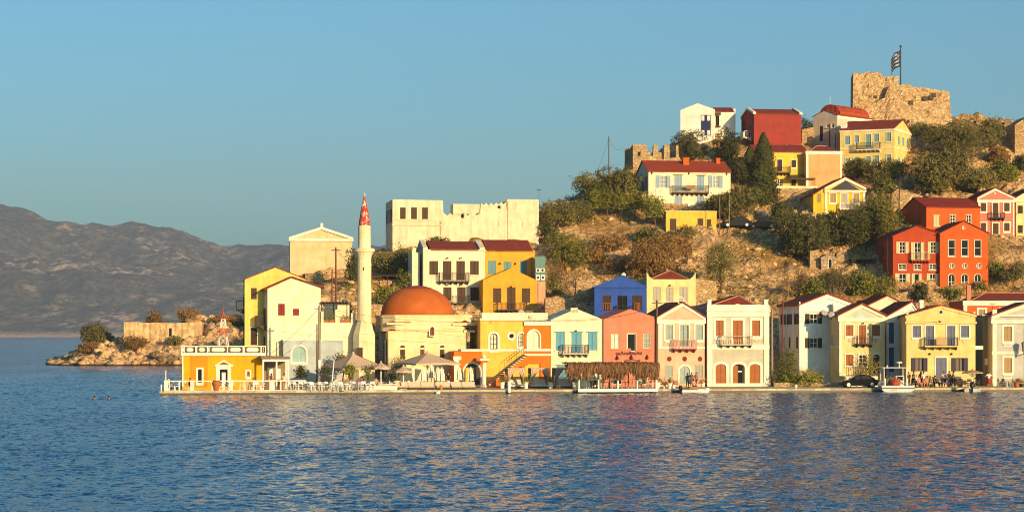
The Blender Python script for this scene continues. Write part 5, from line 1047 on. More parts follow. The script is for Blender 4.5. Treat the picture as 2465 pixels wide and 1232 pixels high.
# roofless ruin above the cream house
h = House('ruined_house', 'roofless stone ruin with broken merlon-like walls left of the white crest house', 'ruin', 1523.5, 1636, 408, 338, 8, 6, STN, fd=3)
pts = [(1523.5,349),(1548,348.5),(1549.5,350),(1558,350),(1558.5,365),(1562,371),(1566,374),(1572,377),(1573.5,349),(1583,349.5),(1583.5,384),(1598,384),(1598.5,349.5),(1612,348.5),(1612.5,380),(1627,378),(1627.5,349),(1633.5,348.5),(1634,378),(1636,379)]
h.h = h.v(350); h.outline = [(0,-3),(h.w,-3)]+[(h.u(x),h.v(y)) for x, y in reversed(pts)]; h.outline[2] = (h.w, h.outline[2][1]); h.outline[-1] = (0, h.outline[-1][1])
h.win(1534, 1543, 365, 377, 'op', mun=(0,0), frame=STN); h.depth = .7; h.wall('front_wall')
sw = MB(); zt_, z2 = h.v(349)-.1, h.v(385)
for i in range(5): y = .703+1.3*i; sw.box(0, .6, y, y+.55, z2, zt_-.1*(i % 2))
sw.box(0, .6, .703, 6.6, -3, z2-.003); h.part(sw, 'side_wall', STN)
bk = MB(); bk.box(.61, h.w, 5.8, 6.4, -3, z2+.4).box(h.u(1596), h.u(1612), 5.81, 6.39, z2+.4, zt_-.5); h.part(bk, 'rear_wall', STN)
for i, y in enumerate((1.2, 3.8)): h.lside(y, y+.7, -2.2, .3, DBR)
# red and white lattice beacon
c = W(537, 832, 250.5); c.z = QZ; t = empty('lattice_mast', c, .3, 'red and white lattice beacon mast behind the golden waterfront building', 'mast'); k = 250.5/F
zz = [EYE+(HOR-p)*k-QZ for p in (930,860,832,810,790,768,757)]; wd_ = [1.1,.7,.52,.4,.3,.2,.12]; cols = [WHM,WHM,WHM,paint('mast_red',(.45,.04,.02)),WHM,paint('mast_red',(.45,.04,.02))]
for i in range(6):
    mb = MB(); a, b, z0, z1 = wd_[i], wd_[i+1], zz[i], zz[i+1]; q0 = [(-a,-a),(a,-a),(a,a),(-a,a)]; q1 = [(-b,-b),(b,-b),(b,b),(-b,b)]
    for j in range(4):
        mb.tube((*q0[j],z0),(*q1[j],z1),.038,n=4).tube((*q0[j],z0),(*q1[(j+1)%4],z1),.02,n=4).tube((*q0[(j+1)%4],z0),(*q1[j],z1),.02,n=4).tube((*q1[j],z1),(*q1[(j+1)%4],z1),.03,n=4)
    mb.build('lattice_section', cols[i], t)
MB().lathe([(.2,0),(.2,.06),(.1,.08),(.1,.35),(.02,.42)], 10, zs=zz[6]).tube((0,0,zz[6]+.4),(0,0,zz[6]+1),.03).build('lamp', paint('mast_red',(.45,.04,.02)), t)
# dry-stone walls
def swall(label, pts, yb, Y, yaw=4, depth=1.2, mat=STN, cat='wall', name='stone_wall'):
    x0, x1 = pts[0][0], pts[-1][0]; h = House(name, label, cat, x0, x1, yb, Y, yaw, depth, mat, fd=2.5); sd = int(x0)
    pf = lambda u: float(np.interp(u, [h.u(p[0]) for p in pts], [h.v(p[1], p[0]) for p in pts])+.4*(vnoise(np.array([u*1.4]), np.array([sd*.37]), 7)[0]-.5))
    rough_block('masonry', h.root, mat, pf, 0, h.w, -2.5, depth, .05, .22, .32, sd); return h
swall('rubble terrace wall under dry bushes left of the blue house', [(1313,714),(1385,716)], 748, 280.5, 6)
swall('tall rubble wall rising behind the left side of the blue house', [(1388,674),(1434,670),(1446,676)], 730, 283.5, 6)
swall('rubble wall behind the pale yellow hip-roofed house', [(1674,669),(1700,671),(1724,676)], 722, 287, 6)
swall('rough stone wall at the foot of the plain beige building', [(735,662),(760,652),(800,646),(848,644)], 722, 296, 12, 3)
swall('low cream stone wall under the deep red hillside house', [(2136,703),(2200,702),(2262,704),(2300,703)], 726, 293, 4)
swall('stone terrace wall below the rose pink house', [(2382,583),(2420,590),(2470,588),(2520,590)], 640, 310, 2)
swall('yellowish stone wall left of the little stone hut', [(1950,603),(1972,601)], 655, 304.5, 3)
swall('broken stone wall right of the little stone hut', [(2014,605),(2040,600),(2046,640),(2085,642)], 668, 305, 3)
swall('rubble wall in the trees above the red-orange house', [(2146,470),(2160,452),(2190,462),(2222,470)], 506, 322, 3)
swall('yellow stone wall in sun right of the minaret', [(893,672),(966,671)], 708, 291, 8)
swall('low yellow stone wall between minaret and dome', [(893,733),(926,734)], 765, 279, 8)
swall('pale garden wall beside the bright orange hillside house', [(2380,672),(2420,668),(2500,668)], 696, 303, 2)
swall('grey stone wall below the church', [(1931,312),(1960,308)], 352, 350, 6)
swall('rocky wall under the white crest house', [(1690,345),(1735,343),(1770,348)], 395, 347.5, 2, 2)
swall('low quay garden wall in front of the palm bushes', [(1864,921),(1930,920),(2020,922)], 931, 256.5, 0, .4)
# dark pergola by the minaret and beside the stone hut
def pergola(label, x0, x1, yt, yb, Y, yaw, d=3.):
    h = House('pergola', label, 'pergola', x0, x1, yb, Y, yaw, d, STN); mb = MB(); zt = h.v(yt)
    for x in (0, h.w/2, h.w-.1):
        for y in (0, d): mb.box(x, x+.1, y, y+.1, -1, zt)
    for i in range(int(h.w/.35)): mb.box(.35*i, .35*i+.08, -.2, d+.2, zt+.11, zt+.2)
    mb.box(-.1, h.w+.1, 0, .1, zt, zt+.1).box(-.1, h.w+.1, d, d+.1, zt, zt+.1); h.part(mb, 'frame', DBR); h.part(MB().box(-.1,h.w+.1,-.1,d+.1,zt+.205,zt+.25), 'matting', BR)
pergola('dark pergola above the sunny wall right of the minaret', 894, 970, 665, 700, 289, 8)
pergola('shaded pergola left of the deep red hillside house', 2052, 2108, 628, 660, 303, 3)
pergola('dark terrace pergola right of the bright orange hillside house', 2384, 2452, 628, 660, 305, 2)
# =====================================================  VEGETATION
def rand_unit(r, n): v = r.normal(size=(n,3)); return v/np.linalg.norm(v, axis=1)[:,None]
def quads(C, N, sz, r, asp=.6, up=None):
    n = len(C); T = np.cross(N, rand_unit(r, n) if up is None else up); T /= np.linalg.norm(T, axis=1)[:,None]+1e-9; B = np.cross(N, T)
    s = (sz*r.uniform(.6, 1.35, n))[:,None]; T = T*s*.5; B = B*s*.5*asp
    V = np.stack([C-T-B*.4, C-B, C+T+B*.3, C+B], 1).reshape(-1,3); return V, np.arange(4*n).reshape(-1,4)
LM = {'pine': leafmat('pine', (0.083,0.089,0.018), (0.156,0.138,0.029), (0.183,0.154,0.033)), 'olive': leafmat('olive', (0.101,0.104,0.026), (0.201,0.162,0.044), (0.256,0.194,0.052)), 'dry': leafmat('dry', (0.171,0.099,0.029), (0.264,0.151,0.049)), 'green': leafmat('green', (0.091,0.121,0.018), (0.220,0.202,0.029)),
      'dark': leafmat('dark', (0.048,0.058,0.017), (0.101,0.093,0.026)), 'cyp': leafmat('cypress', (0.055,0.065,0.016), (0.110,0.100,0.023), (0.137,0.113,0.026)), 'yel': leafmat('yellow_green', (0.183,0.178,0.026), (0.366,0.275,0.039)), 'feather': leafmat('feathery', (0.128,0.138,0.023), (0.256,0.211,0.039))}
BARK = simple('bark', (.16,.10,.055), .9, .1, scale=6, var=.6); TWIG = simple('dry_twig', (.30,.21,.13), .9, .1, scale=6, var=.7)
def lobes_for(w, h, d, r, nl, kind):
    P = []; Rr = []
    for i in range(nl):
        a = r.uniform(0, 6.28); q = r.random()**.6
        if kind == 'cyp':
            f = (i+.5)/nl; env = (math.sin(min(1, f*2.1+.12)*math.pi/2)**.8)*(1-f**2.6)
            P.append((math.cos(a)*w*.14*env, math.sin(a)*d*.14*env, h*f)); Rr.append((w*.44*env+.15, d*.44*env+.15, h/nl*1.6))
        else:
            f = r.uniform(.18, .8); env = math.sqrt(max(.05, 1-((f-.45)/.6)**2))
            P.append((math.cos(a)*q*w*.34*env, math.sin(a)*q*d*.34*env, h*f)); s = r.uniform(.23, .36); Rr.append((w*s, d*s, h*s*r.uniform(.75, 1.05)))
    return np.array(P), np.array(Rr)
def flame(w, h, seed, lsz=.34):
    """cypress: leaf sprays on a ragged flame-shaped surface"""
    r = np.random.default_rng(seed); n = 15000; f = r.random(n)**.85; a = r.uniform(0, 6.28, n); env = np.minimum(1, f*4+.5)*(1-f**2.6)**.9; lump = 1+.34*fbm(a*1.3, f*h*.55, 3, seed)+.12*fbm(a*4, f*h*1.6, 2, seed+4)
    R_ = w*.46*env*lump*r.uniform(.4, 1.05, n)+.03; C = np.stack([R_*np.cos(a), R_*np.sin(a), f*h], -1)+r.normal(size=(n,3))*.06; N = np.stack([np.cos(a), np.sin(a), np.full(n,.25)], -1)+r.normal(size=(n,3))*.45; N /= np.linalg.norm(N, axis=1)[:,None]
    V, Q = quads(C, N, lsz, r, .6); P = np.stack([np.zeros(7), np.zeros(7), np.linspace(.2,.8,7)*h], -1); return np_mesh('crown', V, Q), P, P
def crown(w, h, d, seed, kind='round', dens=1., lsz=.26, nl=None):
    r = np.random.default_rng(seed); nl = nl or (16 if kind == 'cyp' else int(r.integers(9, 15))); P, Rr = lobes_for(w, h, d, r, nl, kind); Cs = []; Ns = []
    for p, q in zip(P, Rr):
        area = 4*math.pi*((q[0]*q[1]+q[0]*q[2]+q[1]*q[2])/3); nc = max(6, int(area*2.3)); u = rand_unit(r, nc); cc = p+u*q*r.uniform(.72, 1.12, (nc,1))
        k = max(4, int((11 if kind != 'cyp' else 24)*dens)); c = np.repeat(cc, k, 0)+r.normal(size=(nc*k,3))*(.20 if kind != 'feather' else .28)*np.array([1,1,.8 if kind != 'feather' else 1.8]); Cs.append(c); Ns.append(np.repeat(u, k, 0)*.7+r.normal(size=(nc*k,3))*.6)
    C = np.concatenate(Cs); N = np.concatenate(Ns); C[:,2] = np.maximum(C[:,2], .05); N /= np.linalg.norm(N, axis=1)[:,None]
    up = None
    V, Q = quads(C, N, lsz, r, .55, up); return np_mesh('crown', V, Q), P, Rr
SEED = [100]
def tree(label, px, pyb, wpx, hpx, kind='round', leaf='pine', trunk=.25, dens=1., Y=None, name=None, cat=None, group=None, lsz=.26, z=None, dpt=.85, nl=None):
    SEED[0] += 1; r = random.Random(SEED[0]); dens *= r.uniform(.72, 1.05); lsz *= r.uniform(.85, 1.3)
    p = raycast(px, pyb) if Y is None else W(px, pyb, Y)
    if z is not None: p.z = z
    elif Y is not None and pyb < 900 and Y < 400: p.z = min(p.z, float(terr(np.array([p.x]), np.array([p.y]))[0])+.4)
    k = p.y/F; w, H = wpx*k*1.06, hpx*k; name = name or ('shrub' if trunk < .12 else 'tree')
    if Y is not None: H += max(0, (EYE+(HOR-pyb)*k)-p.z)
    t = empty(name, p-Vector((0,0,.15)), r.uniform(0, 6.28), label, cat or name.replace('_', ' '), group)
    ch = H*(1-trunk); me, P, Rr = flame(w, ch, SEED[0]) if kind == 'cyp' else crown(w, ch, w*dpt, SEED[0], kind, dens, lsz, nl)
    link_mesh('crown' if trunk >= .12 else 'foliage', me, LM[leaf], t, (0,0,H*trunk+.1))
    mb = MB(); rt = max(.05, w*.032); top = H*trunk+ch*.42; bx, by = r.uniform(-.2,.2), r.uniform(-.2,.2)
    if kind == 'cyp': mb.tube((0,0,-.6),(0,0,H*.9),rt,.03,7)
    else:
        mb.tube((0,0,-.6),(bx,by,top*.55),rt,rt*.75,7).tube((bx,by,top*.55),(bx*1.6,by*1.2,top),rt*.75,rt*.45,7)
        for pp in P[:7]:
            q = (pp[0]*.9, pp[1]*.9, H*trunk+.1+pp[2]); s_ = r.uniform(.35,.9); b = (bx*s_*1.4, by*s_*1.2, top*s_); mid = tuple((x*.45+y*.55) for x, y in zip(b, q)); mid = (mid[0]+r.uniform(-.15,.15), mid[1], mid[2]-.1)
            mb.tube(b, mid, rt*.45, rt*.28, 5).tube(mid, q, rt*.28, .015, 5)
    mb.build('trunk' if trunk >= .12 else 'stem', BARK if leaf != 'dry' else TWIG, t); return t
def brush(label, px, pyb, wpx, hpx, leaf='dry', dens=.5, Y=None, n=26, group=None, z=None):
    """twiggy half-bare shrub: many thin stems and sparse leaves"""
    SEED[0] += 1; r = random.Random(SEED[0]); rr = np.random.default_rng(SEED[0]); p = raycast(px, pyb) if Y is None else W(px, pyb, Y)
    if z is not None: p.z = z
    k = p.y/F; w, H = wpx*k, hpx*k; t = empty('dry_shrub', p-Vector((0,0,.2)), 0, label, 'shrub', group); mb = MB(); C = []
    for i in range(n):
        a = r.uniform(0, 6.28); f = r.random()**.5; tip = (math.cos(a)*f*w*.5, math.sin(a)*f*w*.4, H*(1-.45*f*f)*r.uniform(.75, 1.1)); b = (tip[0]*.25, tip[1]*.25, 0); mid = (tip[0]*.65+r.uniform(-.15,.15), tip[1]*.65, tip[2]*.55)
        mb.tube(b, mid, .045, .03, 4).tube(mid, tip, .03, .01, 4)
        for q in range(3): e = tuple(m_+(t_-m_)*r.uniform(.2,.8) for m_, t_ in zip(mid, tip)); g = (e[0]+r.uniform(-.5,.5), e[1]+r.uniform(-.5,.5), e[2]+r.uniform(.1,.6)); mb.tube(e, g, .018, .008, 3); C.append(g)
        C += [tip, mid]
    mb.build('stem', TWIG, t); C = np.array(C); kk = max(3, int(26*dens)); c = np.repeat(C, kk, 0)+rr.normal(size=(len(C)*kk,3))*np.array([.33,.33,.28]); c[:,2] = np.maximum(c[:,2], .1)
    V, Q = quads(c, rand_unit(rr, len(c)), .2, rr, .5); link_mesh('foliage', np_mesh('foliage', V, Q), LM[leaf], t); return t
def palm(label, px, pyb, wpx, hpx, leaf='yel', trunk=.35, Y=None, n=26, z=None, group=None, name='palm'):
    SEED[0] += 1; r = random.Random(SEED[0]); p = raycast(px, pyb) if Y is None else W(px, pyb, Y)
    if z is not None: p.z = z
    k = p.y/F; w, H = wpx*k, hpx*k; t = empty(name, p-Vector((0,0,.1)), r.uniform(0,6), label, 'palm', group); zt = H*trunk; mb = MB()
    mb.tube((0,0,-.3),(.08,0,zt*.5),.16,.13,7).tube((.08,0,zt*.5),(.03,.04,zt+.15),.13,.15,7); mb.build('trunk', BARK, t); m = MB()
    for i in range(n):
        a = i*2.4+r.uniform(-.2,.2); el = r.uniform(.1, 1.35); L = w*.52*r.uniform(.8, 1.1)*(1.15-.25*abs(el-.7)); pr_ = Vector((.03,.04,zt)); pts = []
        for q in range(8):
            f = q/7; e = el-f*f*1.5; pr_ = pr_+Vector((math.cos(a)*math.cos(e), math.sin(a)*math.cos(e), math.sin(e)*(H-zt)/(w*.5)*.8))*(L/7); pts.append(pr_.copy())
        sd_ = Vector((-math.sin(a), math.cos(a), 0))
        for q in range(7):
            for s_ in (-1, 1):
                for g in (0, .5):
                    b = pts[q].lerp(pts[q+1], g); e = b+sd_*s_*.42*math.sin(math.pi*min(.95,(q+g+1)/8))+(pts[q+1]-pts[q])*.9+Vector((0,0,-.12)); d_ = (pts[q+1]-pts[q])*.22; m.add([b, b+d_, e], [(0,1,2)])
    m.build('fronds', LM[leaf], t); return t
T = tree
# hilltop
T('dark bushy pine directly below the white crest house', 1668, 396, 84, 76, 'round', 'dark', .15)
T('dark tree in front of the gap between crest house and dark red house', 1752, 402, 66, 84, 'round', 'dark', .18); T('dark tree low behind the cream house chimney', 1778, 452, 56, 72, 'round', 'dark', .2)
T('tall dark cypress in front of the yellow balcony house', 1838, 497, 68, 176, 'cyp', 'cyp', .03, 1.35, name='cypress', cat='cypress', lsz=.24)
T('wide leafy tree to the lower right of the cream red-roofed house', 1765, 542, 136, 92, 'round', 'olive', .14, 1.1); T('small dark tree below the cypress', 1876, 542, 56, 58, 'round', 'dark', .15)
T('large round pine left of the cream red-roofed house', 1488, 478, 104, 84, 'round', 'olive', .22, 1.15); T('airy tree at the left end of the crest', 1414, 478, 66, 66, 'round', 'olive', .25, .7); T('dark tree under the round pine on the left slope', 1440, 492, 70, 52, 'round', 'dark', .15)
for i, (x, y, w_, h_) in enumerate(((1432,530,40,58),(1462,534,44,64),(1494,534,42,60),(1528,532,46,62),(1556,536,44,60),(1580,556,48,70))): T(('palm-like yucca at the left end of the slope row','second yucca from the left in the slope row','third yucca from the left in the slope row','fourth yucca from the left in the slope row','fifth yucca from the left in the slope row','yucca beside the small mustard flat-roofed house')[i], x, y, w_*1.1, h_*1.1, 'feather', 'green', .42, 1.1, group='yucca row on the slope', name='yucca', cat='yucca')
T('brownish shrub at the left edge of the slope beside the fortress mansion', 1342, 556, 92, 66, 'round', 'olive', .06, .9); T('olive shrub above the yucca row on the slope', 1400, 540, 80, 50, 'round', 'olive', .06, .8)
T('big olive-green bush right of the fortress mansion', 1362, 652, 108, 88, 'round', 'green', .06, 1.); brush('bare brambles beside the glazed stair tower', 1340, 712, 60, 92, 'dry', .35, n=40); T('green bush under the brambles right of the stair tower', 1330, 714, 44, 52, 'round', 'green', .06, .8)
T('wide rust-brown bush in the middle of the slope', 1560, 668, 150, 92, 'round', 'dry', .05, 1.2); T('rusty bush upslope of the wide brown one', 1622, 612, 90, 46, 'round', 'dry', .05, .8)
T('dark olive pointed tree above the pale hip-roofed house', 1735, 704, 88, 118, 'round', 'olive', .10, 1.15); T('olive shrub just under the mustard flat-roofed house', 1560, 590, 70, 40, 'round', 'olive', .06, .8); T('low green shrub before the mustard house doors', 1655, 580, 64, 34, 'round', 'olive', .06, .7); T('brown shrub left of the dark pointed tree', 1470, 610, 90, 46, 'round', 'dry', .06, .7)
T('ochre shrub in the lower left of the slope', 1432, 640, 70, 46, 'round', 'dry', .06, .7); T('reddish scrub bush above the blue house', 1480, 660, 60, 40, 'round', 'dry', .06, .7)
# dark grove
for i, (x, y, w_, h_, lf) in enumerate(((1922,620,86,96,'dark'),(1960,628,70,104,'dark'),(2004,600,80,84,'dark'),(2050,606,70,70,'dark'),(2090,600,62,92,'pine'),(2134,598,52,120,'feather'),(2112,545,44,62,'pine'))): T(('dark tree at the left end of the grove under the bright yellow house','second dark tree from the left in the grove','dark grove tree straight above the little stone hut','dark grove tree right of the stone hut','feathery tree in the grove left of the deep red house','tall feathery tree touching the deep red house roof','feathery tree behind the grove right of the bright yellow house')[i], x, y, w_*1.18, h_*1.14, 'feather' if lf in ('feather', 'pine') else 'round', lf, .10, 1.15, group='grove above the stone hut')
for i, (x, y, w_, h_) in enumerate(((2058,442,52,52),(2104,446,60,48),(2150,450,62,58),(2128,476,60,44))): T(('pine below the left corner of the large yellow corner house','pine below the middle of the large yellow corner house','pine below the right corner of the large yellow corner house','low pine on the stone wall under the large yellow corner house')[i], x, y, w_*1.15, h_*1.12, 'round', 'pine', .22, 1., group='pines below the corner house')
# castle slope
for a in (('dark bush at the foot of the castle', 2164,312,72,40,'dark'),('large olive tree right of the castle', 2302,394,136,104,'olive'),('tree on the skyline far right of the castle', 2392,362,72,66,'olive'),('big dark olive tree right of the large yellow corner house', 2256,474,136,104,'olive'),('wide green bush above the rose pink house', 2350,462,112,60,'olive'),('bush above the lemon house at the right edge', 2418,440,72,50,'green'),('dark bush at the right edge below the stone house', 2456,414,50,38,'dark'),('low bush on the castle slope', 2215,330,60,34,'olive'),('round bush on the slope between castle and olive tree', 2250,345,64,44,'olive'),('dark tree between dark red house and church', 1942,312,32,34,'dark'),('dry bush left of the stone house at the edge', 2400,392,60,34,'dry'),('green bush near the lamp posts on the skyline', 2330,352,56,36,'olive'),('scrub bush above the rubble wall of the grove', 2226,452,50,36,'dry')):
    T(a[0], *a[1:5], 'round', a[5], .06 if a[4] < 60 else .14, 1.1)
# below red houses
brush('dry twiggy shrub left of the white crest of the blue-white house', 1925, 716, 70, 66, 'dry', .5); T('green shrub directly above the pale blue-white house', 1948, 724, 76, 54, 'round', 'green', .06, .8); brush('tall twiggy shrub in the middle below the stone hut', 2010, 712, 92, 66, 'olive', .8, n=46); T('leafy shrub below the stone hut right side', 2078, 716, 84, 62, 'round', 'green', .08, .9); T('shrub touching the lower left corner of the deep red house', 2128, 724, 60, 60, 'round', 'green', .08, .8)
T('small bush before the door of the deep red house', 2216, 732, 40, 50, 'round', 'dark', .08, .8); T('shrub under the arched windows of the bright orange house', 2288, 722, 56, 34, 'round', 'green', .06, .8); T('potted bush beside the right arch of the bright orange house', 2362, 702, 22, 30, 'round', 'green', .1, .7); T('small tree right of the bright orange house', 2440, 694, 60, 58, 'round', 'olive', .25, .7); T('bush below the pergola right of the bright orange house', 2402, 672, 54, 40, 'round', 'green', .06, .8)
# around minaret and mansion
T('dense dark tree in the shadow left of the minaret', 852, 700, 40, 104, 'round', 'dark', .08, 1., Y=288); T('wide shrub between minaret and white three-storey house', 940, 664, 96, 56, 'round', 'olive', .05, 1., Y=294); brush('dry flowering shrub on the wall left of the white house roof', 975, 640, 66, 48, 'olive', .6, Y=297); T('bush on the roofline below the fortress mansion', 1062, 598, 70, 34, 'round', 'olive', .05, 1., Y=298); T('hedge on the wall right of the minaret', 925, 735, 66, 46, 'round', 'green', .05, 1.1, Y=281); T('dark creeper by the pergola right of the minaret', 972, 700, 26, 46, 'round', 'green', .05, 1., Y=284); T('dark bush under the roof terrace pergola', 832, 756, 40, 30, 'round', 'dark', .05, 1., Y=272); T('small trees behind the right corner of the fortress mansion', 1318, 590, 40, 60, 'round', 'dark', .15, .9)
# headland
for i, (x, y, w_, h_, lf, Yh) in enumerate(((238,826,72,44,'olive',480),(460,766,76,30,'dry',486),(375,772,50,22,'dry',487),(215,846,60,24,'dry',472),(320,824,60,14,'dry',466),(420,820,44,12,'olive',466),(540,800,60,16,'dry',480),(570,800,40,34,'dark',482))):
    T(('wide windswept olive tree on the tip of the headland','brown bush on top of the headland rocks','small brown bush behind the headland ruin','low brown scrub below the olive on the headland','brown scrub at the foot of the headland ruin wall','green scrub below the headland ruin door','scrub on the headland behind the red and white mast','dark bush on the headland beside the yellow gable house')[i], x, y, w_, h_, 'round', lf, .18 if i == 0 else .05, .9, Y=Yh, z=headz((x-CX)/F*Yh, Yh), lsz=.32)
# quay plants
palm('bushy young palm at the left of the vacant quay lot', 1898, 926, 66, 84, 'olive', .12, Y=258, z=QZ, n=44); T('dense green shrub in the vacant lot beside the neoclassical house', 1888, 928, 56, 88, 'round', 'green', .04, 1.1, Y=260, z=QZ, lsz=.2); palm('palm in the middle of the vacant quay lot', 1940, 926, 74, 70, 'yel', .2, Y=259, z=QZ, n=40); palm('small palm at the right of the vacant quay lot beside the grey wall', 1968, 922, 40, 52, 'yel', .3, Y=260, z=QZ); T('low shrubs under the palms in the vacant lot', 1920, 930, 96, 34, 'round', 'green', .04, .9, Y=257.5, z=QZ, lsz=.2)
T('small bright green tree in front of the shaded arched door', 2093, 911, 42, 54, 'feather', 'yel', .2, 1.4, Y=260.5, z=QZ, lsz=.18)
T('young tree in front of the big left cafe umbrella', 843, 934, 26, 60, 'round', 'green', .42, 1., Y=245, z=QZ, lsz=.16); T('second young tree right of the big left cafe umbrella pole', 886, 934, 26, 58, 'round', 'olive', .42, 1., Y=246, z=QZ, lsz=.16); T('dark bushy tree beside the white-footed utility pole', 782, 934, 34, 62, 'round', 'dark', .2, 1., Y=247, z=QZ, lsz=.16); T('big-leaved bush in front of the arcade wall', 825, 900, 50, 50, 'round', 'olive', .06, .7, Y=256, lsz=.2); T('flowering shrub left of the mosque umbrella', 962, 905, 36, 44, 'round', 'green', .1, .7, Y=255, lsz=.18); T('dark green shrub on the terrace below the mosque wall', 945, 925, 24, 34, 'round', 'dark', .1, 1., Y=247, z=QZ, lsz=.16)
t = T('round clipped topiary ball in front of the arcade wall', 725, 926, 24, 46, 'round', 'dark', .5, 1.6, Y=250, z=QZ, name='topiary', lsz=.14, nl=14)
# ground cover and loose rock nobody could count
r = np.random.default_rng(5); N = 30000; X = r.uniform(-36, 108, N); Y = r.uniform(268, 372, N); zz = terr_rough(X, Y); keep = (zz > 2.)
dn = fbm(X*.07, Y*.07, 3, 33)+.25*fbm(X*.4, Y*.4, 2, 35); keep &= dn > r.uniform(-.45, .35, N)
for (x0, y0, c_, s_, w_, d_) in FOOT: dx, dy = X-x0, Y-y0; a = dx*c_+dy*s_; b = -dx*s_+dy*c_; keep &= ~((a > -.6) & (a < w_+.6) & (b > -1.4) & (b < d_+.8))
X, Y, zz = X[keep], Y[keep], zz[keep]; n = len(X); sel = r.random(n); sz = r.uniform(.25, .75, n)*(1+.7*(sel < .15))
def tufts(idx, k, leaf, name, label):
    c = np.stack([X[idx], Y[idx], zz[idx]], -1); s_ = sz[idx]; c = np.repeat(c, k, 0); ss = np.repeat(s_, k)[:,None]; o = r.normal(size=(len(c),3)); o[:,2] = np.abs(o[:,2]); c = c+o*ss*np.array([.55,.55,.5]); V, Q = quads(c, rand_unit(r, len(c)), .26, r, .5)
    o = link_mesh(name, np_mesh(name, V, Q), LM[leaf]); tag(o, label, 'scrub', kind='stuff')
ii = np.arange(n); tufts(ii[sel < .3], 12, 'dry', 'dry_scrub', 'brown dry scrub scattered over the rocky hillside'); tufts(ii[(sel >= .3) & (sel < .56)], 15, 'green', 'green_scrub', 'olive green low scrub scattered over the rocky hillside')
def rocks(name, label, X, Y, Z, S, mat):
    bm = bmesh.new(); bmesh.ops.create_icosphere(bm, subdivisions=1, radius=1); bv = np.array([v.co[:] for v in bm.verts]); bf = np.array([[v.index for v in f.verts] for f in bm.faces]); bm.free(); n = len(X); nv = len(bv)
    a = r.uniform(0, 6.28, n); sc_ = S[:,None]*r.uniform(.55, 1.3, (n,3))*np.array([1.15,1,.75]); V = bv[None]*(1+r.uniform(-.42,.38,(n,nv,1)))*sc_[:,None]; ca, sa = np.cos(a)[:,None], np.sin(a)[:,None]; V = np.stack([V[...,0]*ca-V[...,1]*sa, V[...,0]*sa+V[...,1]*ca, V[...,2]], -1)+np.stack([X,Y,Z],-1)[:,None]
    Q = (bf[None]+np.arange(n)[:,None,None]*nv).reshape(-1,3); o = link_mesh(name, np_mesh(name, V.reshape(-1,3), Q), mat); tag(o, label, 'rocks', kind='stuff')
idx = ii[sel >= .56]; rocks('loose_rocks', 'ochre loose rocks scattered over the hillside', X[idx], Y[idx], zz[idx], sz[idx]*r.uniform(.25,.75,len(idx)), simple('pale_rock', (.72,.48,.25), .95, .1, scale=1.5, var=.55))
n = 420; X2 = r.uniform(-90, -48, n); Y2 = r.uniform(456, 486, n); Z2 = np.array([headz(a, b) for a, b in zip(X2, Y2)]); k_ = Z2 > -.2; rocks('headland_boulders', 'pale boulders along the headland shore', X2[k_], Y2[k_], Z2[k_], r.uniform(.4, 1.3, n)[k_], bpy.data.materials['headland_rock'])
# =====================================================  WATERFRONT OBJECTS
def G(px, Y, z=None): p = W(px, 900, Y); p.z = QZ if z is None else z; return p
def thing(name, px, Y, rz, label, cat, group=None, z=None): return empty(name, G(px, Y, z), rad(rz), label, cat, group)
CANV = simple('canvas', (.56,.40,.27), .85, .1, var=.9); CANW = simple('white_canvas', (.74,.68,.54), .85, .1, var=.9); WPL = simple('white_plastic', (.76,.74,.68), .45, .4, var=.92); CUSH = simple('cushion', (.60,.44,.30), .9, .1); WOOD = paint('deck_wood', (.20,.12,.06), .7); DWD = paint('dark_wood', (.035,.022,.014)); POT = simple('terracotta', (.40,.13,.05), .8, .15); CHR = simple('steel', (.5,.48,.45), .35, .5, .7)
# terrace balustrade on the point
def rail_run(label, pts, h_, posts, thick, mat=TRIM):
    t = empty('balustrade', (*pts[0], QZ), 0, label, 'railing'); o = Vector((*pts[0], 0)); mb = MB()
    for a, b in zip(pts, pts[1:]):
        a, b = Vector((*a,0))-o, Vector((*b,0))-o; d = (b-a).normalized(); n = Vector((-d.y, d.x, 0))*.09
        for z0, z1 in ((h_-.12, h_), (.0, .06)): mb.add([a-n+Vector((0,0,z0)), b-n+Vector((0,0,z0)), b+n+Vector((0,0,z0)), a+n+Vector((0,0,z0)), a-n+Vector((0,0,z1)), b-n+Vector((0,0,z1)), b+n+Vector((0,0,z1)), a+n+Vector((0,0,z1))], [(0,3,2,1),(4,5,6,7),(0,1,5,4),(1,2,6,5),(2,3,7,6),(3,0,4,7)])
    mb.build('rail', mat, t)
    for (x, y), w_ in zip(posts, thick): p = Vector((x, y, 0))-o; MB().box(p.x-w_, p.x+w_, p.y-.12, p.y+.12, .0, h_+.03).build('post', mat, t)
    return t
def qp(px, off): p = qpt(px, off); return p
PX_ = (400, 432, 463, 511, 557, 611, 655, 676, 733)
rail_run('white terrace balustrade along the water before the golden building', [qp(400,.8), qp(733,.8)], 1.08, [qp(x,.8) for x in PX_], [.2,.07,.2,.06,.2,.06,.26,.06,.09]); rail_run('short white balustrade on the left end of the point', [qp(402,1.1), qp(409,14)], 1.08, [qp(404,4.), qp(407,8.), qp(409,13.8)], [.09,.09,.12])
t = thing('thin_mast', 399, 237.5, 0, 'thin white pole at the left tip of the terrace', 'pole'); MB().tube((0,0,0),(0,0,2.05),.07,.05).ball((0,0,2.08),.07,8).build('pole', WPL, t); MB().lathe([(.16,0),(.16,.05),(.08,.07)],8).build('base', WPL, t)
t = thing('mooring_ring_post', 388, 237.1, 0, 'short white post at the outer corner of the quay', 'post'); MB().tube((0,0,0),(0,0,.6),.06).ball((0,0,.62),.08,8).build('pole', WPL, t)
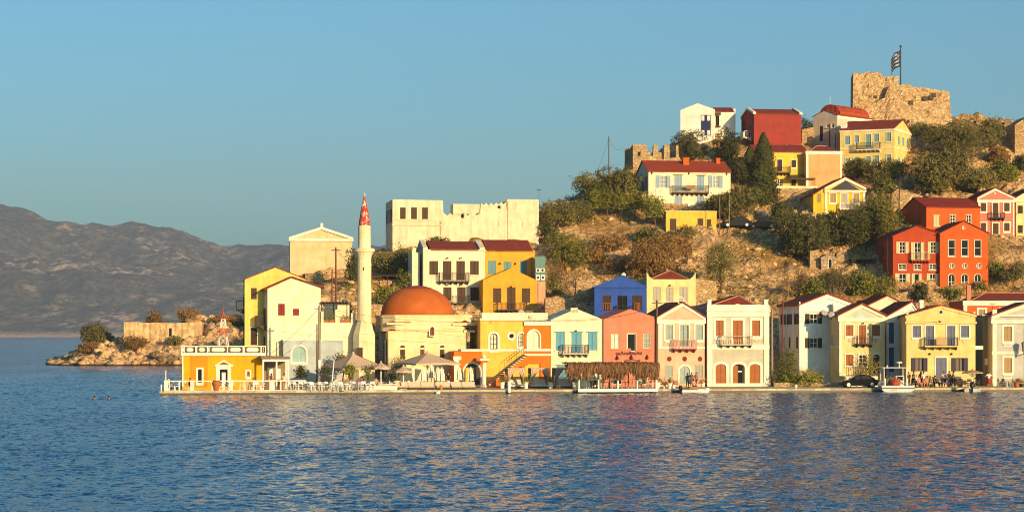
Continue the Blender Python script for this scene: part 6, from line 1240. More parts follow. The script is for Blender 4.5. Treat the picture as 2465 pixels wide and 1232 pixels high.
# chairs and tables
def chair(label, px, Y, rz, mat=WPL, group='white cafe chairs'):
    t = thing('cafe_chair', px, Y, rz, label, 'chair', group); MB().box(-.23,.23,-.22,.22,.42,.46).build('seat', mat, t)
    MB().box(-.23,-.19,.2,.24,.46,.9).box(.19,.23,.2,.24,.46,.9).box(-.19,.19,.205,.235,.62,.9).build('backrest', mat, t)
    for x in (-.2,.2):
        for y in (-.19,.19): MB().tube((x,y,.42),(x*1.1,y*1.15,0),.022,n=4).build('leg', mat, t)
    for x in (-.22,.22): MB().tube((x,-.18,.46),(x,-.18,.64),.02,n=4).tube((x,-.2,.64),(x,.22,.64),.025,n=4).build('armrest', mat, t)
    return t
def table(label, px, Y, rz, mat=WPL, group='white cafe tables', r=.42, top='square'):
    t = thing('cafe_table', px, Y, rz, label, 'table', group)
    (MB().box(-r,r,-r,r,.7,.74) if top == 'square' else MB().lathe([(r,.7),(r,.74)], 16)).build('table_top', mat, t); MB().tube((0,0,.03),(0,0,.7),.05).build('pedestal', mat, t); MB().lathe([(.27,0),(.25,.03),(.05,.06)], 10).build('base', mat, t); return t
rr = random.Random(4); c0 = chair('white cafe chair set out on the waterfront terrace', 745, 239.5, 200); t0 = table('white cafe table on the waterfront terrace', 758, 240, 12)
def put(o, px, Y, rz): 
    c = copy_tree(o); c.location = G(px, Y); c.rotation_euler.z = rad(rz); return c
for px, Y in ((420,239.5),(540,239.5),(590,239.5),(628,240),(700,240),(718,239.6),(792,240.2),(826,239.6),(860,240.4),(812,243),(893,241),(746,243),(948,246.4),(981,247),(1016,248),(1081,248),(919,247.8)): put(t0, px, Y, rr.uniform(-20,20))
for px, Y in ((412,239),(427,240),(452,239.6),(532,239),(549,240.1),(583,239),(597,240.2),(607,239.4),(620,239.2),(636,240.4),(692,239.3),(707,240.6),(713,239.1),(725,240.1),(752,238.6),(767,240.4),(775,239.4),(783,241),(800,239.4),(806,240.9),(818,238.9),(834,240.5),(838,239),(851,240.9),(869,239.6),(804,243),(820,243.4),(740,243),(752,243.5),(885,240.6),(898,241.6),(876,242.5),(842,243.5),(942,246),(953,247),(960,246),(978,246),(986,246.5),(1008,247.4),(1024,247.8),(1046,247.4),(1075,248),(1086,247.5),(912,247),(925,247.6),(938,248)): put(c0, px, Y, rr.uniform(0,360))
# urn, planters
t = thing('urn', 521, 238.3, 0, 'big terracotta urn behind the terrace balustrade', 'urn'); MB().lathe([(.2,0),(.24,.1),(.42,.6),(.46,.85),(.36,.98),(.42,1.05),(.4,1.08)], 16).build('body', POT, t)
def planter(label, px, Y, mat=WTR, plant='green', hgt=.62, w_=.24, ph=.5, group=None):
    t = thing('planter', px, Y, 0, label, 'planter', group); MB().lathe([(w_*.72,0),(w_,hgt-.06),(w_*1.12,hgt-.05),(w_*1.12,hgt),(w_*.9,hgt)], 12).build('pot', mat, t); SEED[0] += 1
    me, P, Rr = crown(w_*3.4, ph, w_*3.4, SEED[0], 'round', .8, .12, 7); link_mesh('foliage', me, LM[plant], t, (0,0,hgt-.08)); return t
for i, (px, Y) in enumerate(((1209,248.2),(1266,247.6),(1325,247.8),(1383,247.8),(1583,247.4))): planter(('white planter left of the first draped cabana','white planter between the first and second draped cabana','white planter between the second and third draped cabana','white planter between the third cabana and the thatched pergola','white planter at the right end of the thatched pergola')[i], px, Y, WTR, 'green', .75, .27, .5, 'white planters by the cabanas')
for i, px in enumerate((785,799,825,838)):
    h = ANNEX; p = h.obj(h.u(px), .1, h.h); t = empty('flower_box', p, h.yaw, ('terracotta flower box, first from the left on the roof terrace','terracotta flower box, second from the left on the roof terrace','terracotta flower box, third from the left on the roof terrace','terracotta flower box at the right end of the roof terrace')[i], 'planter', 'flower boxes on the roof terrace'); MB().box(-.28,.28,-.12,.14,0,.32).build('box', POT, t); me, _, _ = crown(.8,.5,.5,500+i,'round',.6,.12,6); link_mesh('foliage', me, LM['green'], t, (0,0,.25))
# umbrellas
def umbrella(label, px, Y, spanpx, pya, pye, rz=20, mat=CANV, n=4, pole=.07, group=None, drop=.22):
    t = thing('parasol', px, Y, rz, label, 'umbrella', group); k = Y/F; za, ze = EYE+(HOR-pya)*k-QZ, EYE+(HOR-pye)*k-QZ; R_ = spanpx*k/2
    mb = MB(); m = 6 if n == 4 else 4; pts = []
    cor = [(R_*math.cos(2*math.pi*i/n+(math.pi/4 if n == 4 else 0)), R_*math.sin(2*math.pi*i/n+(math.pi/4 if n == 4 else 0))) for i in range(n)]
    for i in range(n):
        a, b = cor[i], cor[(i+1)%n]
        vs = []; fs = []
        for q in range(5):
            f = q/4; z = za+(ze-za)*(f**.88); L_ = [(a[0]*f+(b[0]-a[0])*f*s_/m, a[1]*f+(b[1]-a[1])*f*s_/m, z+.06*f*math.sin(math.pi*s_/m)) for s_ in range(m+1)]; vs += L_
        vs += [(x, y, z-drop*(.8+.2*(s_%2))) for s_, (x, y, z) in enumerate(vs[-(m+1):])]
        for q in range(5):
            for s_ in range(m): u_ = q*(m+1)+s_; fs.append((u_, u_+1, u_+m+2, u_+m+1))
        mb.add(vs, fs)
    mb.build('canopy', mat, t); MB().ball((0,0,za+.05), .16 if R_ > 2 else .09, 8).build('finial', mat, t); MB().tube((0,0,0),(0,0,za),pole).build('pole', WPL, t); rb = MB()
    for c in cor: rb.tube((c[0],c[1],ze-.02),(0,0,za-.06),.03,n=4).tube((c[0]*.5,c[1]*.5,(za+ze)/2-.07),(0,0,ze-.5),.025,n=4)
    rb.build('ribs', WOOD, t); MB().box(-.4,.4,-.4,.4,0,.1).build('base', GREYW, t); return t
umbrella('biggest beige square parasol on the left, in front of the minaret foot', 850, 249, 176, 850, 885, 32); umbrella('big beige square parasol with thick white post before the mosque windows', 1029, 250, 168, 848, 874, 28, pole=.09); umbrella('small beige parasol between the two big square parasols', 917, 246, 48, 871, 884, 10, n=8); umbrella('small beige parasol to the lower left of the mosque parasol', 971, 244, 46, 880, 893, 0, n=8); umbrella('flat beige parasol over tables beside the sunny yellow house', 2341, 253, 54, 889, 897, 10, simple('tan_canvas', (.45,.28,.16), .85, .1), n=8, drop=.1)
t = thing('square_post', 994, 247.5, 8, 'thick white square post under the mosque parasol', 'post'); MB().box(-.16,.16,-.16,.16,0,2.35).build('shaft', TRIM, t); MB().box(-.26,.26,-.26,.26,0,.12).build('base', TRIM, t)
t = thing('slanted_pole', 802, 243, 8, 'slim white leaning pole left of the biggest parasol', 'pole'); MB().tube((-.2,0,0),(.1,0,3.2),.07,.05).build('shaft', WPL, t); MB().lathe([(.2,0),(.2,.06),(.07,.1)], 8).build('base', WPL, t)
for i, (px, Y, hh) in enumerate(((1018,245,2.3),(1039,247,2.6),(1054,248.5,2.3),(1063.5,245,2.3),(1104.5,248,2.35),(1133,252,2.2))):
    t = thing('closed_parasol', px, Y, 0, ('folded white parasol, leftmost under the mosque parasol','folded white parasol, second from the left and tallest in the row','folded white parasol just behind the third pole of the row','folded white parasol, front one in the middle of the row','folded white parasol beside the orange portal','folded white parasol inside the orange portal arch')[i], 'umbrella', 'folded white parasols')
    MB().tube((0,0,0),(0,0,hh+.1),.045).build('pole', WPL, t); m = MB(); n = 14; vs = []; prf = [(.02,hh),(.14,hh-.12),(.20,hh-.5),(.26,hh-.95),(.22,hh-1.0),(.30,hh-1.42)]
    for r_, z in prf: vs += [(r_*(1+.28*math.cos(7*2*math.pi*q/n*1.0))*math.cos(2*math.pi*q/n), r_*(1+.28*math.cos(7*2*math.pi*q/n))*math.sin(2*math.pi*q/n), z) for q in range(n)]
    m.add(vs, [(a*n+q, a*n+(q+1)%n, (a+1)*n+(q+1)%n, (a+1)*n+q) for a in range(len(prf)-1) for q in range(n)]+[tuple(range(n))]); m.build('cloth', CANW, t); MB().box(-.25,.25,-.25,.25,0,.1).build('base', GREYW, t)
# lounge benches along the water
for i, px in enumerate((968,999,1029,1066,1102,1128)):
    t = thing('lounger', px, 242.6+.004*(px-950)+1.6, 9, ('beige cushioned lounger, first from the left along the quay edge','second beige lounger from the left along the quay edge','beige lounger in the middle of the quay row, below the folded parasols','beige lounger right of the orange mooring post','beige lounger left of the orange portal','beige lounger in front of the orange portal arch')[i], 'lounger', 'beige loungers along the quay edge')
    MB().box(-.72,.72,-.42,.42,.08,.24).build('frame', DWD, t); MB().box(-.7,.7,-.4,.4,.242,.38).build('cushion', CUSH, t); MB().add([(-.7,.25,.385),(.7,.25,.385),(.7,.42,.385),(-.7,.42,.385),(-.7,.36,.8),(.7,.36,.8),(.7,.5,.8),(-.7,.5,.8)], [(0,3,2,1),(4,5,6,7),(0,1,5,4),(1,2,6,5),(2,3,7,6),(3,0,4,7)]).build('backrest', CUSH, t)
    for x in (-.6,.6):
        for y in (-.35,.35): MB().box(x-.04,x+.04,y-.04,y+.04,0,.08).build('leg', DWD, t)
t = thing('quay_wall', 881, 242.2, 8.5, 'low white wall block along the quay below the small parasol', 'wall'); MB().box(0,3.3,-.35,.3,0,.42).build('body', TRIM, t); MB().box(-.02,3.32,-.38,.33,.422,.47).build('coping', TRIM, t)
def dinghy(t, L, B, D, hull, rim, inner):
    n = 14; sec = []
    for i in range(n+1):
        f = i/n; w_ = B/2*(1-abs(f*1.0-.0)**5 if f > .35 else .86+.14*f/.35)*(1 if f < .98 else .3); w_ = max(w_*(1-max(0,f-.55)**1.8*2.6), .03); sh = D*(1+.32*max(0,f-.3)**2*2.)
        sec.append((f*L-L/2, w_, sh, .02+.38*D*max(0,f-.72)/.28))
    V = []; 
    for x, w_, z, k in sec: V += [(x,-w_,z),(x,-w_*.86,z*.45+k*.4),(x,-w_*.3,k),(x,w_*.3,k),(x,w_*.86,z*.45+k*.4),(x,w_,z)]
    Fc = [(i*6+j, i*6+j+1, (i+1)*6+j+1, (i+1)*6+j) for i in range(n) for j in range(5)]+[(0,1,2,3,4,5)]; m = MB(); m.add(V, Fc); o = m.build('hull', hull, t, smooth=False)
    rb = MB().path([(x,-w_,z) for x, w_, z, k in sec], .05, 5).path([(x,w_,z) for x, w_, z, k in sec], .05, 5).tube((sec[0][0],-sec[0][1],sec[0][2]),(sec[0][0],sec[0][1],sec[0][2]),.05); rb.build('gunwale', rim, t); dk = MB()
    V = []; 
    for x, w_, z, k in sec[:-1]: V += [(x,-w_*.9,z*.55+k*.3),(x,w_*.9,z*.55+k*.3)]
    dk.add(V, [(2*i,2*i+1,2*i+3,2*i+2) for i in range(len(sec)-2)]); dk.build('deck', inner, t)
    for f in (.25,.5,.72): i = int(f*n); x, w_, z, k = sec[i]; MB().box(x-.14,x+.14,-w_*.95,w_*.95,z*.8-.04,z*.8).build('thwart', inner, t)
    return sec
RDP = simple('red_gloss', (.42,.035,.02), .35, .5, var=.9)
t = thing('dinghy', 934, 244.6, 12, 'small red dinghy with white rim drawn up on the quay by the small parasol', 'boat'); dinghy(t, 2.9, 1.1, .5, RDP, WPL, RDP)
def ladder(label, px, Y, z0=-.9, top=1.05):
    t = thing('swim_ladder', px, Y, 8, label, 'ladder'); 
    for x in (-.32,.32): MB().path([(x,.5,.05),(x,.45,top-.1),(x,.2,top),(x,-.08,top-.15),(x,-.12,z0)], .035, 5).build('rail', CHR, t)
    for i in range(6): z = z0+.15+.25*i; MB().tube((-.32,-.12,z),(.32,-.12,z),.028,n=5).build('rung', CHR, t)
ladder('steel swim ladder on the quay edge below the biggest parasol', 855, Yq(855)+.05)
t = thing('mooring_post', 1062, Yq(1062)+.3, 0, 'orange mooring post at the quay edge before the loungers', 'post'); MB().lathe([(.14,-.9),(.14,.35),(.2,.36),(.2,.46),(.1,.52)], 10).build('post', paint('orange_paint', (.55,.2,.05)), t); 
t = thing('fender', 1054, Yq(1054)-.25, 0, 'white square float hanging on the quay wall beside the orange mooring post', 'float', z=-.15); MB().lathe([(.12,0),(.24,.05),(.26,.3),(.2,.42),(.06,.46)], 10).build('body', WPL, t); MB().tube((0,0,.44),(.05,.3,.6),.02).build('rope', DWD, t)
t = thing('mooring_post', 1225.5, Yq(1225)-.35, 0, 'thick white mooring post standing in the water before the first cabana', 'post', z=0); MB().lathe([(.17,-1.5),(.17,1.15),(.2,1.16),(.2,1.3),(.1,1.32)], 12).build('post', WPL, t); MB().lathe([(.175,-.3),(.175,.12)], 12).build('weed_band', wl, t)
t = thing('bollard', 1243, Yq(1243)+.5, 0, 'small dark bollard at the quay edge before the first cabana', 'bollard'); MB().lathe([(.12,0),(.09,.25),(.15,.32),(.12,.4)], 10).build('body', IRON, t); MB().box(-.2,.2,-.2,.2,-.0,.03).build('base', IRON, t)
t = thing('bollard', 1916, Yq(1916)+.5, 0, 'white bollard at the quay edge before the vacant lot', 'bollard'); MB().lathe([(.13,0),(.10,.25),(.17,.32),(.13,.4)], 10).build('body', WPL, t); MB().box(-.2,.2,-.2,.2,-.0,.03).build('base', IRON, t)
# cabanas
def drape(mb, x0, x1, y, zt, zb, side, wpl=.36):
    n = 10; vs = []
    for j in range(9):
        f = j/8; wdt = (x1-x0)*(1-.80*math.sin(min(1,f*1.25)*math.pi/2)) if f < .8 else (x1-x0)*(.2+.16*(f-.8)/.2); 
        for i in range(n+1): q = i/n; x = (x0+q*wdt) if side < 0 else (x1-q*wdt); vs.append((x, y+.05*math.sin(q*17+f*2)-.02, zt+(zb-zt)*f))
    mb.add(vs, [(a*(n+1)+b, a*(n+1)+b+1, (a+1)*(n+1)+b+1, (a+1)*(n+1)+b) for a in range(8) for b in range(n)])
for i, (xa, xb, Y) in enumerate(((1223,1264,248.6),(1279,1323,249),(1337,1380,249.4))):
    t = thing('draped_cabana', xa, Y, 8.5, ('cream draped cabana bed nearest the orange stair','middle cream draped cabana bed in front of the orange block','cream draped cabana bed left of the thatched pergola')[i], 'cabana', 'draped cabana beds'); w_ = (xb-xa)/F*Y; d_ = 2.; zt = 2.15
    for x in (0, w_):
        for y in (0, d_): MB().box(x-.04,x+.04,y-.04,y+.04,0,zt).build('post', WOOD, t)
    MB().box(-.05,w_+.05,-.05,d_+.05,zt,zt+.06).build('canopy', CANV, t); m = MB(); drape(m, 0, w_*.52, -.06, zt, .35, -1); drape(m, w_*.48, w_, -.06, zt, .35, 1); m.build('curtain', CANV, t); m = MB(); drape(m, 0, w_*.35, d_+.06, zt, .35, -1); drape(m, w_*.65, w_, d_+.06, zt, .35, 1); m.build('rear_curtain', CANV, t)
    MB().box(.05,w_-.05,.1,d_-.1,.0,.22).build('bed_base', DWD, t); MB().box(.1,w_-.1,.12,d_-.12,.222,.42).build('mattress', CANW, t); MB().add([(.15,1.3,.425),(w_-.15,1.3,.425),(w_-.15,1.8,.425),(.15,1.8,.425),(.25,1.65,.95),(w_-.25,1.65,.95),(w_-.25,1.85,.95),(.25,1.85,.95)], [(0,3,2,1),(4,5,6,7),(0,1,5,4),(1,2,6,5),(2,3,7,6),(3,0,4,7)]).build('backrest', CANW, t)
# thatched pergola on its deck over the water
t = thing('thatched_pergola', 1392, Yq(1392)-1.0, 8.5, 'long straw-thatched pergola on a white-edged deck over the water', 'pergola'); h_ = 236/1.0; w_ = (1586-1392)/F*245; k = 245/F
MB().box(0,w_,0,5.5,QZ-.25-QZ,-.04+.0).build('deck', WOOD, t); MB().box(-.03,w_+.03,-.08,-.003,-.25,.08).build('fascia', WTR, t)
for i in range(5): x = .1+(w_-.2)*i/4; MB().box(x-.07,x+.07,.02,.16,-.04,1.02).build('post', WTR, t); MB().tube((x,.6,-.26),(x,.6,-2),.12).build('pile', wl, t)
MB().box(0,w_,.0,.18,1.021,1.12).build('rail', WOOD, t)
for i in range(5):
    x = .15+(w_-.3)*i/4
    for y in (.5, 4.8): MB().tube((x,y,-.04),(x,y,2.4),.08).build('column', TRIM if i == 4 else WOOD, t)
m = MB(); 
for y in (.5, 4.8): m.tube((-.6,y,2.4),(w_+.2,y,2.4),.08)
for i in range(14): x = -.5+(w_+.6)*i/13; m.tube((x,.1,2.46),(x,5.2,2.52),.05,n=4)
m.build('beams', WOOD, t); SEED[0] += 1; r = np.random.default_rng(77)
TH = NT('straw_thatch'); v = TH.coord((3,3,.5)); n1 = TH.noise(v, 2.2, 5, .7); TH.base(TH.ramp(n1, [(.3,(.025,.012,.006)),(.5,(.15,.075,.033)),(.74,(.36,.205,.10))])); TH.rough(.9, .1)
Vs = []; Qs = []; cnt = 0
for i in range(3600):   # single palm-leaf strips hanging over the edge and lying on top
    x = r.uniform(-.9, w_+.15); edge = r.random() < .72
    cl = .5+.5*math.sin(x*5.2+math.sin(x*1.7)*2); L_ = (r.uniform(.55,1.05)+(.75*cl*cl if edge else .3)); y0 = r.uniform(-.15,.5) if edge else r.uniform(.3,5.2); dx = r.normal(-.14,.2)-.1
    wd2 = r.uniform(.04,.11); zt = 2.58+r.uniform(0,.32); P0 = np.array([x, y0+.35, zt]); P1 = np.array([x+dx*.4, y0-.12, zt-(.1 if edge else -.02)]); P2 = np.array([x+dx, y0-.28 if edge else y0-.9, zt-(L_ if edge else .05)])
    s_ = np.array([wd2,0,0]) if edge else np.array([wd2,.02,0]); Vs += [P0-s_,P0+s_,P1+s_,P1-s_,P2+s_*.3,P2-s_*.3]; Qs += [(cnt,cnt+1,cnt+2,cnt+3),(cnt+3,cnt+2,cnt+4,cnt+5)]; cnt += 6
link_mesh('thatch', np_mesh('thatch', np.array(Vs), np.array(Qs)), TH.m, t)
MB().box(-.7,w_+.1,  .3,5.2,2.54,2.6).build('roof_mat', TH.m, t)
for i, (px, Y) in enumerate(((1425,247.6),(1465,247.4),(1505,247.8),(1548,247.6))): tt = table('dark wooden table under the thatched pergola', px, Y, 8, WOOD, 'tables under the thatch', .45)
for i, (px, Y) in enumerate(((1414,247.3),(1437,248),(1454,247.2),(1477,247.9),(1493,247.4),(1517,248),(1535,247.2),(1560,247.8),(1571,247.3))): put(c0, px, Y, rr.uniform(0,360))['label'] = 'white chair under the thatched pergola'
for o in list(COL.objects):
    if o.get('label') == 'white chair under the thatched pergola': o['group'] = 'chairs under the thatch'
t = thing('potted_agave', 1612, 248, 0, 'potted agave in a white urn before the salmon pink house', 'plant'); MB().lathe([(.2,0),(.14,.15),(.3,.55),(.36,.6),(.3,.62)], 12).build('pot', WTR, t); m = MB()
for i in range(20): a = i*2.4; e = .35+.055*i; d_ = Vector((math.cos(a)*math.cos(e), math.sin(a)*math.cos(e), math.sin(e))); s_ = Vector((-math.sin(a),math.cos(a),0))*.05; b = Vector((0,0,.6)); m.add([b-s_, b+s_, b+d_*.5+s_*.8, b+d_*.5-s_*.8, b+d_*.85-Vector((0,0,.12))], [(0,1,2,3),(3,2,4)])
m.build('leaves', LM['green'], t)
for i, px in enumerate((1599,1622)): planter(('small potted shrub left of the agave by the pink house','small potted shrub right of the agave by the pink house')[i], px, 248.6, WTR, 'dry', .5, .2, .45)
planter('white pot with red flowers at the right corner of the pink house', 1692, 254, WTR, 'dry', .5, .25, .5)
# boats
GV = simple('grey_white_hull', (.56,.58,.56), .4, .4, var=.85); BLK = simple('black_cowl', (.012,.012,.014), .3, .5)
def outboard(t, x, y, z, s_=1.): 
    o = MB().lathe([(.10*s_,0),(.2*s_,.08*s_),(.22*s_,.4*s_),(.14*s_,.55*s_),(.02,.58*s_)], 10).build('outboard', BLK, t, (x,y,z)); MB().box(-.06*s_,.06*s_,-.07*s_,.07*s_,-.9*s_,.0).build('shaft', BLK, o); MB().box(-.04,.2*s_,-.03,.03,.15*s_,.2*s_).build('tiller', BLK, o)
t = thing('motorboat', 1674, Yq(1674)-1.4, 6, 'small white motorboat with brown cover and black outboard below the pink house', 'boat', z=-.18); sec = dinghy(t, 3.0, 1.25, .62, WPL, paint('brown_gunwale', (.12,.06,.03)), WOOD); outboard(t, -1.62, 0, .48, .9); MB().prism([(-.9,.55),(1.2,.62),(.9,.86),(-.6,.84)], -.45, .45).build('cover', paint('brown_tarp', (.26,.16,.08)), t)
t = thing('fishing_boat', 2162, Yq(2162)-1.9, 0, 'broad white motorboat with canopy frame and red float seen from its stern', 'boat', z=-.25)
m = MB(); n = 10; V = []
for i in range(n+1):
    f = i/n; w_ = 1.78*(1-max(0,f-.45)**2*2.2); z = .88+.5*f*f; k = .05+.5*max(0,f-.7); V += [(-w_,f*5.4,z),(-w_*.95,f*5.4,.42+k*.5),(-w_*.55,f*5.4,k),(w_*.55,f*5.4,k),(w_*.95,f*5.4,.42+k*.5),(w_,f*5.4,z)]
m.add(V, [(i*6+j, (i+1)*6+j, (i+1)*6+j+1, i*6+j+1) for i in range(n) for j in range(5)]+[(0,1,2,3,4,5)]); m.build('hull', GV, t)
V = []
for i in range(n+1): f = i/n; w_ = 1.78*(1-max(0,f-.45)**2*2.2)*.96; V += [(-w_,f*5.4,.72),(w_,f*5.4,.72)]
MB().add(V, [(2*i,2*i+1,2*i+3,2*i+2) for i in range(n)]).build('deck', simple('grey_deck', (.35,.35,.33), .7), t); m = MB()
for s_ in (-1,1): m.path([(s_*1.78*(1-max(0,i/n-.45)**2*2.2), i/n*5.4, .88+.5*(i/n)**2+.03) for i in range(n+1)], .055, 5)
m.tube((-1.78,0,.91),(1.78,0,.91),.055); m.build('gunwale', WPL, t); MB().box(-1.8,1.8,-.05,-.003,.64,.72).build('rubbing_strake', BLK, t)
for x in (-1.35,1.1):
    for y in (1.1,3.4): MB().tube((x,y,.72),(x,y,2.85),.045).build('canopy_post', WPL, t)
MB().box(-1.55,1.35,.9,3.6,2.85,2.93).build('canopy', GV, t); o = MB().tube((.45,2,2.93),(.45,2,3.35),.05).build('radar_mast', WPL, t); MB().lathe([(.05,0),(.33,.03),(.33,.16),(.2,.2)], 14).build('radar', WPL, o, (.45,2,3.36)); MB().lathe([(.07,0),(.07,.15),(.01,.24)], 8).build('light', WPL, t, (-.8,2.4,2.94))
MB().box(.2,1.1,2.6,3.1,.72,2.0).build('console', GV, t); MB().box(.3,1.0,2.55,2.598,1.5,1.9).build('windscreen', DKG, t)
for x in (-1.35,1.05): MB().tube((x,.25,.72),(x,.25,1.75),.06).build('bollard_post', WPL, t)
m = MB()
for i in range(3): m.tube((-.25-.25*i,-.06,.45),(-.25-.25*i+.1,-.06,.56),.02) 
m.build('hull_marks', DWD, t)
SEED[0] += 1; fl = thing('net_float', 2154, Yq(2154)-1.0, 0, 'round red float lying on the stern of the broad motorboat', 'float', z=.47); MB().ball((0,0,.48), .5, 14, .85).build('body', RDP, fl); MB().tube((0,0,.88),(0,0,1.0),.05).build('eye', RDP, fl)
t = thing('net_heap', 2150, Yq(2150)-.1, 0, 'heap of tan fishing net on the stern deck of the broad motorboat', 'net', z=.47); r = np.random.default_rng(3); c = r.normal(size=(900,3))*np.array([.42,.3,.28]); c[:,2] = np.abs(c[:,2])+.35; V, Q = quads(c, rand_unit(r, 900), .22, r, .5); link_mesh('net', np_mesh('net', V, Q), simple('tan_net', (.46,.32,.18), .9, .1), t); MB().box(-.5,.5,-.35,.35,0,.5).build('crate', GREYW, t)
t = thing('rubber_dinghy', 2341, Yq(2341)-1.3, 78, 'small grey and white inflatable with black outboard under the flat parasol', 'boat', z=-.1); 
for s_ in (-1,1): MB().path([(-1.3,s_*.62,.28),(-.4,s_*.66,.28),(.6,s_*.6,.3),(1.15,s_*.36,.36),(1.4,0,.42)], .24, 10).build('tube', simple('inflatable', (.5,.5,.48), .5, .3), t)
MB().box(-1.25,.9,-.5,.5,.12,.18).build('floor', GV, t); MB().box(-1.3,-1.22,-.5,.5,.05,.5).build('transom', GV, t); outboard(t, -1.5, 0, .52, 1.25); MB().box(-.3,0,-.6,.6,.42,.48).build('thwart', WPL, t)
# car
def car(label, p, rz, col, L=4.3, Wd=1.75):
    t = empty('parked_car', p, rad(rz), label, 'car'); B = simple('black_paint%d' % int(col[0]*1000), col, .3, .06, var=.9); G_ = glass('car_glass', (.02,.022,.026), .05)
    low = [(-2.15,.28),(-2.12,.62),(-1.95,.74),(-.95,.86),(1.55,.92),(2.0,.88),(2.14,.7),(2.15,.32),(1.9,.22),(-1.95,.2)]; m = MB(); hw = Wd/2
    for ins, a in ((0,0),):
        n = len(low); V = []
        for y, s_ in ((-hw,.97),(-hw+.14,1.),(hw-.14,1.),(hw,.97)): V += [(x*s_, y, .55+(z-.55)*(.97 if s_ < 1 else 1)) for x, z in low]
        m.add(V, [(k*n+i, k*n+(i+1)%n, (k+1)*n+(i+1)%n, (k+1)*n+i) for k in range(3) for i in range(n)]+[tuple(range(n))[::-1], tuple(range(3*n,4*n))])
    m.build('body', B, t); up = [(-1.05,.85),(-.35,1.36),(.2,1.43),(.95,1.38),(1.75,.92)]; m = MB(); n = len(up); V = [(x, -hw+.10+.17*(z-.85)/.58, z) for x, z in up]+[(x, hw-.10-.17*(z-.85)/.58, z) for x, z in up]
    m.add(V, [tuple(range(n))[::-1], tuple(range(n,2*n))]+[(i,i+1,n+i+1,n+i) for i in range(n-1)]); cb = m.build('cabin', B, t)
    for s_ in (-1,1):
        for q in ([(-.85,.9),(-.3,1.3),(.15,1.36),(.15,.93)], [(.22,.93),(.22,1.36),(.85,1.32),(1.4,.98)]):
            V = [(x, s_*(hw-.085-.17*(z-.85)/.58), z) for x, z in q]; MB().add(V, [(0,1,2,3)]).build('side_window', G_, cb)
    MB().add([(-1.0,-hw+.25,.93),(-1.0,hw-.25,.93),(-.43,hw-.35,1.33),(-.43,-hw+.35,1.33)], [(0,1,2,3)]).build('windscreen', G_, cb, (-.05,0,.01)); MB().add([(1.7,-hw+.25,.98),(1.7,hw-.25,.98),(1.05,hw-.35,1.34),(1.05,-hw+.35,1.34)], [(0,1,2,3)]).build('rear_window', G_, cb, (.03,0,.015))
    for x in (-1.32,1.35):
        for s_ in (-1,1):
            y = s_*(hw-.1); w = MB(); w.tube((x,y-.11,.32),(x,y+.11,.32),.32,n=18); o = w.build('wheel', simple('tyre', (.012,.012,.012), .8), t); m = MB(); yy = y+s_*.115; m.tube((x,yy-.01,.32),(x,yy+.012,.32),.2,n=14); m.build('rim', CHR, o)
    for s_ in (-1,1): MB().ball((-2.07,s_*.62,.64),.12,8,.6).build('headlight', WPL, t); MB().box(2.08,2.14,s_*.6-.16,s_*.6+.16,.66,.8).build('tail_light', RDP, t); MB().box(-.72,-.6,s_*(hw+.02)-.09,s_*(hw+.02)+.09,.92,1.02).build('mirror', B, t)
    return t
p = G(2067, 253.6); car('black hatchback parked on the quay before the grey side wall', p, 4, (.004,.004,.005))
for i, (px, py) in enumerate(((1772,556),(1840,560))):
    p = raycast(px, py); p.z += .5; car(('dark car parked on the slope right of the mustard house','second dark car on the slope below the cypress')[i], p, (4,-25)[i], (.02,.022,.022))
# quay furniture on the right
WIC = simple('wicker', (.09,.065,.04), .8, .15)
for i, (px, Y, rz) in enumerate(((2318,255,80),(2330,255.6,200),(2352,255.2,270),(2407,256.5,60),(2418,256.2,120),(2432,256.6,250),(2447,256.4,300))): c = put(c0, px, Y, rz); c['label'] = ('dark chair left of the flat parasol','dark chair under the flat parasol by the wall','dark chair right of the flat parasol','leftmost dark chair by the grey house','second dark chair by the grey house, left of its table','dark chair right of the table by the grey house','rightmost dark chair by the grey house')[i]; c['group'] = 'dark wicker chairs'
for o in list(COL.objects):
    if o.get('group') == 'dark wicker chairs':
        for ch in kids(o):
            ch.data = ch.data.copy(); ch.data.materials.clear(); ch.data.materials.append(WIC)
table('small table under the flat parasol', 2341, 254.6, 5, WOOD, 'tables on the right quay', .4); table('small white table by the grey house wall', 2424, 255.4, 5, WTR, 'tables on the right quay', .4)
for i, (px, Y) in enumerate(((2216,255.8),(2237,255.8),(2303,255.8))): 
    t = thing('wooden_bench', px, Y, -3, ('dark bench left of the grey-blue door','dark bench right of the standing pair at the yellow house','dark bench under the right ground-floor window of the yellow house')[i], 'bench', 'benches at the yellow house'); MB().box(-.7,.7,-.22,.22,.42,.47).build('seat', WOOD, t); MB().box(-.7,.7,.2,.25,.5,.9).build('backrest', DWD, t)
    for x in (-.6,.6): MB().box(x-.04,x+.04,-.2,.24,0,.42).build('leg', DWD, t)
t = thing('planter', 2447, 252.6, 0, 'red pot on the quay edge before the grey house', 'planter'); MB().lathe([(.2,0),(.34,.5),(.38,.52),(.36,.6),(.3,.6)], 12).build('pot', paint('red_pot', (.45,.1,.05)), t); me, _, _ = crown(.9,.5,.9,901,'round',.6,.12,6); link_mesh('foliage', me, LM['dry'], t, (0,0,.5))
planter('dark low planter at the right edge before the grey house', 2459, 256, DWD, 'green', .35, .3, .5)
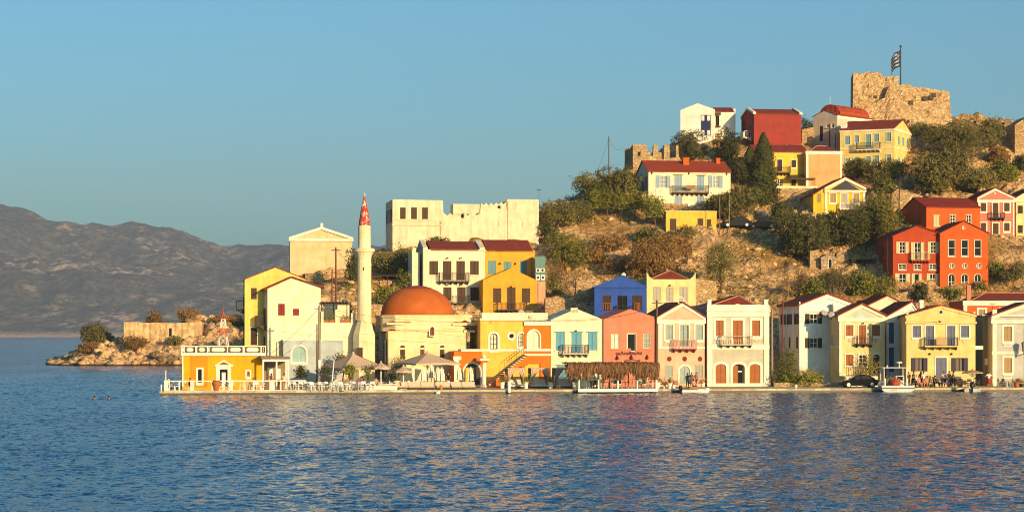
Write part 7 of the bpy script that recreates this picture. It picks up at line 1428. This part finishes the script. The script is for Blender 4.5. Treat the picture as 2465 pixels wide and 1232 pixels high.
# fence and steps before the cream-yellow house
h = FENCEH; t = empty('iron_fence', h.obj(h.u(2022), -3.2, -.55), h.yaw, 'small iron fence with open bars before the cream-yellow house', 'fence'); L_ = 1.9; m = MB()
for i in range(8): m.box(L_*i/7-.02, L_*i/7+.02, -.02, .02, 1.1, 2.1)
m.box(0,L_,-.025,.025,2.08,2.13).box(0,L_,-.025,.025,1.2,1.25); m.build('railing', IRON, t); MB().box(-.2,L_+1.7,-.1,3.2,-.2,1.1).build('base_wall', CREAM, t); MB().box(L_+.4,L_+1.5,-.6,-.103,-.2,.6).box(L_+.4,L_+1.5,-1.1,-.603,-.2,.2).build('steps', CREAM, t)
# poles, lamps, cables
def pole(label, px, pyt, pyb, Y, mat=None, r_=.12, z=None, arm=True, white=None, cat='pole', name='utility_pole'):
    p = W(px, pyb, Y)
    if z is not None: p.z = z
    t = empty(name, p, 0, label, cat); H = EYE+(HOR-pyt)/F*Y-p.z; zb = 0 if white is None else EYE+(HOR-white)/F*Y-p.z
    MB().tube((0,0,zb if white else -1),(0,0,H),r_,r_*.75,8).build('shaft', mat or DBR, t)
    if white: MB().tube((0,0,-.2),(0,0,zb),r_*1.25,r_*1.15,8).build('painted_foot', WTR, t)
    if arm:
        MB().box(-.55,.55,-.05,.05,H-.4,H-.3).build('crossarm', mat or DBR, t)
        for x in (-.5,0,.5): MB().lathe([(.03,0),(.06,.06),(.03,.16)], 6, (x,0), H-.3).build('insulator', WPL, t)
    return Vector((p.x, p.y, p.z+H-.2))
PB = paint('pole_brown', (.12,.06,.035)); PG_ = paint('pole_grey', (.22,.17,.12)); PR_ = paint('pole_red', (.16,.035,.02))
A1 = pole('tall brown utility pole with white painted foot before the arcade wall', 768.5, 735, 935, 248, PG_, .14, QZ, white=866); pole('thinner dark pole just left of the white-footed one', 763, 780, 935, 250, DBR, .09, QZ, False)
A3 = pole('tall dark reddish pole behind the terrace pergola, right of the pair', 808.5, 595, 735, 272, PR_, .12); pole('shorter pole of the pair behind the terrace pergola', 799.5, 648, 735, 274, PR_, .10, None, False)
A5 = pole('brown utility pole between coral and salmon pink house', 1581, 722, 932, 257.3, PB, .15, QZ); A6 = pole('brown pole beside the right corner of the neoclassical house', 1858.5, 742, 932, 259.6, PG_, .16, QZ, False); A7 = pole('dark red pole before the shaded blue wall', 1884.5, 722, 925, 262, PR_, .10, QZ, False)
A8 = pole('lone utility pole on the skyline left of the crest ruin', 1465.5, 329, 402, 338, simple('pole_steel', (.12,.13,.13), .6), .11, None, False); 
A9 = pole('wooden pole before the large yellow corner house', 2103.5, 392, 465, 330, PB, .1); A10 = pole('dark pole in the grove above the red-orange house', 2164.5, 430, 520, 320, DBR, .1, None, False); pole('pale pole right of the mustard house, left of two', 1732.5, 472, 560, 313, PG_, .07, None, False); pole('pale pole right of the mustard house, right of two', 1756, 470, 560, 313.5, PG_, .07, None, False); pole('dark pole in front of the church, left of two', 1997, 298, 355, 348, DBR, .1, None, False); pole('short dark pole before the church corner', 2011, 322, 362, 346, DBR, .08, None, False); pole('thin dark pole at the left corner of the rose pink house', 2385.5, 490, 582, 311, DBR, .07, None, False); pole('thin pole through the wall of the glazed stair tower', 1362, 700, 716, 281.5, DBR, .05, None, False)
for i, (px, py) in enumerate(((2347,292),(2415,296))):
    p = W(px, 345, 352); t = empty('street_lamp', p, 0, ('street lamp on the skyline right of the castle, left of two','street lamp on the skyline near the stone house, right of two')[i], 'street lamp'); H = EYE+(HOR-py)/F*352-p.z; MB().tube((0,0,-2),(0,0,H-.4),.07,.05).build('post', IRON, t); MB().lathe([(.1,0),(.24,.3),(.28,.32),(.05,.5)], 8, zs=H-.42).build('lantern', IRON, t)
def cable(label, a, b, sag=.5, r_=.022):
    a, b = Vector(a), Vector(b); pts = [Vector((0,0,0))+(b-a)*(i/12)+Vector((0,0,-4*sag*(i/12)*(1-i/12))) for i in range(13)]; MB_ = MB().path(pts, r_, 4); o = MB_.build('overhead_cable', IRON, None, a); tag(o, label, 'cable')
cable('overhead cable from the white-footed pole across the mosque front', A1, W(1150, 775, 254.4), .5); cable('lower cable sagging from the white-footed pole over the arcade wall', A1+Vector((0,0,-2.2)), W(660, 868, 252), .2, .018); cable('cable from the white-footed pole down to the cream house wall', A1, W(652, 850, 257), .3, .018); cable('long cable over the cream and coral gables to the brown pole', W(1328, 768, 255.3), A5+Vector((0,0,-.6)), .55); cable('cable from the brown pole along the neoclassical cornice', A5, A6, .35); cable('cable from the neoclassical corner to the shaded blue wall', A6+Vector((0,0,-.5)), W(1990, 757, 265.5), .3, .018); cable('cable across the sunny yellow gable to the grey house', W(2184, 772, 255.5), W(2389, 764, 257), .25, .018); cable('skyline cable from the lone pole to the ruin', A8, W(1500, 356, 338), .9); cable('slack cable falling from the lone pole down the left slope', A8, W(1435, 415, 338), .4); cable('cable from the reddish pole to the minaret', A3, W(862, 640, 258.9), .4, .02); cable('second mosque cable just under the first', A1+Vector((0,0,-.5)), W(1142, 812, 254.6), .35, .018)
# satellite dishes and aerials
def dish(label, p, rz, r_=.4):
    t = empty('satellite_dish', p, rad(rz), label, 'dish'); MB().lathe([(.03,.16),(r_*.6,.07),(r_,-.05),(r_*1.0,-.07),(r_*.6,.04),(.03,.12)], 14).build('bowl', GREYW, t).rotation_euler = (rad(65),0,0); MB().tube((0,.05,-.6),(0,.05,.05),.04).tube((0,0,0),(0,-.4,.15),.02).build('mount', IRON, t)
dish('grey satellite dish on the wall of the pale blue-white house', W(1985, 752, 266), 20, .4); dish('white satellite dish on the terrace before the orange gable house', W(1256, 752, 280), 25, .45); dish('satellite dish beside the red chimney of the cream-yellow house', W(2002, 757, 262.5), 10, .4)
def aerial(label, px, pyt, pyb, Y):
    p = W(px, pyb, Y); t = empty('roof_aerial', p, 0, label, 'aerial'); H = (pyb-pyt)/F*Y; MB().tube((0,0,-.4),(0,0,H),.03,n=4).build('mast', IRON, t); m = MB()
    for i in range(4): m.tube((-.35+.04*i,-.3+.2*i,H-.1),(.35-.04*i,-.3+.2*i,H-.1),.018,n=3)
    m.tube((0,-.4,H-.1),(0,.4,H-.1),.02,n=3); m.build('antenna', IRON, t)
aerial('roof aerial on the pale blue-white gable', 1992, 718, 742, 267); aerial('roof aerial on the white attic of the orange-red house', 2389, 729, 748, 274); aerial('thin aerial on the fortress mansion right tower', 1297.5, 455, 482, 308); aerial('roof aerial over the gable of the cream-yellow house', 2022, 705, 745, 268); aerial('roof aerial on the museum parapet', 1182, 745, 770, 255)
# =====================================================  PEOPLE
SKIN = simple('skin', (.46,.24,.13), .6, .3, var=.9); SKIN2 = simple('skin_tanned', (.32,.15,.07), .6, .3, var=.9); HAIRD = simple('dark_hair', (.02,.013,.01), .6); HAIRB = simple('brown_hair', (.13,.06,.025), .6); HAIRL = simple('grey_hair', (.35,.32,.28), .7)
def cloth(key, c): return simple('cloth_'+key, c, .85, .1, var=.8)
def skin_obj(name, verts, edges, radii, mat, parent, sub=1):
    me = bpy.data.meshes.new(name); me.from_pydata([tuple(v) for v in verts], edges, []); me.materials.append(mat)
    o = bpy.data.objects.new(name, me); COL.objects.link(o); o.parent = parent
    sk = o.modifiers.new('Skin', 'SKIN'); sk.use_smooth_shade = True
    for i, r_ in enumerate(radii): me.skin_vertices[0].data[i].radius = r_ if isinstance(r_, tuple) else (r_, r_)
    me.skin_vertices[0].data[0].use_root = True
    sb = o.modifiers.new('Subdivision', 'SUBSURF'); sb.levels = sub; sb.render_levels = sub; return o
def person(label, loc, rz, top, bottom, hair=HAIRD, skin=None, h=1.7, pose='stand', dress=False, longhair=False, shorts=False, arm=(.15,.1), group=None, seat=.46):
    t = empty('person', loc, rad(rz), label, 'person', group); t.scale = (h/1.72,)*3; skin = skin or SKIN; V = Vector
    sit = pose == 'sit'; hz = .93 if not sit else seat+.1; st = .28 if pose == 'walk' else .05; lean = .06 if sit else 0
    P = {'pel': V((0,0,hz)), 'spi': V((0,.01+lean*.3,hz+.22)), 'che': V((0,.0+lean*.5,hz+.42)), 'nec': V((0,-.01+lean*.4,hz+.56)), 'hed': V((0,-.03+lean*.2,hz+.68)), 'top': V((0,-.02+lean*.2,hz+.79)), 'nos': V((0,-.13+lean*.2,hz+.665))}
    for s_, n in ((-1,'l'),(1,'r')):
        P['sh'+n] = P['che']+V((s_*.185,0,.06)); a = arm[0 if s_ < 0 else 1]; fw = (st*.9*s_ if pose == 'walk' else -.04)
        P['el'+n] = P['sh'+n]+V((s_*(.06+a*.3), fw*.4, -.28+a*.05)); P['wr'+n] = P['el'+n]+(V((s_*.0-s_*a*.1, fw*.5-.06-a*.25, -.24+a*.22))); d = (P['wr'+n]-P['el'+n]).normalized(); P['pa'+n] = P['wr'+n]+d*.07
        for q in range(4): P['f%d'%q+n] = P['pa'+n]+d*(.085-.012*abs(q-1.4))+V((0,(q-1.5)*.022,0)); P['g%d'%q+n] = P['f%d'%q+n]+d*.02+V((-s_*.022,0,0))
        P['th'+n] = P['wr'+n]+d*.05+V((0,-.05,0))
        P['hi'+n] = P['pel']+V((s_*.095,0,-.03))
        if sit: P['kn'+n] = P['hi'+n]+V((s_*.05,-.42,.0)); P['an'+n] = V((P['kn'+n].x, -.46, .08)); P['to'+n] = P['an'+n]+V((0,-.16,-.04))
        else: P['kn'+n] = P['hi'+n]+V((s_*.01,-st*.5*s_-.03,-.42)); P['an'+n] = V((P['kn'+n].x, st*-.9*s_+.03, .08 if s_ > 0 or pose != 'walk' else .13)); P['to'+n] = P['an'+n]+V((s_*.03,-.15,-.045))
    R_ = {'pel':(.15,.115),'spi':(.135,.10),'che':(.165,.11),'nec':.055,'hed':(.082,.098),'top':(.06,.07),'nos':.016}
    for n in 'lr':
        R_.update({'sh'+n:.062,'el'+n:.043,'wr'+n:.03,'pa'+n:(.024,.04),'th'+n:.011,'hi'+n:.088,'kn'+n:.06,'an'+n:.042,'to'+n:.036})
        for q in range(4): R_['f%d'%q+n] = .010; R_['g%d'%q+n] = .008
    E = [('pel','spi'),('spi','che'),('che','nec'),('nec','hed'),('hed','top'),('hed','nos')]
    for n in 'lr':
        E += [('che','sh'+n),('sh'+n,'el'+n),('el'+n,'wr'+n),('wr'+n,'pa'+n),('wr'+n,'th'+n),('pel','hi'+n),('hi'+n,'kn'+n),('kn'+n,'an'+n),('an'+n,'to'+n)]
        for q in range(4): E += [('pa'+n,'f%d'%q+n),('f%d'%q+n,'g%d'%q+n)]
    K = list(P); ix = {k: i for i, k in enumerate(K)}
    skin_obj('body', [P[k] for k in K], [(ix[a], ix[b]) for a, b in E], [R_[k] for k in K], skin, t)
    def garment(name, keys, edges, rad_, mat): 
        j = {k: i for i, k in enumerate(keys)}; skin_obj(name, [P[k] if k in P else k for k in keys], [(j[a], j[b]) for a, b in edges], [rad_[k] for k in keys], mat, t)
    for n in 'lr': P['sl'+n] = P['sh'+n].lerp(P['el'+n], .55)
    garment('shirt', ['spi','pel','che','shl','shr','sll','slr'], [('pel','spi'),('spi','che'),('che','shl'),('che','shr'),('shl','sll'),('shr','slr')], {'pel':(.165,.13),'spi':(.155,.12),'che':(.185,.13),'shl':.08,'shr':.08,'sll':.068,'slr':.068}, top)
    if dress:
        zt, zb = hz+.08, (.45 if not sit else hz-.12); m = MB(); m.lathe([(.15,zt),(.19,hz-.1),(.27,zb),(.25,zb)], 14, (0, 0 if not sit else -.12)); m.build('skirt', bottom, t, smooth=True)
    else:
        f = .75 if shorts else None
        for n in 'lr': P['cu'+n] = P['kn'+n].copy() if shorts else P['an'+n]+Vector((0,0,.03))
        ks = ['pel','hil','hir']+(['cul','cur'] if shorts else ['knl','knr','cul','cur']); ed = [('pel','hil'),('pel','hir')]+([('hil','cul'),('hir','cur')] if shorts else [('hil','knl'),('knl','cul'),('hir','knr'),('knr','cur')])
        garment('trousers', ks, ed, {'pel':(.162,.128),'hil':.108,'hir':.108,'knl':.078,'knr':.078,'cul':.09 if shorts else .06,'cur':.09 if shorts else .06}, bottom)
    hb = P['hed']+V((0,.022,.035)); m = MB(); m.ball((hb.x,hb.y,hb.z), .108, 12, .98)
    if longhair: m.lathe([(.06,hb.z-.34),(.095,hb.z-.2),(.10,hb.z-.02),(.08,hb.z+.02)], 10, (hb.x, hb.y+.04))
    m.build('hair', hair, t, smooth=True)
    for n, s_ in (('l',-1),('r',1)): MB().ball(tuple(P['hed']+V((s_*.034,-.092,.005))), .013, 6).build('eye', simple('eye_dark', (.02,.015,.012), .4), t)
    return t
B_, NAVY, WH_, RED_ = cloth('black', (.015,.015,.018)), cloth('navy', (.03,.04,.08)), cloth('white', (.7,.68,.62)), cloth('red', (.45,.03,.03)); TEAL_, GR_, YE_, TN_, PKC = cloth('teal', (.03,.10,.09)), cloth('grey', (.16,.15,.19)), cloth('mustard', (.5,.3,.06)), cloth('tan', (.42,.28,.16)), cloth('coral', (.62,.26,.18))
person('person in dark teal clothes standing before the pink house door', G(1655,251.5), 20, TEAL_, TEAL_, HAIRD, SKIN2, 1.62); person('person in long grey clothes beside the teal-clad one', G(1664.5,251), -30, GR_, GR_, HAIRD, SKIN2, 1.72, dress=True); person('person with long brown hair and peach top, right of the pink house trio', G(1676.5,249.6), -40, PKC, TN_, HAIRB, SKIN, 1.74, longhair=True, shorts=True); person('person crouched low on the quay beside the motorboat bow', G(1670,248.6), 30, PKC, RED_, HAIRD, SKIN, 1.6, 'sit', seat=.2)
person('pale figure at the left end of the crowd by the yellow house', G(2187,254.5), 10, TN_, TN_, HAIRB, SKIN, 1.68); person('person in black walking at the left of the crowd', G(2199,254), 60, B_, B_, HAIRD, SKIN2, 1.76, 'walk'); person('child in white top beside the person in black', G(2205.5,254), 10, WH_, NAVY, HAIRD, SKIN, 1.35); person('dark-haired person in brown under the left window of the yellow house', G(2217,254.3), 160, cloth('brown', (.13,.06,.03)), B_, HAIRD, SKIN2, 1.74, longhair=True); person('person in cream shirt beside the dark-haired one', G(2223,254.1), 20, WH_, TN_, HAIRD, SKIN, 1.74, shorts=True)
for i, (px, rz, tp) in enumerate(((2212,40,PKC),(2230,-20,PKC),(2240,-50,TN_))): person(('sunlit person seated low in the middle of the crowd, coral top','second seated person in coral, leaning by the bench','seated person in tan right of the coral-clad pair')[i], G(px, 252.8), rz, tp, tp, HAIRB, SKIN, 1.66, 'sit', shorts=True, seat=.42)
person('person in dark clothes seated left of the grey-blue door', G(2251,254.6), 70, NAVY, NAVY, HAIRD, SKIN2, 1.7, 'sit', seat=.44); person('person in pink seated at the door step', G(2262,254.4), 10, PKC, GR_, HAIRL, SKIN, 1.6, 'sit', seat=.44); person('person in white shirt standing right of the grey-blue door', G(2271.5,254.2), -20, WH_, NAVY, HAIRD, SKIN2, 1.78); person('person in navy seated in front of the white shirt', G(2276,253.2), -70, NAVY, GR_, HAIRD, SKIN2, 1.7, 'sit', seat=.44); person('tall person in dark blue standing under the right window', G(2285,253.8), 30, NAVY, NAVY, HAIRD, SKIN2, 1.8); person('person in mustard top walking toward the flat parasol', G(2295,253.6), 90, YE_, B_, HAIRD, SKIN2, 1.78, 'walk')
person('person in white top and red skirt at the alley mouth', G(2380.5,254.5), 20, WH_, RED_, HAIRB, SKIN, 1.72, dress=True, longhair=True, arm=(.9,.7))
person('person in orange-brown seated behind the terrace balustrade near the pavilion', G(610,239.8), -60, PKC, TN_, HAIRB, SKIN2, 1.7, 'sit'); person('person seated behind the left part of the terrace balustrade', G(458,239.6), 50, B_, B_, HAIRB, SKIN2, 1.7, 'sit'); person('person in pink standing inside the cafe pavilion', G(653,244), 10, PKC, TN_, HAIRB, SKIN, 1.7); person('person in cream by the pavilion counter', G(684,244.6), -10, WH_, TN_, HAIRD, SKIN, 1.7); person('waiter in black under the mosque parasol', G(1079,252), 40, B_, B_, HAIRD, SKIN2, 1.75); person('guest in red seated under the biggest parasol', G(872,246.5), 30, RED_, NAVY, HAIRD, SKIN, 1.7, 'sit'); person('guest in white seated under the biggest parasol', G(808,245), -30, WH_, TN_, HAIRB, SKIN, 1.7, 'sit'); person('guest in tan seated beside the white low wall', G(905,243.4), 10, TN_, TN_, HAIRD, SKIN, 1.7, 'sit'); person('guest in dark clothes under the thatched pergola left side', G(1432,248.4), 0, B_, NAVY, HAIRD, SKIN2, 1.72, 'sit'); person('guest in white under the thatched pergola right side', G(1540,248.3), 0, WH_, TN_, HAIRB, SKIN, 1.72, 'sit')
for px, lb in ((227,'swimmer with dark hair, left of the two in open water'),(262,'swimmer with dark hair, right of the two, nearer the terrace')):
    p = G(px, 220.5, -.03); p.z = -1.36; person(lb, p, 70, B_, B_, HAIRD, SKIN2, 1.7, 'stand')
